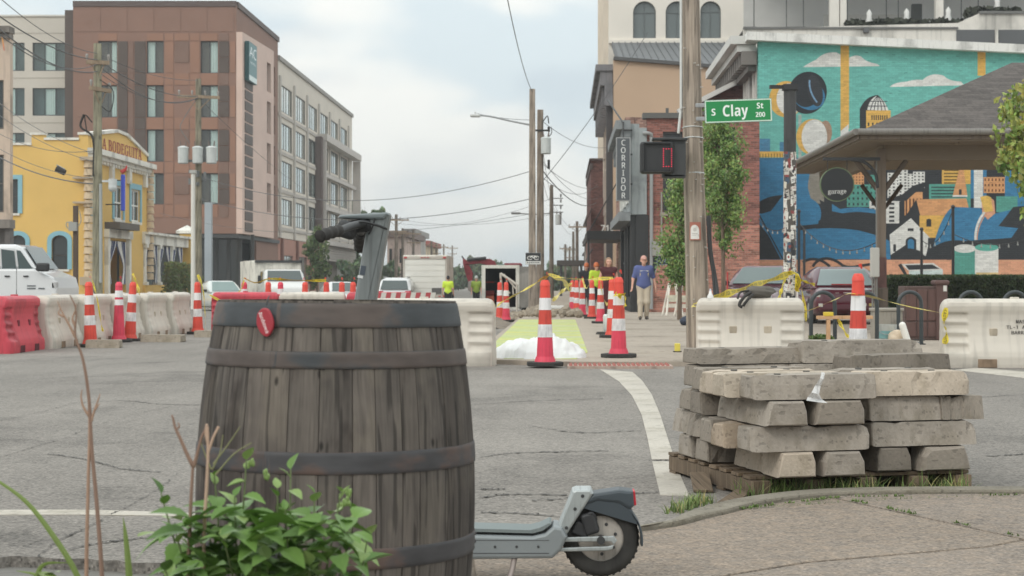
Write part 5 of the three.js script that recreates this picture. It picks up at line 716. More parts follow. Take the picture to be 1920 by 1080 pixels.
// ---------------------------------------------------------------- work zone: barriers, cones, tape
function barrierGeo(L, H, ridge = .17) {
  const prof = [[.235, 0], [.24, .04], [.24, .13], [.225, .2], [.185, .3], [.155, .4], [.138, .5], [.132, .58], [.14, .66], [.158, .72], [.165, .77], [.155, .815], [.12, .845], [.06, .86], [0, .863]].map(([w, y]) => [w, y * H / .863]), rings = [], r = .32;
  const P0 = []; for (let i = 0; i < prof.length - 1; i++) for (let k = 0; k < 4; k++) { const s = k / 4; P0.push([lerp(prof[i][0], prof[i + 1][0], s), lerp(prof[i][1], prof[i + 1][1], s)]); } P0.push(prof[prof.length - 1]);
  const xs = [0, .012, .03, .055, .09, .14, .2, .25, .29, .31, .33, .36, .42]; const st = [...xs.map(x => -L / 2 + x), 0, ...xs.slice().reverse().map(x => L / 2 - x)];
  const pos = [], idx = [], n = P0.length * 2 - 1;
  for (const x of st) {
    const e = L / 2 - Math.abs(x), round = e < .09 ? Math.sqrt(Math.max(0, 1 - Math.pow(1 - e / .09, 2))) : 1, cap = .62 + .38 * round, inEnd = 1 - sstep(.29, .325, e);
    const ring = P0.map(([w, y]) => { const q = (y / H - .2) / .155, band = y > .2 * H && y < .84 * H ? sstep(.12, .26, q % 1) * (1 - sstep(.74, .88, q % 1)) : 0; return [w * cap * (1 - ridge * inEnd * band * (e < .05 ? .5 : 1)), y > H * .78 ? H * .78 + (y - H * .78) * (.3 + .7 * round) : y]; });
    for (const [w, y] of ring) pos.push(x, y, w); for (let i = ring.length - 2; i >= 0; i--) pos.push(x, ring[i][1], -ring[i][0]);
  }
  for (let i = 0; i < st.length - 1; i++) for (let k = 0; k < n - 1; k++) { const a = i * n + k, b = a + 1, c = a + n, d = c + 1; idx.push(a, c, b, b, c, d); }
  const g = new THREE.BufferGeometry(); g.setAttribute('position', new THREE.Float32BufferAttribute(pos, 3)); g.setIndex(idx); g.computeVertexNormals();
  for (const e of [0, st.length - 1]) { const s = []; for (let k = 0; k < n; k++) s.push([pos[(e * n + k) * 3 + 2], pos[(e * n + k) * 3 + 1]]); const f = new THREE.ShapeGeometry(shape(s)); f.rotateY(e ? Math.PI / 2 : -Math.PI / 2); f.translate(st[e], 0, 0); rings.push(f); }
  const G0 = new G(); G0.add(g); rings.forEach(f => G0.add(f)); return G0.geo();
}
const plasticW = P(196, 189, 178, .5, 'dirty', 2.7), plasticR = paint([.56, .06, .085], .5, 'dirty', 1.6), slotW = P(176, 164, 146, .8, 'dirty', 1), slotR = P(110, 40, 48, .8, null);
const BG = { long: barrierGeo(1.84, .86), short: barrierGeo(1.42, .86), row: barrierGeo(1.88, .86, .04) };
function barrier(kind, white, label, x, z, ry, group = 'water filled barriers') {
  const L = kind === 'short' ? 1.42 : 1.84, t = thing('water_barrier', label, 'barrier', [x, ROAD, z], ry, group); mesh('shell', BG[kind], white ? plasticW : plasticR, t);
  for (const s of [1, -1]) for (const q of [-1, 1]) { const a = new G(); a.rbox(q * L * .16, .44, s * .143, .1, .1, .03, .012); a.build('through_hole', white ? slotW : slotR, t); const b = new G(); b.rbox(q * L * .21, .055, s * .234, .24, .11, .022, .01); b.build('fork_slot', white ? P(136, 116, 96, .9, 'dirty', 1) : P(84, 34, 40, .9, null), t); }
  const c = new G(); c.cyl(V(0, .855, 0), V(0, .88, 0), .06, .055, 14); c.build('fill_cap', white ? plasticW : plasticR, t); return t;
}
{
  const row = ['red barrier at the left edge of the road', 'white barrier touching the red one on the left', 'second white barrier from the red one on the left', 'white barrier behind the three close striped cones', 'fourth white barrier from the left red one', 'white barrier before the striped cone beside the red curve', 'last white barrier of the left row'];
  for (let i = 0; i < 6; i++) barrier(i ? 'row' : 'long', i > 0, row[i], -8.45 + .07 * i, -(26.3 + 1.88 * i), Math.PI / 2 + .03);
  [['red', 'red barrier behind the rim of the barrel, leftmost of its row', -6.8], ['white', 'white barrier beside the red one in the row behind the barrel', -5.36], ['red', 'red barrier by the scooter post in the row behind the barrel', -3.92]].forEach(([c, l, x]) => barrier('short', c === 'white', l, x, -36.6, .03));
  barrier('long', true, 'white barrier just right of the barrel, end ridges showing', -1.78, -21.9, -.12);
  barrier('short', true, 'white barrier behind the concrete blocks with a dark bag on it', gx(1406, 22.6), -22.6, -.06);
  const b = barrier('long', true, 'white barrier at the right edge with black stencilled letters', gx(1765, 21.4) + .93, -21.45, -.03);
  const tx = canvas(256, 160, (c, w, h) => { c.clearRect(0, 0, w, h); c.fillStyle = '#3c3a38'; c.font = 'bold 38px monospace'; c.textAlign = 'center'; ['MASH', 'TL-1 AND 2', 'BARRIER'].forEach((s, i) => c.fillText(s, w / 2, 44 + i * 46)); }); const p = new THREE.PlaneGeometry(.44, .24); p.rotateX(-.06); p.translate(.06, .5, .152); mesh('stencil', p, new THREE.MeshPhysicalMaterial({ map: tx, transparent: true, alphaTest: .35, roughness: .8 }), b);
  const sb = thing('striped_barricade', 'long red and white striped barricade beyond the barrel rim', 'barricade'); for (let i = 0; i < 12; i++) { const g = new G(); const x = gx(703, 34.6) + i * .1; g.ext(shape([[x, .62], [x + .098, .62], [x + .138, .8], [x + .04, .8]]), .04, T4(0, 0, -34.62)); g.build('stripe', i % 2 ? paint([.62, .60, .55], .6) : paint([.45, .07, .08], .6), sb); } { const g = new G(); for (const x of [gx(715, 34.6), gx(800, 34.6)]) { g.box(x, .36, -34.68, .05, .85, .05); g.box(x, -.03, -34.6, .08, .05, .7); } g.each('leg', galv, sb); }
}
const coneOr = paint([.72, .075, .05], .55, 'dirty', 1.2), conePk = paint([.70, .055, .10], .55, 'dirty', 1.2), coneWh = P(222, 220, 220, .45, 'dirty', .8);
function makeCone(kind) {
  const t = new THREE.Group(), H = 1.08, R = (y) => lerp(.112, .056, Math.min(1, y / H)), seg = (y0, y1, m, name, k = 0) => { const g = new G(); g.lathe([[R(y0) + k, y0], [R(y1) + k, y1]], 20); if (!k) g.lathe([[0, y1], [R(y1), y1]], 20); g.build(name, m, t); };
  const b = new G(); const s = new THREE.Shape(); for (let i = 0; i < 8; i++) { const a = Math.PI / 8 + i * Math.PI / 4; i ? s.lineTo(Math.cos(a) * .24, Math.sin(a) * .24) : s.moveTo(Math.cos(a) * .24, Math.sin(a) * .24); } b.ext(s, .055, new THREE.Matrix4().makeRotationX(-Math.PI / 2), .012); b.build('rubber_base', rubber, t);
  const body = kind === 'tall' ? conePk : coneOr, low = kind === 'tall' ? conePk : kind === 'red' ? conePk : coneOr;
  const f = new G(); f.lathe([[.134, .055], [.124, .09], [.113, .12]], 20); f.build('foot', low, t);
  if (kind === 'tall') { seg(.05, .66, body, 'body'); seg(.66, .76, coneWh, 'reflective_band', .002); seg(.76, .80, body, 'body'); seg(.80, .92, coneWh, 'reflective_band', .002); seg(.92, 1.0, body, 'body'); }
  else { seg(.05, .36, low, 'body'); seg(.36, .52, coneWh, 'reflective_band', .002); seg(.52, .70, body, 'body'); seg(.70, .85, coneWh, 'reflective_band', .002); seg(.85, 1.03, body, 'body'); }
  { const g = new G(); g.lathe([[.066, 1.0], [.058, 1.04], [.042, 1.07], [.03, 1.075], [0, 1.075]], 16); const h = new THREE.Shape(); h.absellipse(0, 1.12, .042, .085, 0, 7); const hole = new THREE.Path(); hole.absellipse(0, 1.14, .02, .045, 0, 7); h.holes.push(hole); g.ext(h, .03, T4(0, 0, -.015), .004); g.each('handle', kind === 'tall' ? conePk : coneOr, t); }
  return t;
}
const CONES = { or: makeCone('or'), red: makeCone('red'), tall: makeCone('tall') };
function cone(kind, label, x, z, y, ry = 0, tilt = 0, group = 'striped traffic cones') { const c = CONES[kind].clone(); c.name = numbered('traffic_cone'); c.userData = { label, category: 'traffic cone', group }; c.position.set(x, y, z); c.rotation.set(0, ry, tilt); scene.add(c); return c; }
{
  const r = (px, d) => gx(px, d);
  cone('or', 'orange striped cone, left one of three close together on the left', r(170, 28.2), -28.2, ROAD, .3, .03); cone('tall', 'pink cone with two white bands high up, middle of three on the left', r(223, 30.4), -30.4, ROAD, 0); cone('or', 'slightly leaning striped cone, right one of three on the left', r(243, 31), -31, ROAD, .5, -.06); cone('or', 'striped cone beside the start of the red barriers', r(371, 35.2), -35.2, ROAD, .2, .01);
  [[458, 'tall', 'pink cone above the red tag on the barrel'], [503, 'or', 'striped cone behind the red barriers, before the white truck cab'], [526, 'tall', 'plain looking pink cone behind the red barriers'], [572, 'or', 'striped cone with orange tape behind the barrel rim'], [612, 'or', 'striped cone standing before the hotel pillars'], [641, 'or', 'striped cone left of the scooter post'], [662, 'or', 'striped cone touching the scooter post']].forEach(([px, k, l], i) => cone(k, l, r(px, 37.6 + (i % 3) * .5), -(37.6 + (i % 3) * .5), ROAD, i));
  cone('red', 'striped cone on the ramp edge, in front of the painted strip', r(1022, 21.3), -21.3, -.04, .1); cone('red', 'striped cone standing on the pavement, nearest of the right hand line', r(1160, 22.8), -22.8, 0, .4); cone('or', 'striped cone close behind the nearest one of the right hand line', r(1148, 31), -31, 0, .2);
  [[1126, 42, 'third striped cone of the right hand line, under a loop of tape'], [1110, 47.5, 'fourth striped cone of the right hand line'], [1092, 50.5, 'fifth striped cone of the right hand line'], [1081, 53.5, 'sixth striped cone of the right hand line'], [1073, 56.5, 'farthest striped cone of the right hand line']].forEach(([px, d, l], i) => cone(i % 2 ? 'or' : 'red', l, r(px, d), -d, 0, i * .7));
  cone('or', 'striped cone before the open trailer, left one', r(937, 48), -48, ROAD, .3); cone('red', 'striped cone before the open trailer, right one', r(949, 46.5), -46.5, ROAD, .9);
  cone('or', 'striped cone rising behind the concrete blocks before the red car', r(1609, 18.6), -18.6, ROAD, .4).scale.setScalar(1.08);
}
// parking stops lying by the cones
{
  const stop = (px, py, w, ry, l) => { const p = onRoad(px, py), t = thing('concrete_stop', l, 'concrete block', [p.x, ROAD, p.z], ry, 'loose concrete stops on the left'); const g = new G(); g.ext(shape([[-.16, 0], [.16, 0], [.13, .13], [-.13, .13]]), w, T4(-w / 2, 0, 0, Math.PI / 2), .02); g.build('body', tint(blockMat, 1.12, 1.1, 1.04), t); };
  stop(195, 652, .55, .1, 'short concrete stop at the foot of the left cones'); stop(306, 641, .75, -.1, 'long concrete stop before the white barriers'); stop(400, 632, .7, 0, 'concrete stop half hidden by the barrel');
}
// warning tape
const tapeTex = canvas(1024, 64, (c, w, h) => { c.fillStyle = '#e0c92c'; c.fillRect(0, 0, w, h); c.fillStyle = '#3a3620'; c.font = 'bold 44px sans-serif'; c.textBaseline = 'middle'; for (let i = 0; i < 4; i++) c.fillText('CAUTION', i * 256 + 22, h / 2 + 2, 206); });
tapeTex.wrapS = THREE.RepeatWrapping; const tapeM = new THREE.MeshPhysicalMaterial({ map: tapeTex, roughness: .45, side: THREE.DoubleSide, transmission: .15, thickness: 0 });
function tape(pts, label, w = .075, tw = 1, seed = 1) {
  const r = mulberry(seed), n = Math.max(16, pts.length * 10), c = new THREE.CatmullRomCurve3(pts, false, 'centripetal').getPoints(n), pos = [], uv = []; let L = 0, q; const ph = r() * 6, f = 1 + r() * 2;
  c.forEach((p, i) => { const t = c[Math.min(i + 1, n)].clone().sub(c[Math.max(i - 1, 0)]).normalize(), s = i / n, a = ph + tw * Math.sin(s * 6.28 * f + ph) , up = V(0, 1, 0).addScaledVector(t, -t.y).normalize(), sd = up.clone().cross(t).normalize(), d = up.multiplyScalar(Math.cos(a)).addScaledVector(sd, Math.sin(a)).multiplyScalar(w / 2 * (.72 + .28 * Math.cos(s * 17 + ph))); if (i) L += p.distanceTo(c[i - 1]); const e = [p.clone().add(d), p.clone().sub(d), L / 1.1]; if (q) for (const [v, k, u] of [[q[0], 1, q[2]], [q[1], 0, q[2]], [e[1], 0, e[2]], [q[0], 1, q[2]], [e[1], 0, e[2]], [e[0], 1, e[2]]]) { pos.push(v.x, v.y, v.z); uv.push(u, k); } q = e; });
  const g = new THREE.BufferGeometry(); g.setAttribute('position', new THREE.Float32BufferAttribute(pos, 3)); g.setAttribute('uv', new THREE.Float32BufferAttribute(uv, 2)); g.computeVertexNormals();
  const m = mesh('caution_tape', g, tapeM, null); tag(m, label, 'tape'); return m;
}
{
  const A = (px, py, d) => at(px, py, d);
  tape([A(932, 573, 21.9), A(960, 556, 21.7), A(1000, 534, 21.5), A(1027, 517, 21.25)], 'yellow tape from the white barrier up to the ramp cone', .085, .5, 2); tape([A(1029, 515, 21.3), A(1060, 521, 21.7), A(1100, 524, 22.2), A(1150, 521, 22.8)], 'yellow tape between the ramp cone and the pavement cone', .06, .6, 3);
  tape([A(1040, 517, 22), A(1058, 528, 30), A(1068, 545, 44), A(1073, 534, 55)], 'slack yellow tape running back along the cone line', .09, 1, 4); tape([A(1036, 564, 40), A(1055, 545, 46), A(1072, 530, 56)], 'yellow tape slanting beside the pair of poles', .09, .6, 5);
  tape([A(1126, 519, 41.9), A(1128, 545, 40), A(1137, 570, 37), A(1146, 552, 33), A(1150, 530, 31)], 'loop of yellow tape hanging between two pavement cones', .07, .5, 6); tape([A(1153, 551, 22.6), A(1160, 556, 22.62), A(1170, 552, 22.7), A(1172, 575, 22.6)], 'yellow tape wrapped round the nearest pavement cone', .09, 1, 7); tape([A(1092, 522, 50.4), A(1098, 540, 49), A(1108, 530, 47.5)], 'short slack yellow tape between far cones', .08, .6, 8);
  tape([A(1317, 563, 25.3), A(1300, 571, 25.2), A(1325, 577, 23.6)], 'yellow tape round the foot of the wooden pole', .05, .5, 9); tape([A(1338, 557, 23.2), A(1380, 546, 24.2), A(1430, 530, 25.8), A(1478, 514, 27.3)], 'broad yellow tape rising from the white barrier to the sticker post', .115, .35, 10); tape([A(1470, 516, 27.3), A(1480, 512, 27.3), A(1492, 513, 27.35), A(1500, 530, 27.3), A(1506, 560, 27.2), A(1512, 603, 27.1)], 'yellow tape tied on the sticker post and hanging down', .08, .6, 11); tape([A(1475, 516, 27.25), A(1466, 540, 27.2), A(1461, 560, 27.1)], 'short yellow tape end hanging left of the sticker post', .06, .4, 12); tape([A(1494, 514, 27.3), A(1497, 535, 27.3), A(1493, 545, 27.3), A(1499, 523, 27.3)], 'orange yellow knot of tape on the sticker post', .11, 1, 13);
  tape([A(1493, 521, 27.4), A(1510, 528, 27.2), A(1528, 534, 27)], 'thin yellow tape from the sticker post to the bike hoop', .05, .3, 14); tape([A(1500, 588, 27), A(1530, 577, 24), A(1570, 560, 21), A(1603, 551, 18.5), A(1622, 554, 18.6), A(1660, 564, 19.5), A(1710, 576, 20.5), A(1762, 586, 21.3)], 'long yellow tape passing the cone to the right hand barrier', .06, .4, 15); tape([A(1774, 577, 21.1), A(1770, 605, 21.1), A(1775, 625, 21.1), A(1771, 645, 21.1)], 'yellow tape knotted round the end of the right barrier', .08, 1, 16); tape([A(1570, 598, 25.8), A(1580, 615, 25.6), A(1592, 632, 25.5), A(1598, 626, 25.4)], 'yellow tape dangling from the wooden trestle', .08, 1, 17);
  tape([A(170, 513, 28.1), A(182, 560, 28), A(190, 608, 28), A(193, 622, 28)], 'yellow tape hanging from the leftmost cone', .05, .6, 18); tape([A(249, 513, 30.9), A(256, 530, 30.8), A(262, 553, 30.7)], 'short yellow tape hanging from the leaning cone', .05, .5, 19); tape([A(371, 515, 35.1), A(380, 540, 35), A(384, 580, 35), A(386, 622, 35)], 'yellow tape hanging beside the cone near the red barriers', .06, .5, 20); tape([A(457, 521, 37.6), A(478, 530, 37.6), A(503, 523, 37.9), A(530, 524, 38.3), A(572, 526, 37.8), A(612, 526, 38)], 'yellow tape strung along the cones behind the barrel', .06, .6, 21); tape([A(393, 553, 36.2), A(420, 566, 36.2), A(450, 545, 37), A(458, 525, 37.5)], 'yellow tape sagging over the red barrier behind the barrel', .05, .4, 22);
}
// ---------------------------------------------------------------- vehicles
function loft(st, parent, name, mat, M) {           // stations along z: {z, y0, y1, w, wt}: rounded body section
  const pos = [], idx = [], n = 12; const ring = (s) => { const h = s.y1 - s.y0, a = s.w, b = s.wt ?? s.w * .9, half = [[a * .86, s.y0], [a * .97, s.y0 + h * .12], [a, s.y0 + h * .38], [a * .985, s.y0 + h * .62], [lerp(a, b, .75), s.y0 + h * .86], [b * .86, s.y1]]; return [...half, ...half.slice().reverse().map(([x, y]) => [-x, y])]; };
  for (const s of st) for (const [x, y] of ring(s)) pos.push(x, y, s.z);
  for (let i = 0; i < st.length - 1; i++) for (let k = 0; k < n; k++) { const a = i * n + k, b = i * n + (k + 1) % n; idx.push(a, b, a + n, b, b + n, a + n); }
  for (const e of [0, st.length - 1]) for (let k = 1; k < n - 1; k++) { const a = e * n; e ? idx.push(a, a + k, a + k + 1) : idx.push(a, a + k + 1, a + k); }
  const g = new THREE.BufferGeometry(); g.setAttribute('position', new THREE.Float32BufferAttribute(pos, 3)); g.setIndex(idx); g.computeVertexNormals(); return new G(M).add(g).build(name, mat, parent);
}
const quad = (a, b, c, d) => { const g = new THREE.BufferGeometry(); g.setAttribute('position', new THREE.Float32BufferAttribute([...a, ...b, ...c, ...a, ...c, ...d], 3)); g.computeVertexNormals(); return g; };
const slabQuad = (a, b, c, d, t = .012) => { const A = V(...a), n = V(...b).sub(A).cross(V(...d).sub(A)).normalize().multiplyScalar(t), g = new G(), o = [a, b, c, d].map(p => [p[0] + n.x, p[1] + n.y, p[2] + n.z]), i = [a, b, c, d]; g.add(quad(...o)); for (let k = 0; k < 4; k++) g.add(quad(i[k], i[(k + 1) % 4], o[(k + 1) % 4], o[k])); return g.geo(); };
function wheels(t, pts, r, w) { for (const [x, z] of pts) { const g = new G(); g.cyl(V(x - w / 2, r, z), V(x + w / 2, r, z), r, r, 22); const m = g.build('wheel', rubber, t); const k = new G(); const s = Math.sign(x); k.cyl(V(x + s * (w / 2 + .004), r, z), V(x + s * (w / 2 - .02), r, z), r * .62, r * .62, 16); k.build('rim', galv, m); } }
const carPaint = (c, o = {}) => new THREE.MeshPhysicalMaterial({ color: new THREE.Color().setRGB(...c), roughness: .35, clearcoat: 1, clearcoatRoughness: .06, ...o });
function sedan(label, pos, ry, color, h = 1.42, L = 4.5, W = .87, glassM = carGlass) {      // front towards +z
  const t = thing('parked_car', label, 'car', pos, ry), b = .18, belt = h * .63, z0 = -L / 2, z1 = L / 2;
  loft([{ z: z0, y0: .42, y1: belt - .14, w: W * .86 }, { z: z0 + .07, y0: .3, y1: belt - .05, w: W * .95 }, { z: z0 + .35, y0: b, y1: belt - .01, w: W }, { z: z0 + 1, y0: b, y1: belt + .02, w: W }, { z: z1 - 1.6, y0: b, y1: belt, w: W }, { z: z1 - .9, y0: b, y1: belt - .1, w: W }, { z: z1 - .25, y0: b, y1: belt - .2, w: W * .96 }, { z: z1 - .04, y0: .3, y1: belt - .3, w: W * .86 }, { z: z1, y0: .36, y1: belt - .4, w: W * .8 }], t, 'body', color);
  const rz0 = z0 + .75, rz1 = z0 + 1.35, fz1 = z1 - 1.55, fz0 = z1 - 2.2, wb = W * .93, wt = W * .68;
  loft([{ z: rz0, y0: belt - .05, y1: belt + .02, w: wb, wt: wb * .96 }, { z: rz1, y0: belt - .05, y1: h - .02, w: wb, wt }, { z: (rz1 + fz0) / 2, y0: belt - .05, y1: h, w: wb, wt }, { z: fz0, y0: belt - .05, y1: h - .02, w: wb, wt }, { z: fz1, y0: belt - .05, y1: belt + .02, w: wb, wt: wb * .96 }], t, 'cabin', color);
  const q = (name, a, bb, c, d) => mesh(name, slabQuad(a, bb, c, d), glassM, t), e = .05;
  q('rear_window', [wb * .84, belt + .05, rz0 + .01], [-wb * .84, belt + .05, rz0 + .01], [-wt * .88, h - .07, rz1 - .07], [wt * .88, h - .07, rz1 - .07]);
  q('windscreen', [-wb * .86, belt + .04, fz1 - .0], [wb * .86, belt + .04, fz1 - .0], [wt * .9, h - .06, fz0 + .07], [-wt * .9, h - .06, fz0 + .07]);
  for (const s of [1, -1]) { const X = (y) => lerp(wb * .985, wt * .99, (y - belt) / (h - belt)) * s, y0 = belt + .05, y1 = h - .09, m = (rz1 + fz0) / 2, f = (a, bb, c, d) => s > 0 ? q('side_window', a, d, c, bb) : q('side_window', a, bb, c, d); f([X(y0), y0, rz1 - .35], [X(y0), y0, m - .04], [X(y1), y1, m - .04], [X(y1), y1, rz1 + .05]); f([X(y0), y0, m + .04], [X(y0), y0, fz0 + .42], [X(y1), y1, fz0 - .02], [X(y1), y1, m + .04]); const g = new G(); g.rbox(s * (W + .09), belt + .06, fz0 + .3, .2, .13, .1, .04); g.build('mirror', black, t); }
  wheels(t, [[W - .1, z0 + .85], [-W + .1, z0 + .85], [W - .1, z1 - .9], [-W + .1, z1 - .9]], .31, .2);
  for (const s of [1, -1]) { const g = new G(); g.rbox(s * W * .72, belt - .2, z0 + .05, W * .36, .14, .08, .03); g.build('tail_light', paint([.30, .015, .02], .2, null), t); const f = new G(); f.rbox(s * W * .64, belt - .34, z1 - .06, W * .4, .13, .1, .04); f.build('headlight', paint([.55, .57, .58], .12, null), t); }
  { const g = new G(); g.rbox(0, .42, z0 + .02, W * 1.72, .2, .16, .06); g.rbox(0, .36, z1 - .02, W * 1.6, .16, .12, .05); g.each('bumper', color, t); } return t;
}
{
  const mar = carPaint([.10, .012, .028]), refl = new THREE.MeshPhysicalMaterial({ color: new THREE.Color().setRGB(.42, .52, .54), roughness: .08, ior: 1.9 });
  const c = sedan('maroon sedan seen from behind with stickers over its boot', [gx(1571, 43), 0, -43.3], Math.PI, mar, 1.40, 4.5, .9, refl);
  c.children.filter(m => m.name === 'rear_window').forEach(m => m.material = refl);
  { const z = -2.26, st = (x, y, w, h, m, n = 'sticker') => { const g = new G(); g.box(x, y, z + (y > .62 ? .02 : -.07), w, h, .012); g.build(n, m, c); }, w = paint([.7, .68, .64], .6, null), ye = paint([.5, .42, .16], .6, null), bl = paint([.14, .17, .24], .6, null); st(-.05, .70, .46, .13, w, 'number_plate'); st(.33, .71, .09, .09, w); st(.78, .70, .09, .09, w); st(-.33, .71, .1, .11, w); st(-.47, .70, .11, .1, ye); st(-.62, .71, .1, .1, w); st(-.2, .58, .1, .05, w); st(-.28, .47, .16, .07, w); st(-.52, .47, .2, .07, ye); st(.74, .46, .1, .08, w); st(.5, .71, .08, .08, bl); st(-.66, .44, .12, .06, w); }
  { const g = new G(); g.box(.12, .955, -1.62, .5, .03, .04); g.build('brake_light', paint([.45, .02, .02], .3, null), c); }
  sedan('dark maroon car with tinted windscreen parked left of the sticker post', [gx(1432, 48), 0, -48], -.35, mar, 1.48, 4.6, .9, new THREE.MeshPhysicalMaterial({ color: new THREE.Color().setRGB(.10, .15, .15), roughness: .06, ior: 1.8 }));
  sedan('pale silver car half hidden behind the red barriers on the left', [gx(416, 85), roadY(85), -85], .5, carPaint([.62, .66, .64]), 1.5, 4.5, .88, new THREE.MeshPhysicalMaterial({ color: new THREE.Color().setRGB(.16, .24, .23), roughness: .06, ior: 1.8 }));
  sedan('white car behind the red and white barriers before the hotel pillars', [gx(640, 92), roadY(92), -92], .4, carPaint([.7, .7, .7]), 1.45);
}
{ // white pickup, left
  const d = 40, t = thing('pickup_truck', 'white crew cab pickup at the left edge behind the barriers', 'pickup truck', [gx(0, d), ROAD, -d]), P0 = (px, py) => [(px) * d / F, gy(py, d) - ROAD], wm = carPaint([.72, .73, .74]);
  const body = shape([P0(-130, 585), P0(96, 585), P0(105, 575), P0(106, 540), P0(100, 520), P0(70, 507), P0(62, 504), P0(-130, 504)].map(([x, y]) => [x, Math.max(y, .35)])); const g = new G(); g.ext(body, 1.9, T4(0, 0, -1.9), .05); g.build('body', wm, t);
  const cab = shape([P0(-75, 505), P0(66, 505), P0(36, 462), P0(24, 458), P0(-60, 458), P0(-70, 465)]), k = new G(); k.ext(cab, 1.7, T4(0, 0, -1.8), .09); k.build('cab', wm, t);
  for (const L of [[[2, 504], [28, 505], [24, 470], [0, 467]], [[33, 505], [60, 505], [36, 470], [29, 469]], [[-60, 504], [-4, 504], [-5, 467], [-56, 467]]]) { const s = new G(); s.ext(shape(L.map(p => P0(...p))), .02, T4(0, 0, -.095)); s.build('side_window', carGlass, t); }
  { const s = new G(); const [x0, y0] = P0(67, 505), [x1, y1] = P0(38, 462); s.add(slabQuad([x0 + .02, y0 + .02, -.2], [x0 + .02, y0 + .02, -1.7], [x1 + .02, y1, -1.6], [x1 + .02, y1, -.3])); s.build('windscreen', carGlass, t); }
  { const s = new G(), [x, y] = P0(83, 501); s.rbox(x, y, .1, .3, .2, .14, .05); s.cyl(V(x - .2, y - .04, -.05), V(x, y, .1), .03, .03, 6); s.build('mirror', black, t); const l = new G(), [a, b] = P0(100, 535); l.rbox(a, b, -.1, .14, .2, .2, .04); l.build('headlight', paint([.5, .5, .5], .15, null), t); const h = new G(); for (const px of [14, 49]) { const [u, v] = P0(px, 518); h.rbox(u, v, .02, .12, .035, .03, .01); } h.build('handle', black, t); }
  { const s = new G(); for (const [px, py, w] of [[59, 536, 16], [59, 541, 16], [78, 541, 12]]) { const [u, v] = P0(px, py); s.box(u, v, .006, w * d / F, .03, .01); } s.build('lettering', paint([.12, .13, .14], .6, null), t); const b = new G(); for (const y of [520, 560]) { const [u, v] = P0(31, y); b.box(u, v - .1, .001, .012, .6, .006); } b.build('door_seam', paint([.2, .2, .2], .7, null), t); }
  const w = []; for (const px of [92, -90]) for (const z of [-.12, -1.78]) w.push([px * d / F, z]); for (const [x, z] of w) { const s = new G(); s.cyl(V(x, .38, z - .13), V(x, .38, z + .13), .38, .38, 20); const m = s.build('wheel', rubber, t); const r = new G(); r.cyl(V(x, .38, z + .11), V(x, .38, z + .136), .22, .22, 14); r.build('rim', galv, m); }
}
{ // white truck facing us
  const d = 84, t = thing('white_truck', 'white truck with a crumpled tarp over its load, facing the camera', 'truck', [gx(534, d), roadY(d), -d], .35), w = carPaint([.66, .66, .64], { roughness: .5 }), tp = P(214, 210, 200, .8, 'dirty', 2);
  loft([{ z: -1.6, y0: .5, y1: 2.0, w: 1.05, wt: .95 }, { z: -.3, y0: .5, y1: 2.05, w: 1.05, wt: .95 }, { z: .1, y0: .5, y1: 1.45, w: 1.05, wt: 1 }, { z: .9, y0: .5, y1: 1.25, w: 1.02, wt: .95 }, { z: 1.2, y0: .5, y1: 1.1, w: .95 }], t, 'cab', w);
  mesh('windscreen', slabQuad([-.88, 1.5, .1], [.88, 1.5, .1], [.8, 1.98, -.26], [-.8, 1.98, -.26], .02), carGlass, t); for (const s of [1, -1]) { const q = [[s * 1.06, 1.4, -.35], [s * 1.06, 1.4, -1.2], [s * .98, 1.95, -1.2], [s * .98, 1.95, -.5]]; mesh('side_window', slabQuad(...(s > 0 ? q : [q[1], q[0], q[3], q[2]]), .02), carGlass, t); const g = new G(); g.rbox(s * 1.25, 1.55, .0, .16, .4, .1, .03); g.build('mirror', black, t); const h = new G(); h.rbox(s * .75, .95, 1.1, .3, .18, .1, .03); h.build('headlight', galv, t); }
  { const g = new G(); g.rbox(0, .95, 1.16, 1.0, .24, .06, .02); g.build('grille', darkMetal, t); const b = new G(); b.rbox(0, .55, 1.2, 2.0, .24, .2, .04); b.build('bumper', galv, t); }
  { const r = mulberry(6), g = new THREE.BoxGeometry(2.3, 1.75, 4.6, 18, 10, 26); const p = g.attributes.position; for (let i = 0; i < p.count; i++) { const n = fbm3(p.getX(i) * 2.5 + 4, p.getY(i) * 1.2 + 8, p.getZ(i) * 2.5 + 9, 3, 5) - .5; p.setXYZ(i, p.getX(i) * (1 + n * .09), p.getY(i) + n * .12, p.getZ(i) + n * .22); } g.translate(0, 1.62, -4.0); g.computeVertexNormals(); mesh('tarp_box', new G().add(g).geo(), tp, t); const f = new G(); f.box(0, .62, -3.9, 2.1, .2, 4.8); f.box(0, 2.46, -1.66, 2.36, .12, .1); f.build('chassis', darkMetal, t); } wheels(t, [[.95, .6], [-.95, .6], [.95, -4.8], [-.95, -4.8]], .45, .3);
}
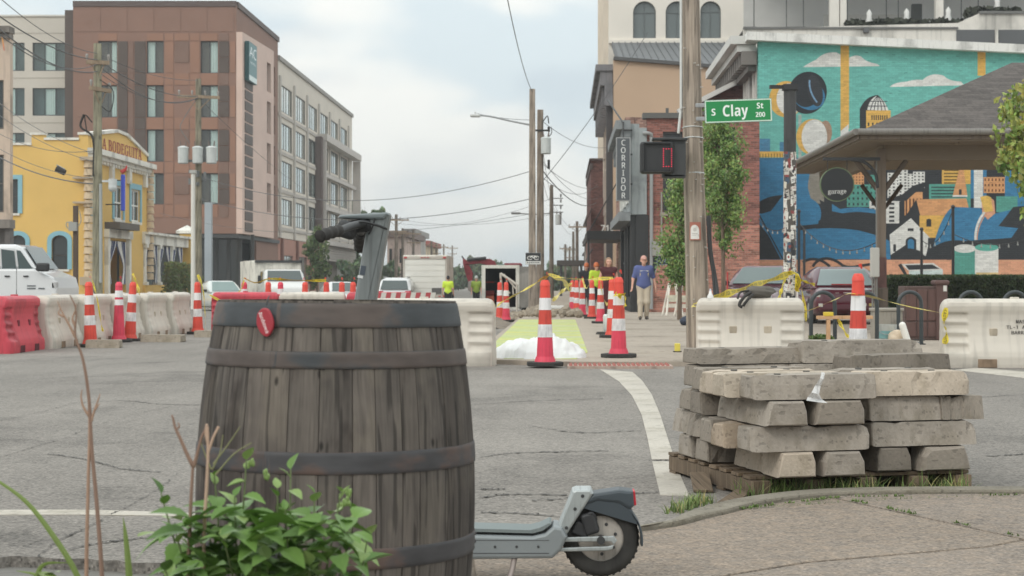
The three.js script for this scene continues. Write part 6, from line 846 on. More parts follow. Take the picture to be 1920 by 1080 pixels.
{ // box truck and suv seen from behind
  const d = 88, t = thing('box_truck', 'white box truck seen from behind beyond the barrel', 'truck', [gx(797, d), roadY(d), -d]), w = P(222, 218, 208, .5, 'dirty', 3), wide = 82 * d / F, h = 2.3, x = wide / 2;
  { const g = new G(); g.rbox(0, .75 + h / 2 - .1, -2.6, wide, h - .25, 5.2, .03); g.build('box', w, t); const f = new G(); f.ab(-x, -x + .07, .62, 2.95 - .2, .002, .06); f.ab(x - .07, x, .62, 2.75, .002, .06); f.ab(-x + .07, x - .07, 2.62, 2.75, .002, .06); f.ab(-x + .07, x - .07, .62, .78, .002, .06); f.build('door_frame', P(190, 182, 172, .5), t); const r = new G(); for (let i = 0; i < 6; i++) r.ab(-x + .09, x - .09, .82 + i * .3, 1.1 + i * .3, .004, .02 + .006 * (i % 2)); r.build('roller_door', P(226, 224, 216, .5), t); }
  { const g = new G(); g.ab(-x, x, .44, .6, -.1, .12); g.ab(-x, -x + .34, .36, .5, .0, .16); g.build('rear_bumper', P(110, 104, 100, .6), t); for (const s of [-1, 1]) for (const [y, n] of [[.7, 'tail_light'], [2.69, 'marker_light']]) { const l = new G(); l.rbox(s * (x - .12), y, .08, .16, .08, .05, .01); l.build(n, paint([.5, .03, .03], .3, null), t); } const l = new G(); for (let i = -1; i < 2; i++) l.rbox(i * .16, 2.69, .08, .1, .05, .04, .01); l.each('marker_light', paint([.4, .03, .03], .3, null), t); const s = new G(); for (let i = 0; i < 8; i++) s.box(-x + .2 + i * .28, .7, .065, .14, .05, .01); s.each('reflector', paint([.5, .04, .04], .4, null), t); const q = new G(); q.rbox(.6, .98, .05, .5, .3, .05, .02); q.build('lock_box', P(96, 94, 92, .6), t); } wheels(t, [[x - .2, -1.2], [-x + .2, -1.2], [x - .2, -6], [-x + .2, -6]], .4, .34);
  { const c = new G(); c.rbox(0, 1.35, -6.2, wide * .9, 1.9, 1.6, .15); c.build('cab', w, t); }
  const s = thing('parked_suv', 'white sport utility car seen from behind left of the box truck', 'car', [gx(739, 86), roadY(86), -86]), m = carPaint([.7, .71, .71]);
  loft([{ z: 0, y0: .45, y1: .95, w: .8 }, { z: -.08, y0: .3, y1: 1.0, w: .87 }, { z: -.5, y0: .25, y1: 1.02, w: .9 }, { z: -3.6, y0: .25, y1: .98, w: .9 }, { z: -4.4, y0: .3, y1: .8, w: .82 }], s, 'body', m); loft([{ z: -.12, y0: .95, y1: 1.05, w: .84, wt: .8 }, { z: -.45, y0: .95, y1: 1.6, w: .84, wt: .66 }, { z: -1.6, y0: .95, y1: 1.66, w: .84, wt: .68 }, { z: -2.6, y0: .95, y1: 1.6, w: .84, wt: .66 }, { z: -3.3, y0: .95, y1: 1.02, w: .84, wt: .8 }], s, 'cabin', m);
  mesh('rear_window', slabQuad([-.7, 1.06, -.08], [.7, 1.06, -.08], [.6, 1.5, -.36], [-.6, 1.5, -.36], .02), carGlass, s); for (const q of [-1, 1]) { const g = new G(); g.rbox(q * .7, .92, .0, .3, .12, .1, .03); g.build('tail_light', paint([.55, .02, .05], .25, null), s); } { const g = new G(); g.box(0, .82, .012, .4, .12, .02); g.build('number_plate', P(120, 126, 130, .5, null), s); const b = new G(); b.rbox(0, .48, .02, 1.66, .26, .14, .05); b.build('bumper', m, s); const r = new G(); for (const x2 of [-.6, .6]) r.cyl(V(x2, 1.68, -.6), V(x2, 1.68, -2.5), .025, .025, 6); r.each('roof_rail', galv, s); } wheels(s, [[.78, -.9], [-.78, -.9], [.78, -3.6], [-.78, -3.6]], .35, .22);
}
{ // red digger arm, trailer, rubble
  const d = 96, t = thing('excavator', 'dark red excavator arm raised above the open trailer', 'excavator', [0, 0, 0]), red = P(128, 44, 54, .5, 'dirty', 2), X = (p) => gx(p, d), Y = (p) => gy(p, d), beam = (pts, w, n) => { const g = new G(); g.ext(shape(pts.map(([a, b]) => [X(a), Y(b)])), w, T4(0, 0, -d - w / 2), .03); g.build(n, red, t); };
  beam([[868, 484], [876, 489], [887, 512], [886, 528], [879, 531], [874, 516], [868, 494]], .36, 'stick'); beam([[872, 496], [880, 488], [905, 486], [918, 485], [928, 490], [945, 530], [938, 534], [920, 499], [900, 494], [880, 496]], .46, 'boom');
  { const g = new G(); g.cyl(V(X(876), Y(487), -d + .28), V(X(912), Y(484), -d + .28), .09, .09, 8); g.cyl(V(X(872), Y(490), -d), V(X(866), Y(480), -d), .06, .04, 6); g.each('cylinder', darkMetal, t); const b = new G(); b.ext(shape([[X(879), Y(528)], [X(887), Y(525)], [X(888), Y(540)], [X(884), Y(548)], [X(878), Y(544)]]), .7, T4(0, 0, -d - .35), .02); b.build('bucket', P(160, 150, 146, .5), t); const c = new G(); c.rbox(X(950), .9, -d, 2.0, 1.2, 2.4, .1); c.rbox(X(962), 1.6, -d, 1.0, 1.0, 1.2, .1); c.build('house', red, t); const k = new G(); for (const z of [-1, 1]) k.rbox(X(950), 0, -d + z * .9, 2.8, .7, .5, .3); k.each('track', rubber, t); }
}
{
  const d = 64, y0 = roadY(d), X = (p) => gx(p, d), Y = (p) => gy(p, d), t = thing('cargo_trailer', 'open cargo trailer with dark inside and pale frame beside the poles', 'trailer', [0, 0, 0]), fr = P(214, 212, 202, .5, 'dirty', 2), si = P(138, 134, 128, .6, 'dirty', 2), inn = paint([.05, .048, .046], .8, null);
  { const g = new G(); g.ab(X(903), X(910), y0 + .3, Y(497), -d, -d - .1); g.ab(X(967), X(974), y0 + .3, Y(497), -d, -d - .1); g.ab(X(910), X(967), Y(503), Y(497), -d, -d - .1); g.ab(X(903), X(974), y0 + .22, y0 + .32, -d, -d - .12); g.build('door_frame', fr, t); const b = new G(); b.ab(X(903), X(905), y0 + .3, Y(498), -d - .1, -d - 4); b.ab(X(905), X(974), Y(500), Y(498), -d - .1, -d - 4); b.ab(X(903), X(974), y0 + .24, y0 + .3, -d - .12, -d - 4); b.ab(X(903), X(980), y0 + .3, Y(498), -d - 4.05, -d - 4.1); b.build('box', inn, t); const s = new G(); s.ab(X(974) + .002, X(976), y0 + .3, Y(498), -d - .05, -d - 4); s.build('side_wall', si, t);
    const dr = new G(T4(X(974), 0, -d, -.5)); dr.ab(.02, .95, y0 + .3, Y(500), -.05, 0); dr.build('door', si, t); const sh = new G(); for (const y of [.55, 1.0]) sh.ab(X(909), X(925), y, y + .04, -d - .5, -d - 3.5); sh.rbox(X(915), .4, -d - 1, .4, .6, .4, .03); sh.each('shelf', P(150, 52, 48, .7), t); const o = new G(); o.rbox(X(918), y0 + .55, -d - .5, .32, .4, .4, .03); o.build('tool_box', paint([.42, .09, .04], .6), t); const w = new G(); for (const z of [-1.6, -2.4]) w.cyl(V(X(976), y0 + .3, -d + z), V(X(976) + .2, y0 + .3, -d + z), .3, .3, 18); w.each('wheel', rubber, t); const v = new G(); v.rbox(X(938), Y(496.5), -d - .6, .28, .06, .3, .02); v.build('roof_vent', P(120, 140, 132, .6), t); }
  const l = thing('hand_rail', 'pale wooden hand rail leaning out of the open trailer', 'rail'); { const g = new G(), b = (a, c, w = .05) => g.cyl(V(X(a[0]), Y(a[1]), -d + a[2]), V(X(c[0]), Y(c[1]), -d + c[2]), w, w, 6); b([939, 513, .3], [972, 535, .5]); b([945, 514, .3], [972, 546, .5], .03); b([939, 512, .3], [943, 565, .3]); b([950, 520, .3], [952, 545, .3], .03); b([962, 528, .4], [963, 552, .4], .03); b([952, 545, .3], [957, 550, .3], .03); b([970, 535, .5], [970, 585, .5], .04); g.build('rail_frame', P(196, 188, 176, .8), l); }
  const r = mulberry(31), g = new G(); for (let i = 0; i < 340; i++) { const dd = 48 + r() * 12, x = lerp(-2.4, .6, r()) * (r() < .5 ? 1 : .8), s = .04 + .16 * r() * r(), top = x < -1.2 ? roadY(dd) : 0, hill = (x < -1.25 ? .0 : .12) * Math.max(0, 1 - Math.abs(x + .4) / 1.1); g.add(new THREE.DodecahedronGeometry(s, 0), T4(x, top + s * .5 + hill * r(), -dd, r() * 6, r() * 6, r() * 6, V(1, .55 + .4 * r(), .8 + r() * .4))); } tag(stuff(g.build('rubble', tint(blockMat, 1.1, 1.06, .98), null)), 'heap of broken concrete lying between the poles and trailer', 'rubble');
  { const q = new THREE.PlaneGeometry(1.6, 14, 20, 80); q.rotateX(-Math.PI / 2); const p = q.attributes.position; for (let i = 0; i < p.count; i++) p.setY(i, .16 * Math.max(0, 1 - Math.abs(p.getX(i)) / .8) + .1 * (fbm3(p.getX(i) * 3, 0, p.getZ(i) * 2, 4, 3) - .5) - .02); q.translate(-2.05, ROAD, -46); q.computeVertexNormals(); struct('dirt_heap', new G().add(q).geo(), dirt); }
  const bag = thing('plastic_sheet', 'crumpled white plastic sheet lying behind the ramp cone', 'plastic sheet'); { const q = new THREE.PlaneGeometry(1.3, 1.1, 60, 40); q.rotateX(-Math.PI / 2); const p = q.attributes.position; for (let i = 0; i < p.count; i++) { const x = p.getX(i), z = p.getZ(i), rr = Math.hypot(x / .6, z / .5), n = fbm3(x * 7 + 5, 1, z * 7, 4, 8) - .5, hh = .16 * Math.sqrt(Math.max(0, 1 - rr * rr * rr)) + .15 * Math.exp(-Math.pow((x - .12) / .2, 2) - Math.pow(z / .3, 2)) + .05 * Math.exp(-Math.pow((x + .3) / .2, 2)); p.setY(i, Math.max(-.02, hh * (1 + n * 1.2) - (rr > 1 ? .1 : 0))); p.setX(i, x * (1 + n * .15)); } q.translate(gx(1012, 22.3), .005, -22.85); q.computeVertexNormals(); mesh('sheet', new G().add(q).geo(), new THREE.MeshPhysicalMaterial({ color: new THREE.Color(.74, .75, .75), roughness: .45 }), bag); }
  const wl = thing('wheeled_board', 'low white board on a small castor beside the pair of poles', 'cart'); { const dd = 55, g2 = new G(); g2.rbox(gx(1045, dd), gy(576, dd), -dd, .42, .1, .5, .02); g2.build('board', P(214, 214, 210, .5), wl); const w = new G(); for (const px of [1036, 1053]) w.cyl(V(gx(px, dd), .1, -dd + .2), V(gx(px, dd) + .06, .1, -dd + .2), .09, .09, 12); w.each('castor', rubber, wl); }
}
// ---------------------------------------------------------------- people
function surfNet(f, lo, hi, h) {                    // mesh of the zero level of f (negative inside)
  const n = [0, 1, 2].map(i => Math.ceil((hi[i] - lo[i]) / h) + 1), [nx, ny, nz] = n, v = new Float32Array(nx * ny * nz), id = (x, y, z) => x + nx * (y + ny * z);
  for (let z = 0; z < nz; z++) for (let y = 0; y < ny; y++) for (let x = 0; x < nx; x++) v[id(x, y, z)] = f(lo[0] + x * h, lo[1] + y * h, lo[2] + z * h);
  const vi = new Int32Array(nx * ny * nz).fill(-1), pos = [], idx = [];
  for (let z = 0; z < nz - 1; z++) for (let y = 0; y < ny - 1; y++) for (let x = 0; x < nx - 1; x++) {
    let sx = 0, sy = 0, sz = 0, c = 0; const g = (a, b, d) => v[id(x + a, y + b, z + d)];
    const edge = (a, b) => { const p = g(...a), q = g(...b); if (p < 0 === q < 0) return; const t = p / (p - q); sx += lerp(a[0], b[0], t); sy += lerp(a[1], b[1], t); sz += lerp(a[2], b[2], t); c++; };
    for (const [a, b] of [[0, 0], [1, 0], [0, 1], [1, 1]]) { edge([0, a, b], [1, a, b]); edge([a, 0, b], [a, 1, b]); edge([a, b, 0], [a, b, 1]); }
    if (c) { vi[id(x, y, z)] = pos.length / 3; pos.push(lo[0] + (x + sx / c) * h, lo[1] + (y + sy / c) * h, lo[2] + (z + sz / c) * h); }
  }
  const qd = (a, b, c, d, flip) => { if (a < 0 || b < 0 || c < 0 || d < 0) return; flip ? idx.push(a, c, b, a, d, c) : idx.push(a, b, c, a, c, d); };
  for (let z = 1; z < nz - 1; z++) for (let y = 1; y < ny - 1; y++) for (let x = 1; x < nx - 1; x++) {
    const s = v[id(x, y, z)] < 0; const k = (a, b, c) => vi[id(x - a, y - b, z - c)];
    if (s !== v[id(x + 1, y, z)] < 0) qd(k(0, 1, 1), k(0, 0, 1), k(0, 0, 0), k(0, 1, 0), !s);
    if (s !== v[id(x, y + 1, z)] < 0) qd(k(1, 0, 1), k(1, 0, 0), k(0, 0, 0), k(0, 0, 1), !s);
    if (s !== v[id(x, y, z + 1)] < 0) qd(k(1, 1, 0), k(0, 1, 0), k(0, 0, 0), k(1, 0, 0), !s);
  }
  const g = new THREE.BufferGeometry(); g.setAttribute('position', new THREE.Float32BufferAttribute(pos, 3)); g.setIndex(idx); g.computeVertexNormals(); return g;
}
function capField(caps, k) {                        // tapered capsules joined smoothly: [ax, ay, az, bx, by, bz, ra, rb, (flatness in z)]
  return (x, y, z) => { let s = 0, m = 1e9; for (const c of caps) { const ex = c[3] - c[0], ey = c[4] - c[1], ez = c[5] - c[2], fz = c[8] ?? 1, px = x - c[0], py = y - c[1], pz = (z - c[2]) / fz, t = clamp((px * ex + py * ey + pz * ez) / (ex * ex + ey * ey + ez * ez + 1e-9)), d = Math.hypot(px - ex * t, py - ey * t, pz - ez * t) - lerp(c[6], c[7], t); if (d < .3) { s += Math.exp(-d / k); } m = Math.min(m, d); } return s > 0 ? Math.min(m, -k * Math.log(s)) : m; };
}
const bounds = (caps, p = .03) => { const lo = [1e9, 1e9, 1e9], hi = [-1e9, -1e9, -1e9]; for (const c of caps) for (const [o, r] of [[0, c[6]], [3, c[7]]]) for (let i = 0; i < 3; i++) { lo[i] = Math.min(lo[i], c[o + i] - r - p); hi[i] = Math.max(hi[i], c[o + i] + r + p); } return [lo, hi]; };
const blob = (caps, k, h) => { const [lo, hi] = bounds(caps); return surfNet(capField(caps, k), lo, hi, h); };
const skinM = paint(alb(206, 158, 138), .6, null);
function handCaps(w, dir, side, out) {               // wrist, direction of the fingers, side of the thumb
  const f = V(...dir).normalize(), s = V(...out).normalize(), n = f.clone().cross(s).normalize(), W = V(...w), c = [], C = (a, b, r0, r1) => c.push([a.x, a.y, a.z, b.x, b.y, b.z, r0, r1]), q = (a, b, d = 0) => W.clone().addScaledVector(f, a).addScaledVector(s, b).addScaledVector(n, d);
  C(q(-.02, 0), q(.02, 0), .026, .027); for (let i = 0; i < 4; i++) { const o = (i - 1.5) * .019, L = [.068, .08, .085, .072][i]; C(q(.02, o * .7), q(.085, o), .016, .012); C(q(.085, o), q(.085 + L * .5, o * 1.1, .008), .0095, .009); C(q(.085 + L * .5, o * 1.1, .008), q(.085 + L * .85, o * 1.1, .028), .009, .0075); } C(q(.02, .022), q(.055, .048, .01), .014, .011); C(q(.055, .048, .01), q(.085, .054, .022), .011, .009); return c;
}
function person(label, pos, ry, o) {
  const t = thing('person', label, 'person', pos, ry), S = o.scale ?? 1, hc = o.cell ?? .016, J = { hipL: [.09, .92, 0], hipR: [-.09, .92, 0], kneeL: [.1, .5, .03], kneeR: [-.1, .5, .03], ankL: [.1, .09, -.02], ankR: [-.1, .09, -.02], shL: [.185, 1.42, 0], shR: [-.185, 1.42, 0], elL: [.25, 1.14, -.03], elR: [-.25, 1.14, -.03], wrL: [.27, .9, .05], wrR: [-.27, .9, .05], ...o.pose };
  t.scale.setScalar(S); const cap = (a, b, r0, r1, f) => [...J[a], ...J[b], r0, r1, f], off = (a, d, r0, r1) => [...J[a], J[a][0] + d[0], J[a][1] + d[1], J[a][2] + d[2], r0, r1], g = o.girth ?? 1;
  const torso = [[-.07, .96, 0, .07, .96, 0, .115 * g, .115 * g, .9], [0, 1.0, .01, 0, 1.12, .02, .125 * g, .125 * g, .92], [0, 1.12, .02, 0, 1.3, .0, .125 * g, .13 * g, .85], [-.1, 1.33, 0, .1, 1.33, 0, .11, .11, .85], [...J.shL, ...J.shR, .062, .062]];
  const neck = [[0, 1.42, -.01, 0, 1.53, .015, .052, .05]], H = [0, 1.645, .03];
  const arm = (s) => [cap('sh' + s, 'el' + s, .05, .04), cap('el' + s, 'wr' + s, .04, .026)], leg = (s) => [cap('hip' + s, 'knee' + s, .08, .055), cap('knee' + s, 'ank' + s, .055, .036)], foot = (s) => [off('ank' + s, [0, -.045, -.03], .04, .042), off('ank' + s, [s === 'L' ? .02 : -.02, -.05, .15], .038, .032)];
  const body = new G(); body.add(blob([...torso.map(c => c.map((v, i) => i === 6 || i === 7 ? v * .86 : v)), ...neck, ...arm('L'), ...arm('R'), ...leg('L'), ...leg('R')], .02, hc));
  { const hd = [[H[0], H[1] + .02, H[2] - .015, H[0], H[1] + .02, H[2] - .035, .085, .082], [0, H[1] - .06, H[2] + .02, 0, H[1] - .085, H[2] + .035, .062, .048], [0, H[1] - .01, H[2] + .078, 0, H[1] - .035, H[2] + .1, .01, .014], [.05, H[1] - .04, H[2] + .045, .03, H[1] - .05, H[2] + .06, .025, .022], [-.05, H[1] - .04, H[2] + .045, -.03, H[1] - .05, H[2] + .06, .025, .022], [-.045, H[1] + .018, H[2] + .07, .045, H[1] + .018, H[2] + .07, .014, .014], [-.022, H[1] - .067, H[2] + .078, .022, H[1] - .067, H[2] + .078, .01, .01], [.084, H[1] - .005, H[2] - .02, .09, H[1] - .03, H[2] - .015, .018, .012], [-.084, H[1] - .005, H[2] - .02, -.09, H[1] - .03, H[2] - .015, .018, .012], [0, H[1] - .14, H[2] - .02, 0, H[1] - .08, H[2] - .02, .05, .055]]; body.add(blob(hd, .007, .0075)); }
  for (const s of ['L', 'R']) { const w = V(...J['wr' + s]), f = w.clone().sub(V(...J['el' + s])).normalize(); body.add(blob(handCaps(J['wr' + s], [f.x, f.y, f.z], s, [s === 'L' ? -.3 : .3, 0, 1]), .004, .005)); }
  body.build('body', o.skin ?? skinM, t); const part = (n, caps, k, m, h = hc) => mesh(n, new G().add(blob(caps, k, h)).geo(), m, t), thick = (caps, e) => caps.map(c => { const d = c.slice(); d[6] += e; d[7] += e; return d; });
  { const e = new G(); for (const s of [-1, 1]) e.sph(s * .032, H[1] - .004, H[2] + .076, .009, 1, 1, .6, 8); e.build('eyes', paint([.05, .04, .035], .3, null), t); }
  const mid = (a, b, f) => J[a].map((v, i) => lerp(v, J[b][i], f));
  if (o.shirt) part('shirt', [...thick(torso, .012), ...['L', 'R'].map(s => [...J['sh' + s], ...mid('sh' + s, 'el' + s, o.sleeve ?? .72), .066, .062])], .03, o.shirt);
  if (o.trousers) part('trousers', [[-.08, .95, 0, .08, .95, 0, .112 * g, .112 * g, .92], ...['L', 'R'].flatMap(s => [cap('hip' + s, 'knee' + s, .105, .078), [...J['knee' + s], ...mid('knee' + s, 'ank' + s, .96), .078, .066]])], .022, o.trousers);
  if (o.dress) part('dress', [...thick(torso, .012), [0, .95, 0, 0, .2, .02, .16, .22, .8]], .03, o.dress);
  for (const s of ['L', 'R']) part('shoe', foot(s), .014, o.shoes ?? black, .01);
  if (o.cap) { part('cap', [[0, H[1] + .045, H[2] - .02, 0, H[1] + .055, H[2] - .03, .09, .085], [-.04, H[1] + .045, H[2] + .07, .04, H[1] + .045, H[2] + .07, .018, .018], [-.03, H[1] + .035, H[2] + .12, .03, H[1] + .035, H[2] + .12, .014, .014]], .012, o.cap, .009); }
  if (o.helmet) part('helmet', [[0, H[1] + .05, H[2] - .02, 0, H[1] + .07, H[2] - .02, .108, .1], [-.05, H[1] + .03, H[2] + .09, .05, H[1] + .03, H[2] + .09, .014, .014]], .015, o.helmet, .01);
  if (o.hair) part('hair', o.longHair ? [[0, H[1] + .03, H[2] - .04, 0, H[1] + .04, H[2] - .03, .09, .09], [-.075, H[1], H[2] - .04, -.1, 1.36, -.02, .04, .045], [.075, H[1], H[2] - .04, .1, 1.36, -.02, .04, .045], [0, H[1], H[2] - .08, 0, 1.4, -.1, .07, .07]] : [[0, H[1] + .005, H[2] - .06, 0, H[1] + .02, H[2] - .05, .075, .07]], .015, o.hair, .01);
  return t;
}
{
  const blue = paint(alb(88, 98, 146), .9, 'plain', 1), khaki = paint(alb(190, 178, 160), .9, 'plain', 1);
  const m = person('man in blue printed t-shirt, khaki trousers and cap walking towards the camera', [gx(1207, 45.7), 0, -45.7], .06, { scale: .97, cell: .013, girth: 1.1, shirt: blue, trousers: khaki, shoes: paint([.06, .05, .045], .7, null), cap: paint(alb(196, 150, 138), .8, null), hair: paint([.25, .22, .2], .9, null), sleeve: .85, pose: { kneeL: [.09, .5, .07], ankL: [.08, .1, -.07], hipL: [.09, .92, .01], kneeR: [-.1, .5, .08], ankR: [-.11, .09, .13], elL: [.29, 1.15, -.06], wrL: [.33, .92, .0], elR: [-.29, 1.15, .0], wrR: [-.33, .92, .1] } });
  { const tx = canvas(128, 96, (c, w, h) => { c.fillStyle = '#cfc08c'; c.fillRect(0, 0, w, h); c.fillStyle = '#e2e0d6'; c.fillRect(8, 0, w - 16, 34); c.fillStyle = '#8a8468'; for (let i = 0; i < 5; i++) { c.fillRect(14 + i * 21, 44, 14, 14); c.fillRect(10 + i * 22, 68, 16, 12); } }); const p = new THREE.PlaneGeometry(.24, .19, 10, 8), a = p.attributes.position; for (let i = 0; i < a.count; i++) a.setZ(i, .152 - 1.1 * Math.pow(a.getX(i), 2)); p.translate(0, 1.27, -.016); p.computeVertexNormals(); mesh('shirt_print', p, new THREE.MeshPhysicalMaterial({ map: tx, roughness: .9 }), m); }
  person('woman with long fair hair in a dark red dress behind the pavement cones', [gx(1141, 48.5), 0, -48.5], .15, { scale: .97, dress: paint([.075, .018, .022], .9, null), hair: paint([.30, .19, .12], .8, null), longHair: true, pose: { elL: [.25, 1.16, 0], wrL: [.24, 1.0, .14], wrR: [-.26, .92, .06] } });
  const hv = paint([.62, .82, .06], .7, null), dark = paint([.03, .03, .035], .9, null);
  person('worker in bright yellow shirt seen from behind beside the box truck', [gx(840, 84), roadY(84), -84], Math.PI, { scale: .98, cell: .02, shirt: hv, trousers: dark, cap: dark, hair: dark });
  person('worker in bright yellow vest with dark trousers behind the pavement cones', [gx(1118, 60), 0, -60], .4, { scale: .95, cell: .02, shirt: hv, trousers: dark, helmet: paint([.62, .16, .05], .5, null) });
  person('worker in yellow vest and pale helmet standing left of the open trailer', [gx(893, 90), roadY(90), -90], .2, { scale: .98, cell: .022, shirt: paint([.3, .42, .07], .8, null), trousers: dark, helmet: paint([.45, .47, .45], .5, null) });
  person('person in dark clothes standing far up the pavement under an orange canopy', [gx(1100, 66), 0, -66], -.2, { scale: .98, cell: .022, shirt: dark, trousers: dark, helmet: paint([.62, .16, .05], .5, null) });
}
// ---------------------------------------------------------------- trees, hedge, corner furniture
const leafM = new THREE.MeshPhysicalMaterial({ roughness: .7, vertexColors: true, side: THREE.DoubleSide, transmission: .3, thickness: 0 });
function leafCloud(n, place, size, c0, c1, seed, flat = .5) {
  const r = mulberry(seed), pos = new Float32Array(n * 18), nor = new Float32Array(n * 18), cl = new Float32Array(n * 18), q = new THREE.Quaternion(), e = new THREE.Euler(), M = [[0, -.5, 0], [.34, -.05, .08], [0, .06, 0], [0, .06, 0], [.34, -.05, .08], [0, .62, -.06]];
  let k = 0; const v = V(0, 0, 0);
  for (let i = 0; i < n; i++) {
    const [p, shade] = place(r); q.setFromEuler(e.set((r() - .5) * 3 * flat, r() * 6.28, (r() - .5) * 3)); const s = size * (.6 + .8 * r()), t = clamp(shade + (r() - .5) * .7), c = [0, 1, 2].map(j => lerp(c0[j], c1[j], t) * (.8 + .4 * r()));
    const L = [[0, -.5, 0], [.34, 0, .1], [0, .6, 0], [0, -.5, 0], [0, .6, 0], [-.34, 0, .1]];
    for (const m of L) { v.set(m[0] * s, m[1] * s, m[2] * s).applyQuaternion(q).add(p); pos[k] = v.x; pos[k + 1] = v.y; pos[k + 2] = v.z; cl[k] = c[0]; cl[k + 1] = c[1]; cl[k + 2] = c[2]; k += 3; }
  }
  const g = new THREE.BufferGeometry(); g.setAttribute('position', new THREE.BufferAttribute(pos, 3)); g.setAttribute('color', new THREE.BufferAttribute(cl, 3)); g.setAttribute('uv', new THREE.BufferAttribute(new Float32Array(n * 12), 2)); g.computeVertexNormals(); return g;
}
const bark = tint(poleWood, .62, .55, .5);
function streetTree(label, pos, h, crownY, R, n, seed, size, shapeFn, c0, c1, lean = 0) {
  const t = thing('street_tree', label, 'tree', pos), r = mulberry(seed), g = new G(), top = V(lean, h * .93, 0); g.tube([V(0, -.1, 0), V(lean * .2, h * .3, .03), V(lean * .5, h * .6, -.03), top], (s) => .07 * (1 - s * .85), 8, 14);
  const tips = []; for (let i = 0; i < 40; i++) { const s = r(), y = lerp(crownY, h * .95, s), a = r() * 6.28, w = R * (.65 + .6 * r()) * shapeFn((y - crownY) / (h - crownY)), b = V(lean * y / h, y - .25 - .2 * r(), 0), e = V(lean * y / h + Math.cos(a) * w * .85, y + .25 + .3 * r(), Math.sin(a) * w * .85); g.tube([b, b.clone().lerp(e, .5).add(V(0, .08, 0)), e], (q) => .018 * (1 - q * .7), 5); for (let k = 0; k < 4; k++) tips.push(b.clone().lerp(e, .4 + .65 * r()).add(V((r() - .5) * .3, (r() - .5) * .3, (r() - .5) * .3))); } g.build('trunk', bark, t);
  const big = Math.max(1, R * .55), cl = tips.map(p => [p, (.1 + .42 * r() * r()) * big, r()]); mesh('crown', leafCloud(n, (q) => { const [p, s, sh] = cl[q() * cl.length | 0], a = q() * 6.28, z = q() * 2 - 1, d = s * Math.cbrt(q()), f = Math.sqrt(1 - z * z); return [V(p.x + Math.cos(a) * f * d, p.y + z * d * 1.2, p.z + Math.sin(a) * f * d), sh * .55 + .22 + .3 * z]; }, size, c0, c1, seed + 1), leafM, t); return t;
}
{
  const c0 = alb(84, 112, 54), c1 = alb(154, 178, 104), col2 = (s) => Math.sin(Math.PI * clamp(.12 + s * .85)) * (1 - .35 * s) + .12;
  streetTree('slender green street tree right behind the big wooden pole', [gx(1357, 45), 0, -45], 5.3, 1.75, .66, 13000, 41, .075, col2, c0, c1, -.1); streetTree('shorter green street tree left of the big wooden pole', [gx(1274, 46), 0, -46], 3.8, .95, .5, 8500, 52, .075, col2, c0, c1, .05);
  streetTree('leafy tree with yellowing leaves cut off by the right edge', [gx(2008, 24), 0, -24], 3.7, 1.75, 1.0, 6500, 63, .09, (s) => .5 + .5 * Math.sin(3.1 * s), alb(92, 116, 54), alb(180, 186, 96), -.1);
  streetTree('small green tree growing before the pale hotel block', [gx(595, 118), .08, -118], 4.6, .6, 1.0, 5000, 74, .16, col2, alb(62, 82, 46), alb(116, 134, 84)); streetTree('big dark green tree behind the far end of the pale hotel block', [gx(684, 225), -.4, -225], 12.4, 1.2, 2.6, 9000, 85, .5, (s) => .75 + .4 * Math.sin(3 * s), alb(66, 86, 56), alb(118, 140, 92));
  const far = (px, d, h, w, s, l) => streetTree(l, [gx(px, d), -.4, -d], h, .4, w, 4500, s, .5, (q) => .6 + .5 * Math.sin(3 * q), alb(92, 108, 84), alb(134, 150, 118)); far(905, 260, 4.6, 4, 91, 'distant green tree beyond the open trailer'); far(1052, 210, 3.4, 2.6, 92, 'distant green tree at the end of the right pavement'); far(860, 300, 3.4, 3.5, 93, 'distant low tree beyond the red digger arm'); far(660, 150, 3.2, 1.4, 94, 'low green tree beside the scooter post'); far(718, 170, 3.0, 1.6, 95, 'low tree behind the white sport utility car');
  // planting along the restaurant porch
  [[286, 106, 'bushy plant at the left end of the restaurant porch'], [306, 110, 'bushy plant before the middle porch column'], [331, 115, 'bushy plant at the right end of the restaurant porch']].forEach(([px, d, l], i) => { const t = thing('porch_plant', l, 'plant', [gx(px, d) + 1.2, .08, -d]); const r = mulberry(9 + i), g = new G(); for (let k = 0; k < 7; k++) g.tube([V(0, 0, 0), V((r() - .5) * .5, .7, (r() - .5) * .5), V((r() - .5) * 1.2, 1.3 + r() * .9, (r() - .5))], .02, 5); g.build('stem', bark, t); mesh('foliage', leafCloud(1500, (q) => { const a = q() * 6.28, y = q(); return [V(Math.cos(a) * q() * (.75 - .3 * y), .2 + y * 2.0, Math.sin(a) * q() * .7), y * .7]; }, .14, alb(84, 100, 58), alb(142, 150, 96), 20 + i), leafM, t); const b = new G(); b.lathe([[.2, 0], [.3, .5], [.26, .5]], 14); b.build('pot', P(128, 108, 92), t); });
  const h = thing('hedge', 'clipped dark green hedge running along the foot of the mural', 'hedge'), x0 = gx(1662, 46), x1 = 18; { const g = new G(); g.ab(x0 + .05, x1, 0, 1.1, -46.1, -46.9); g.build('branch_mass', paint([.02, .024, .014], 1, null), h); mesh('foliage', leafCloud(26000, (q) => { const f = q(), x = lerp(x0, x1, q()); return f < .6 ? [V(x, q() * 1.17, -46.02 + q() * .1), q() * .5] : [V(x, 1.12 + q() * .08, lerp(-46, -47, q())), .5 + q() * .5]; }, .07, alb(44, 58, 30), alb(74, 92, 46), 33), leafM, h); }
}
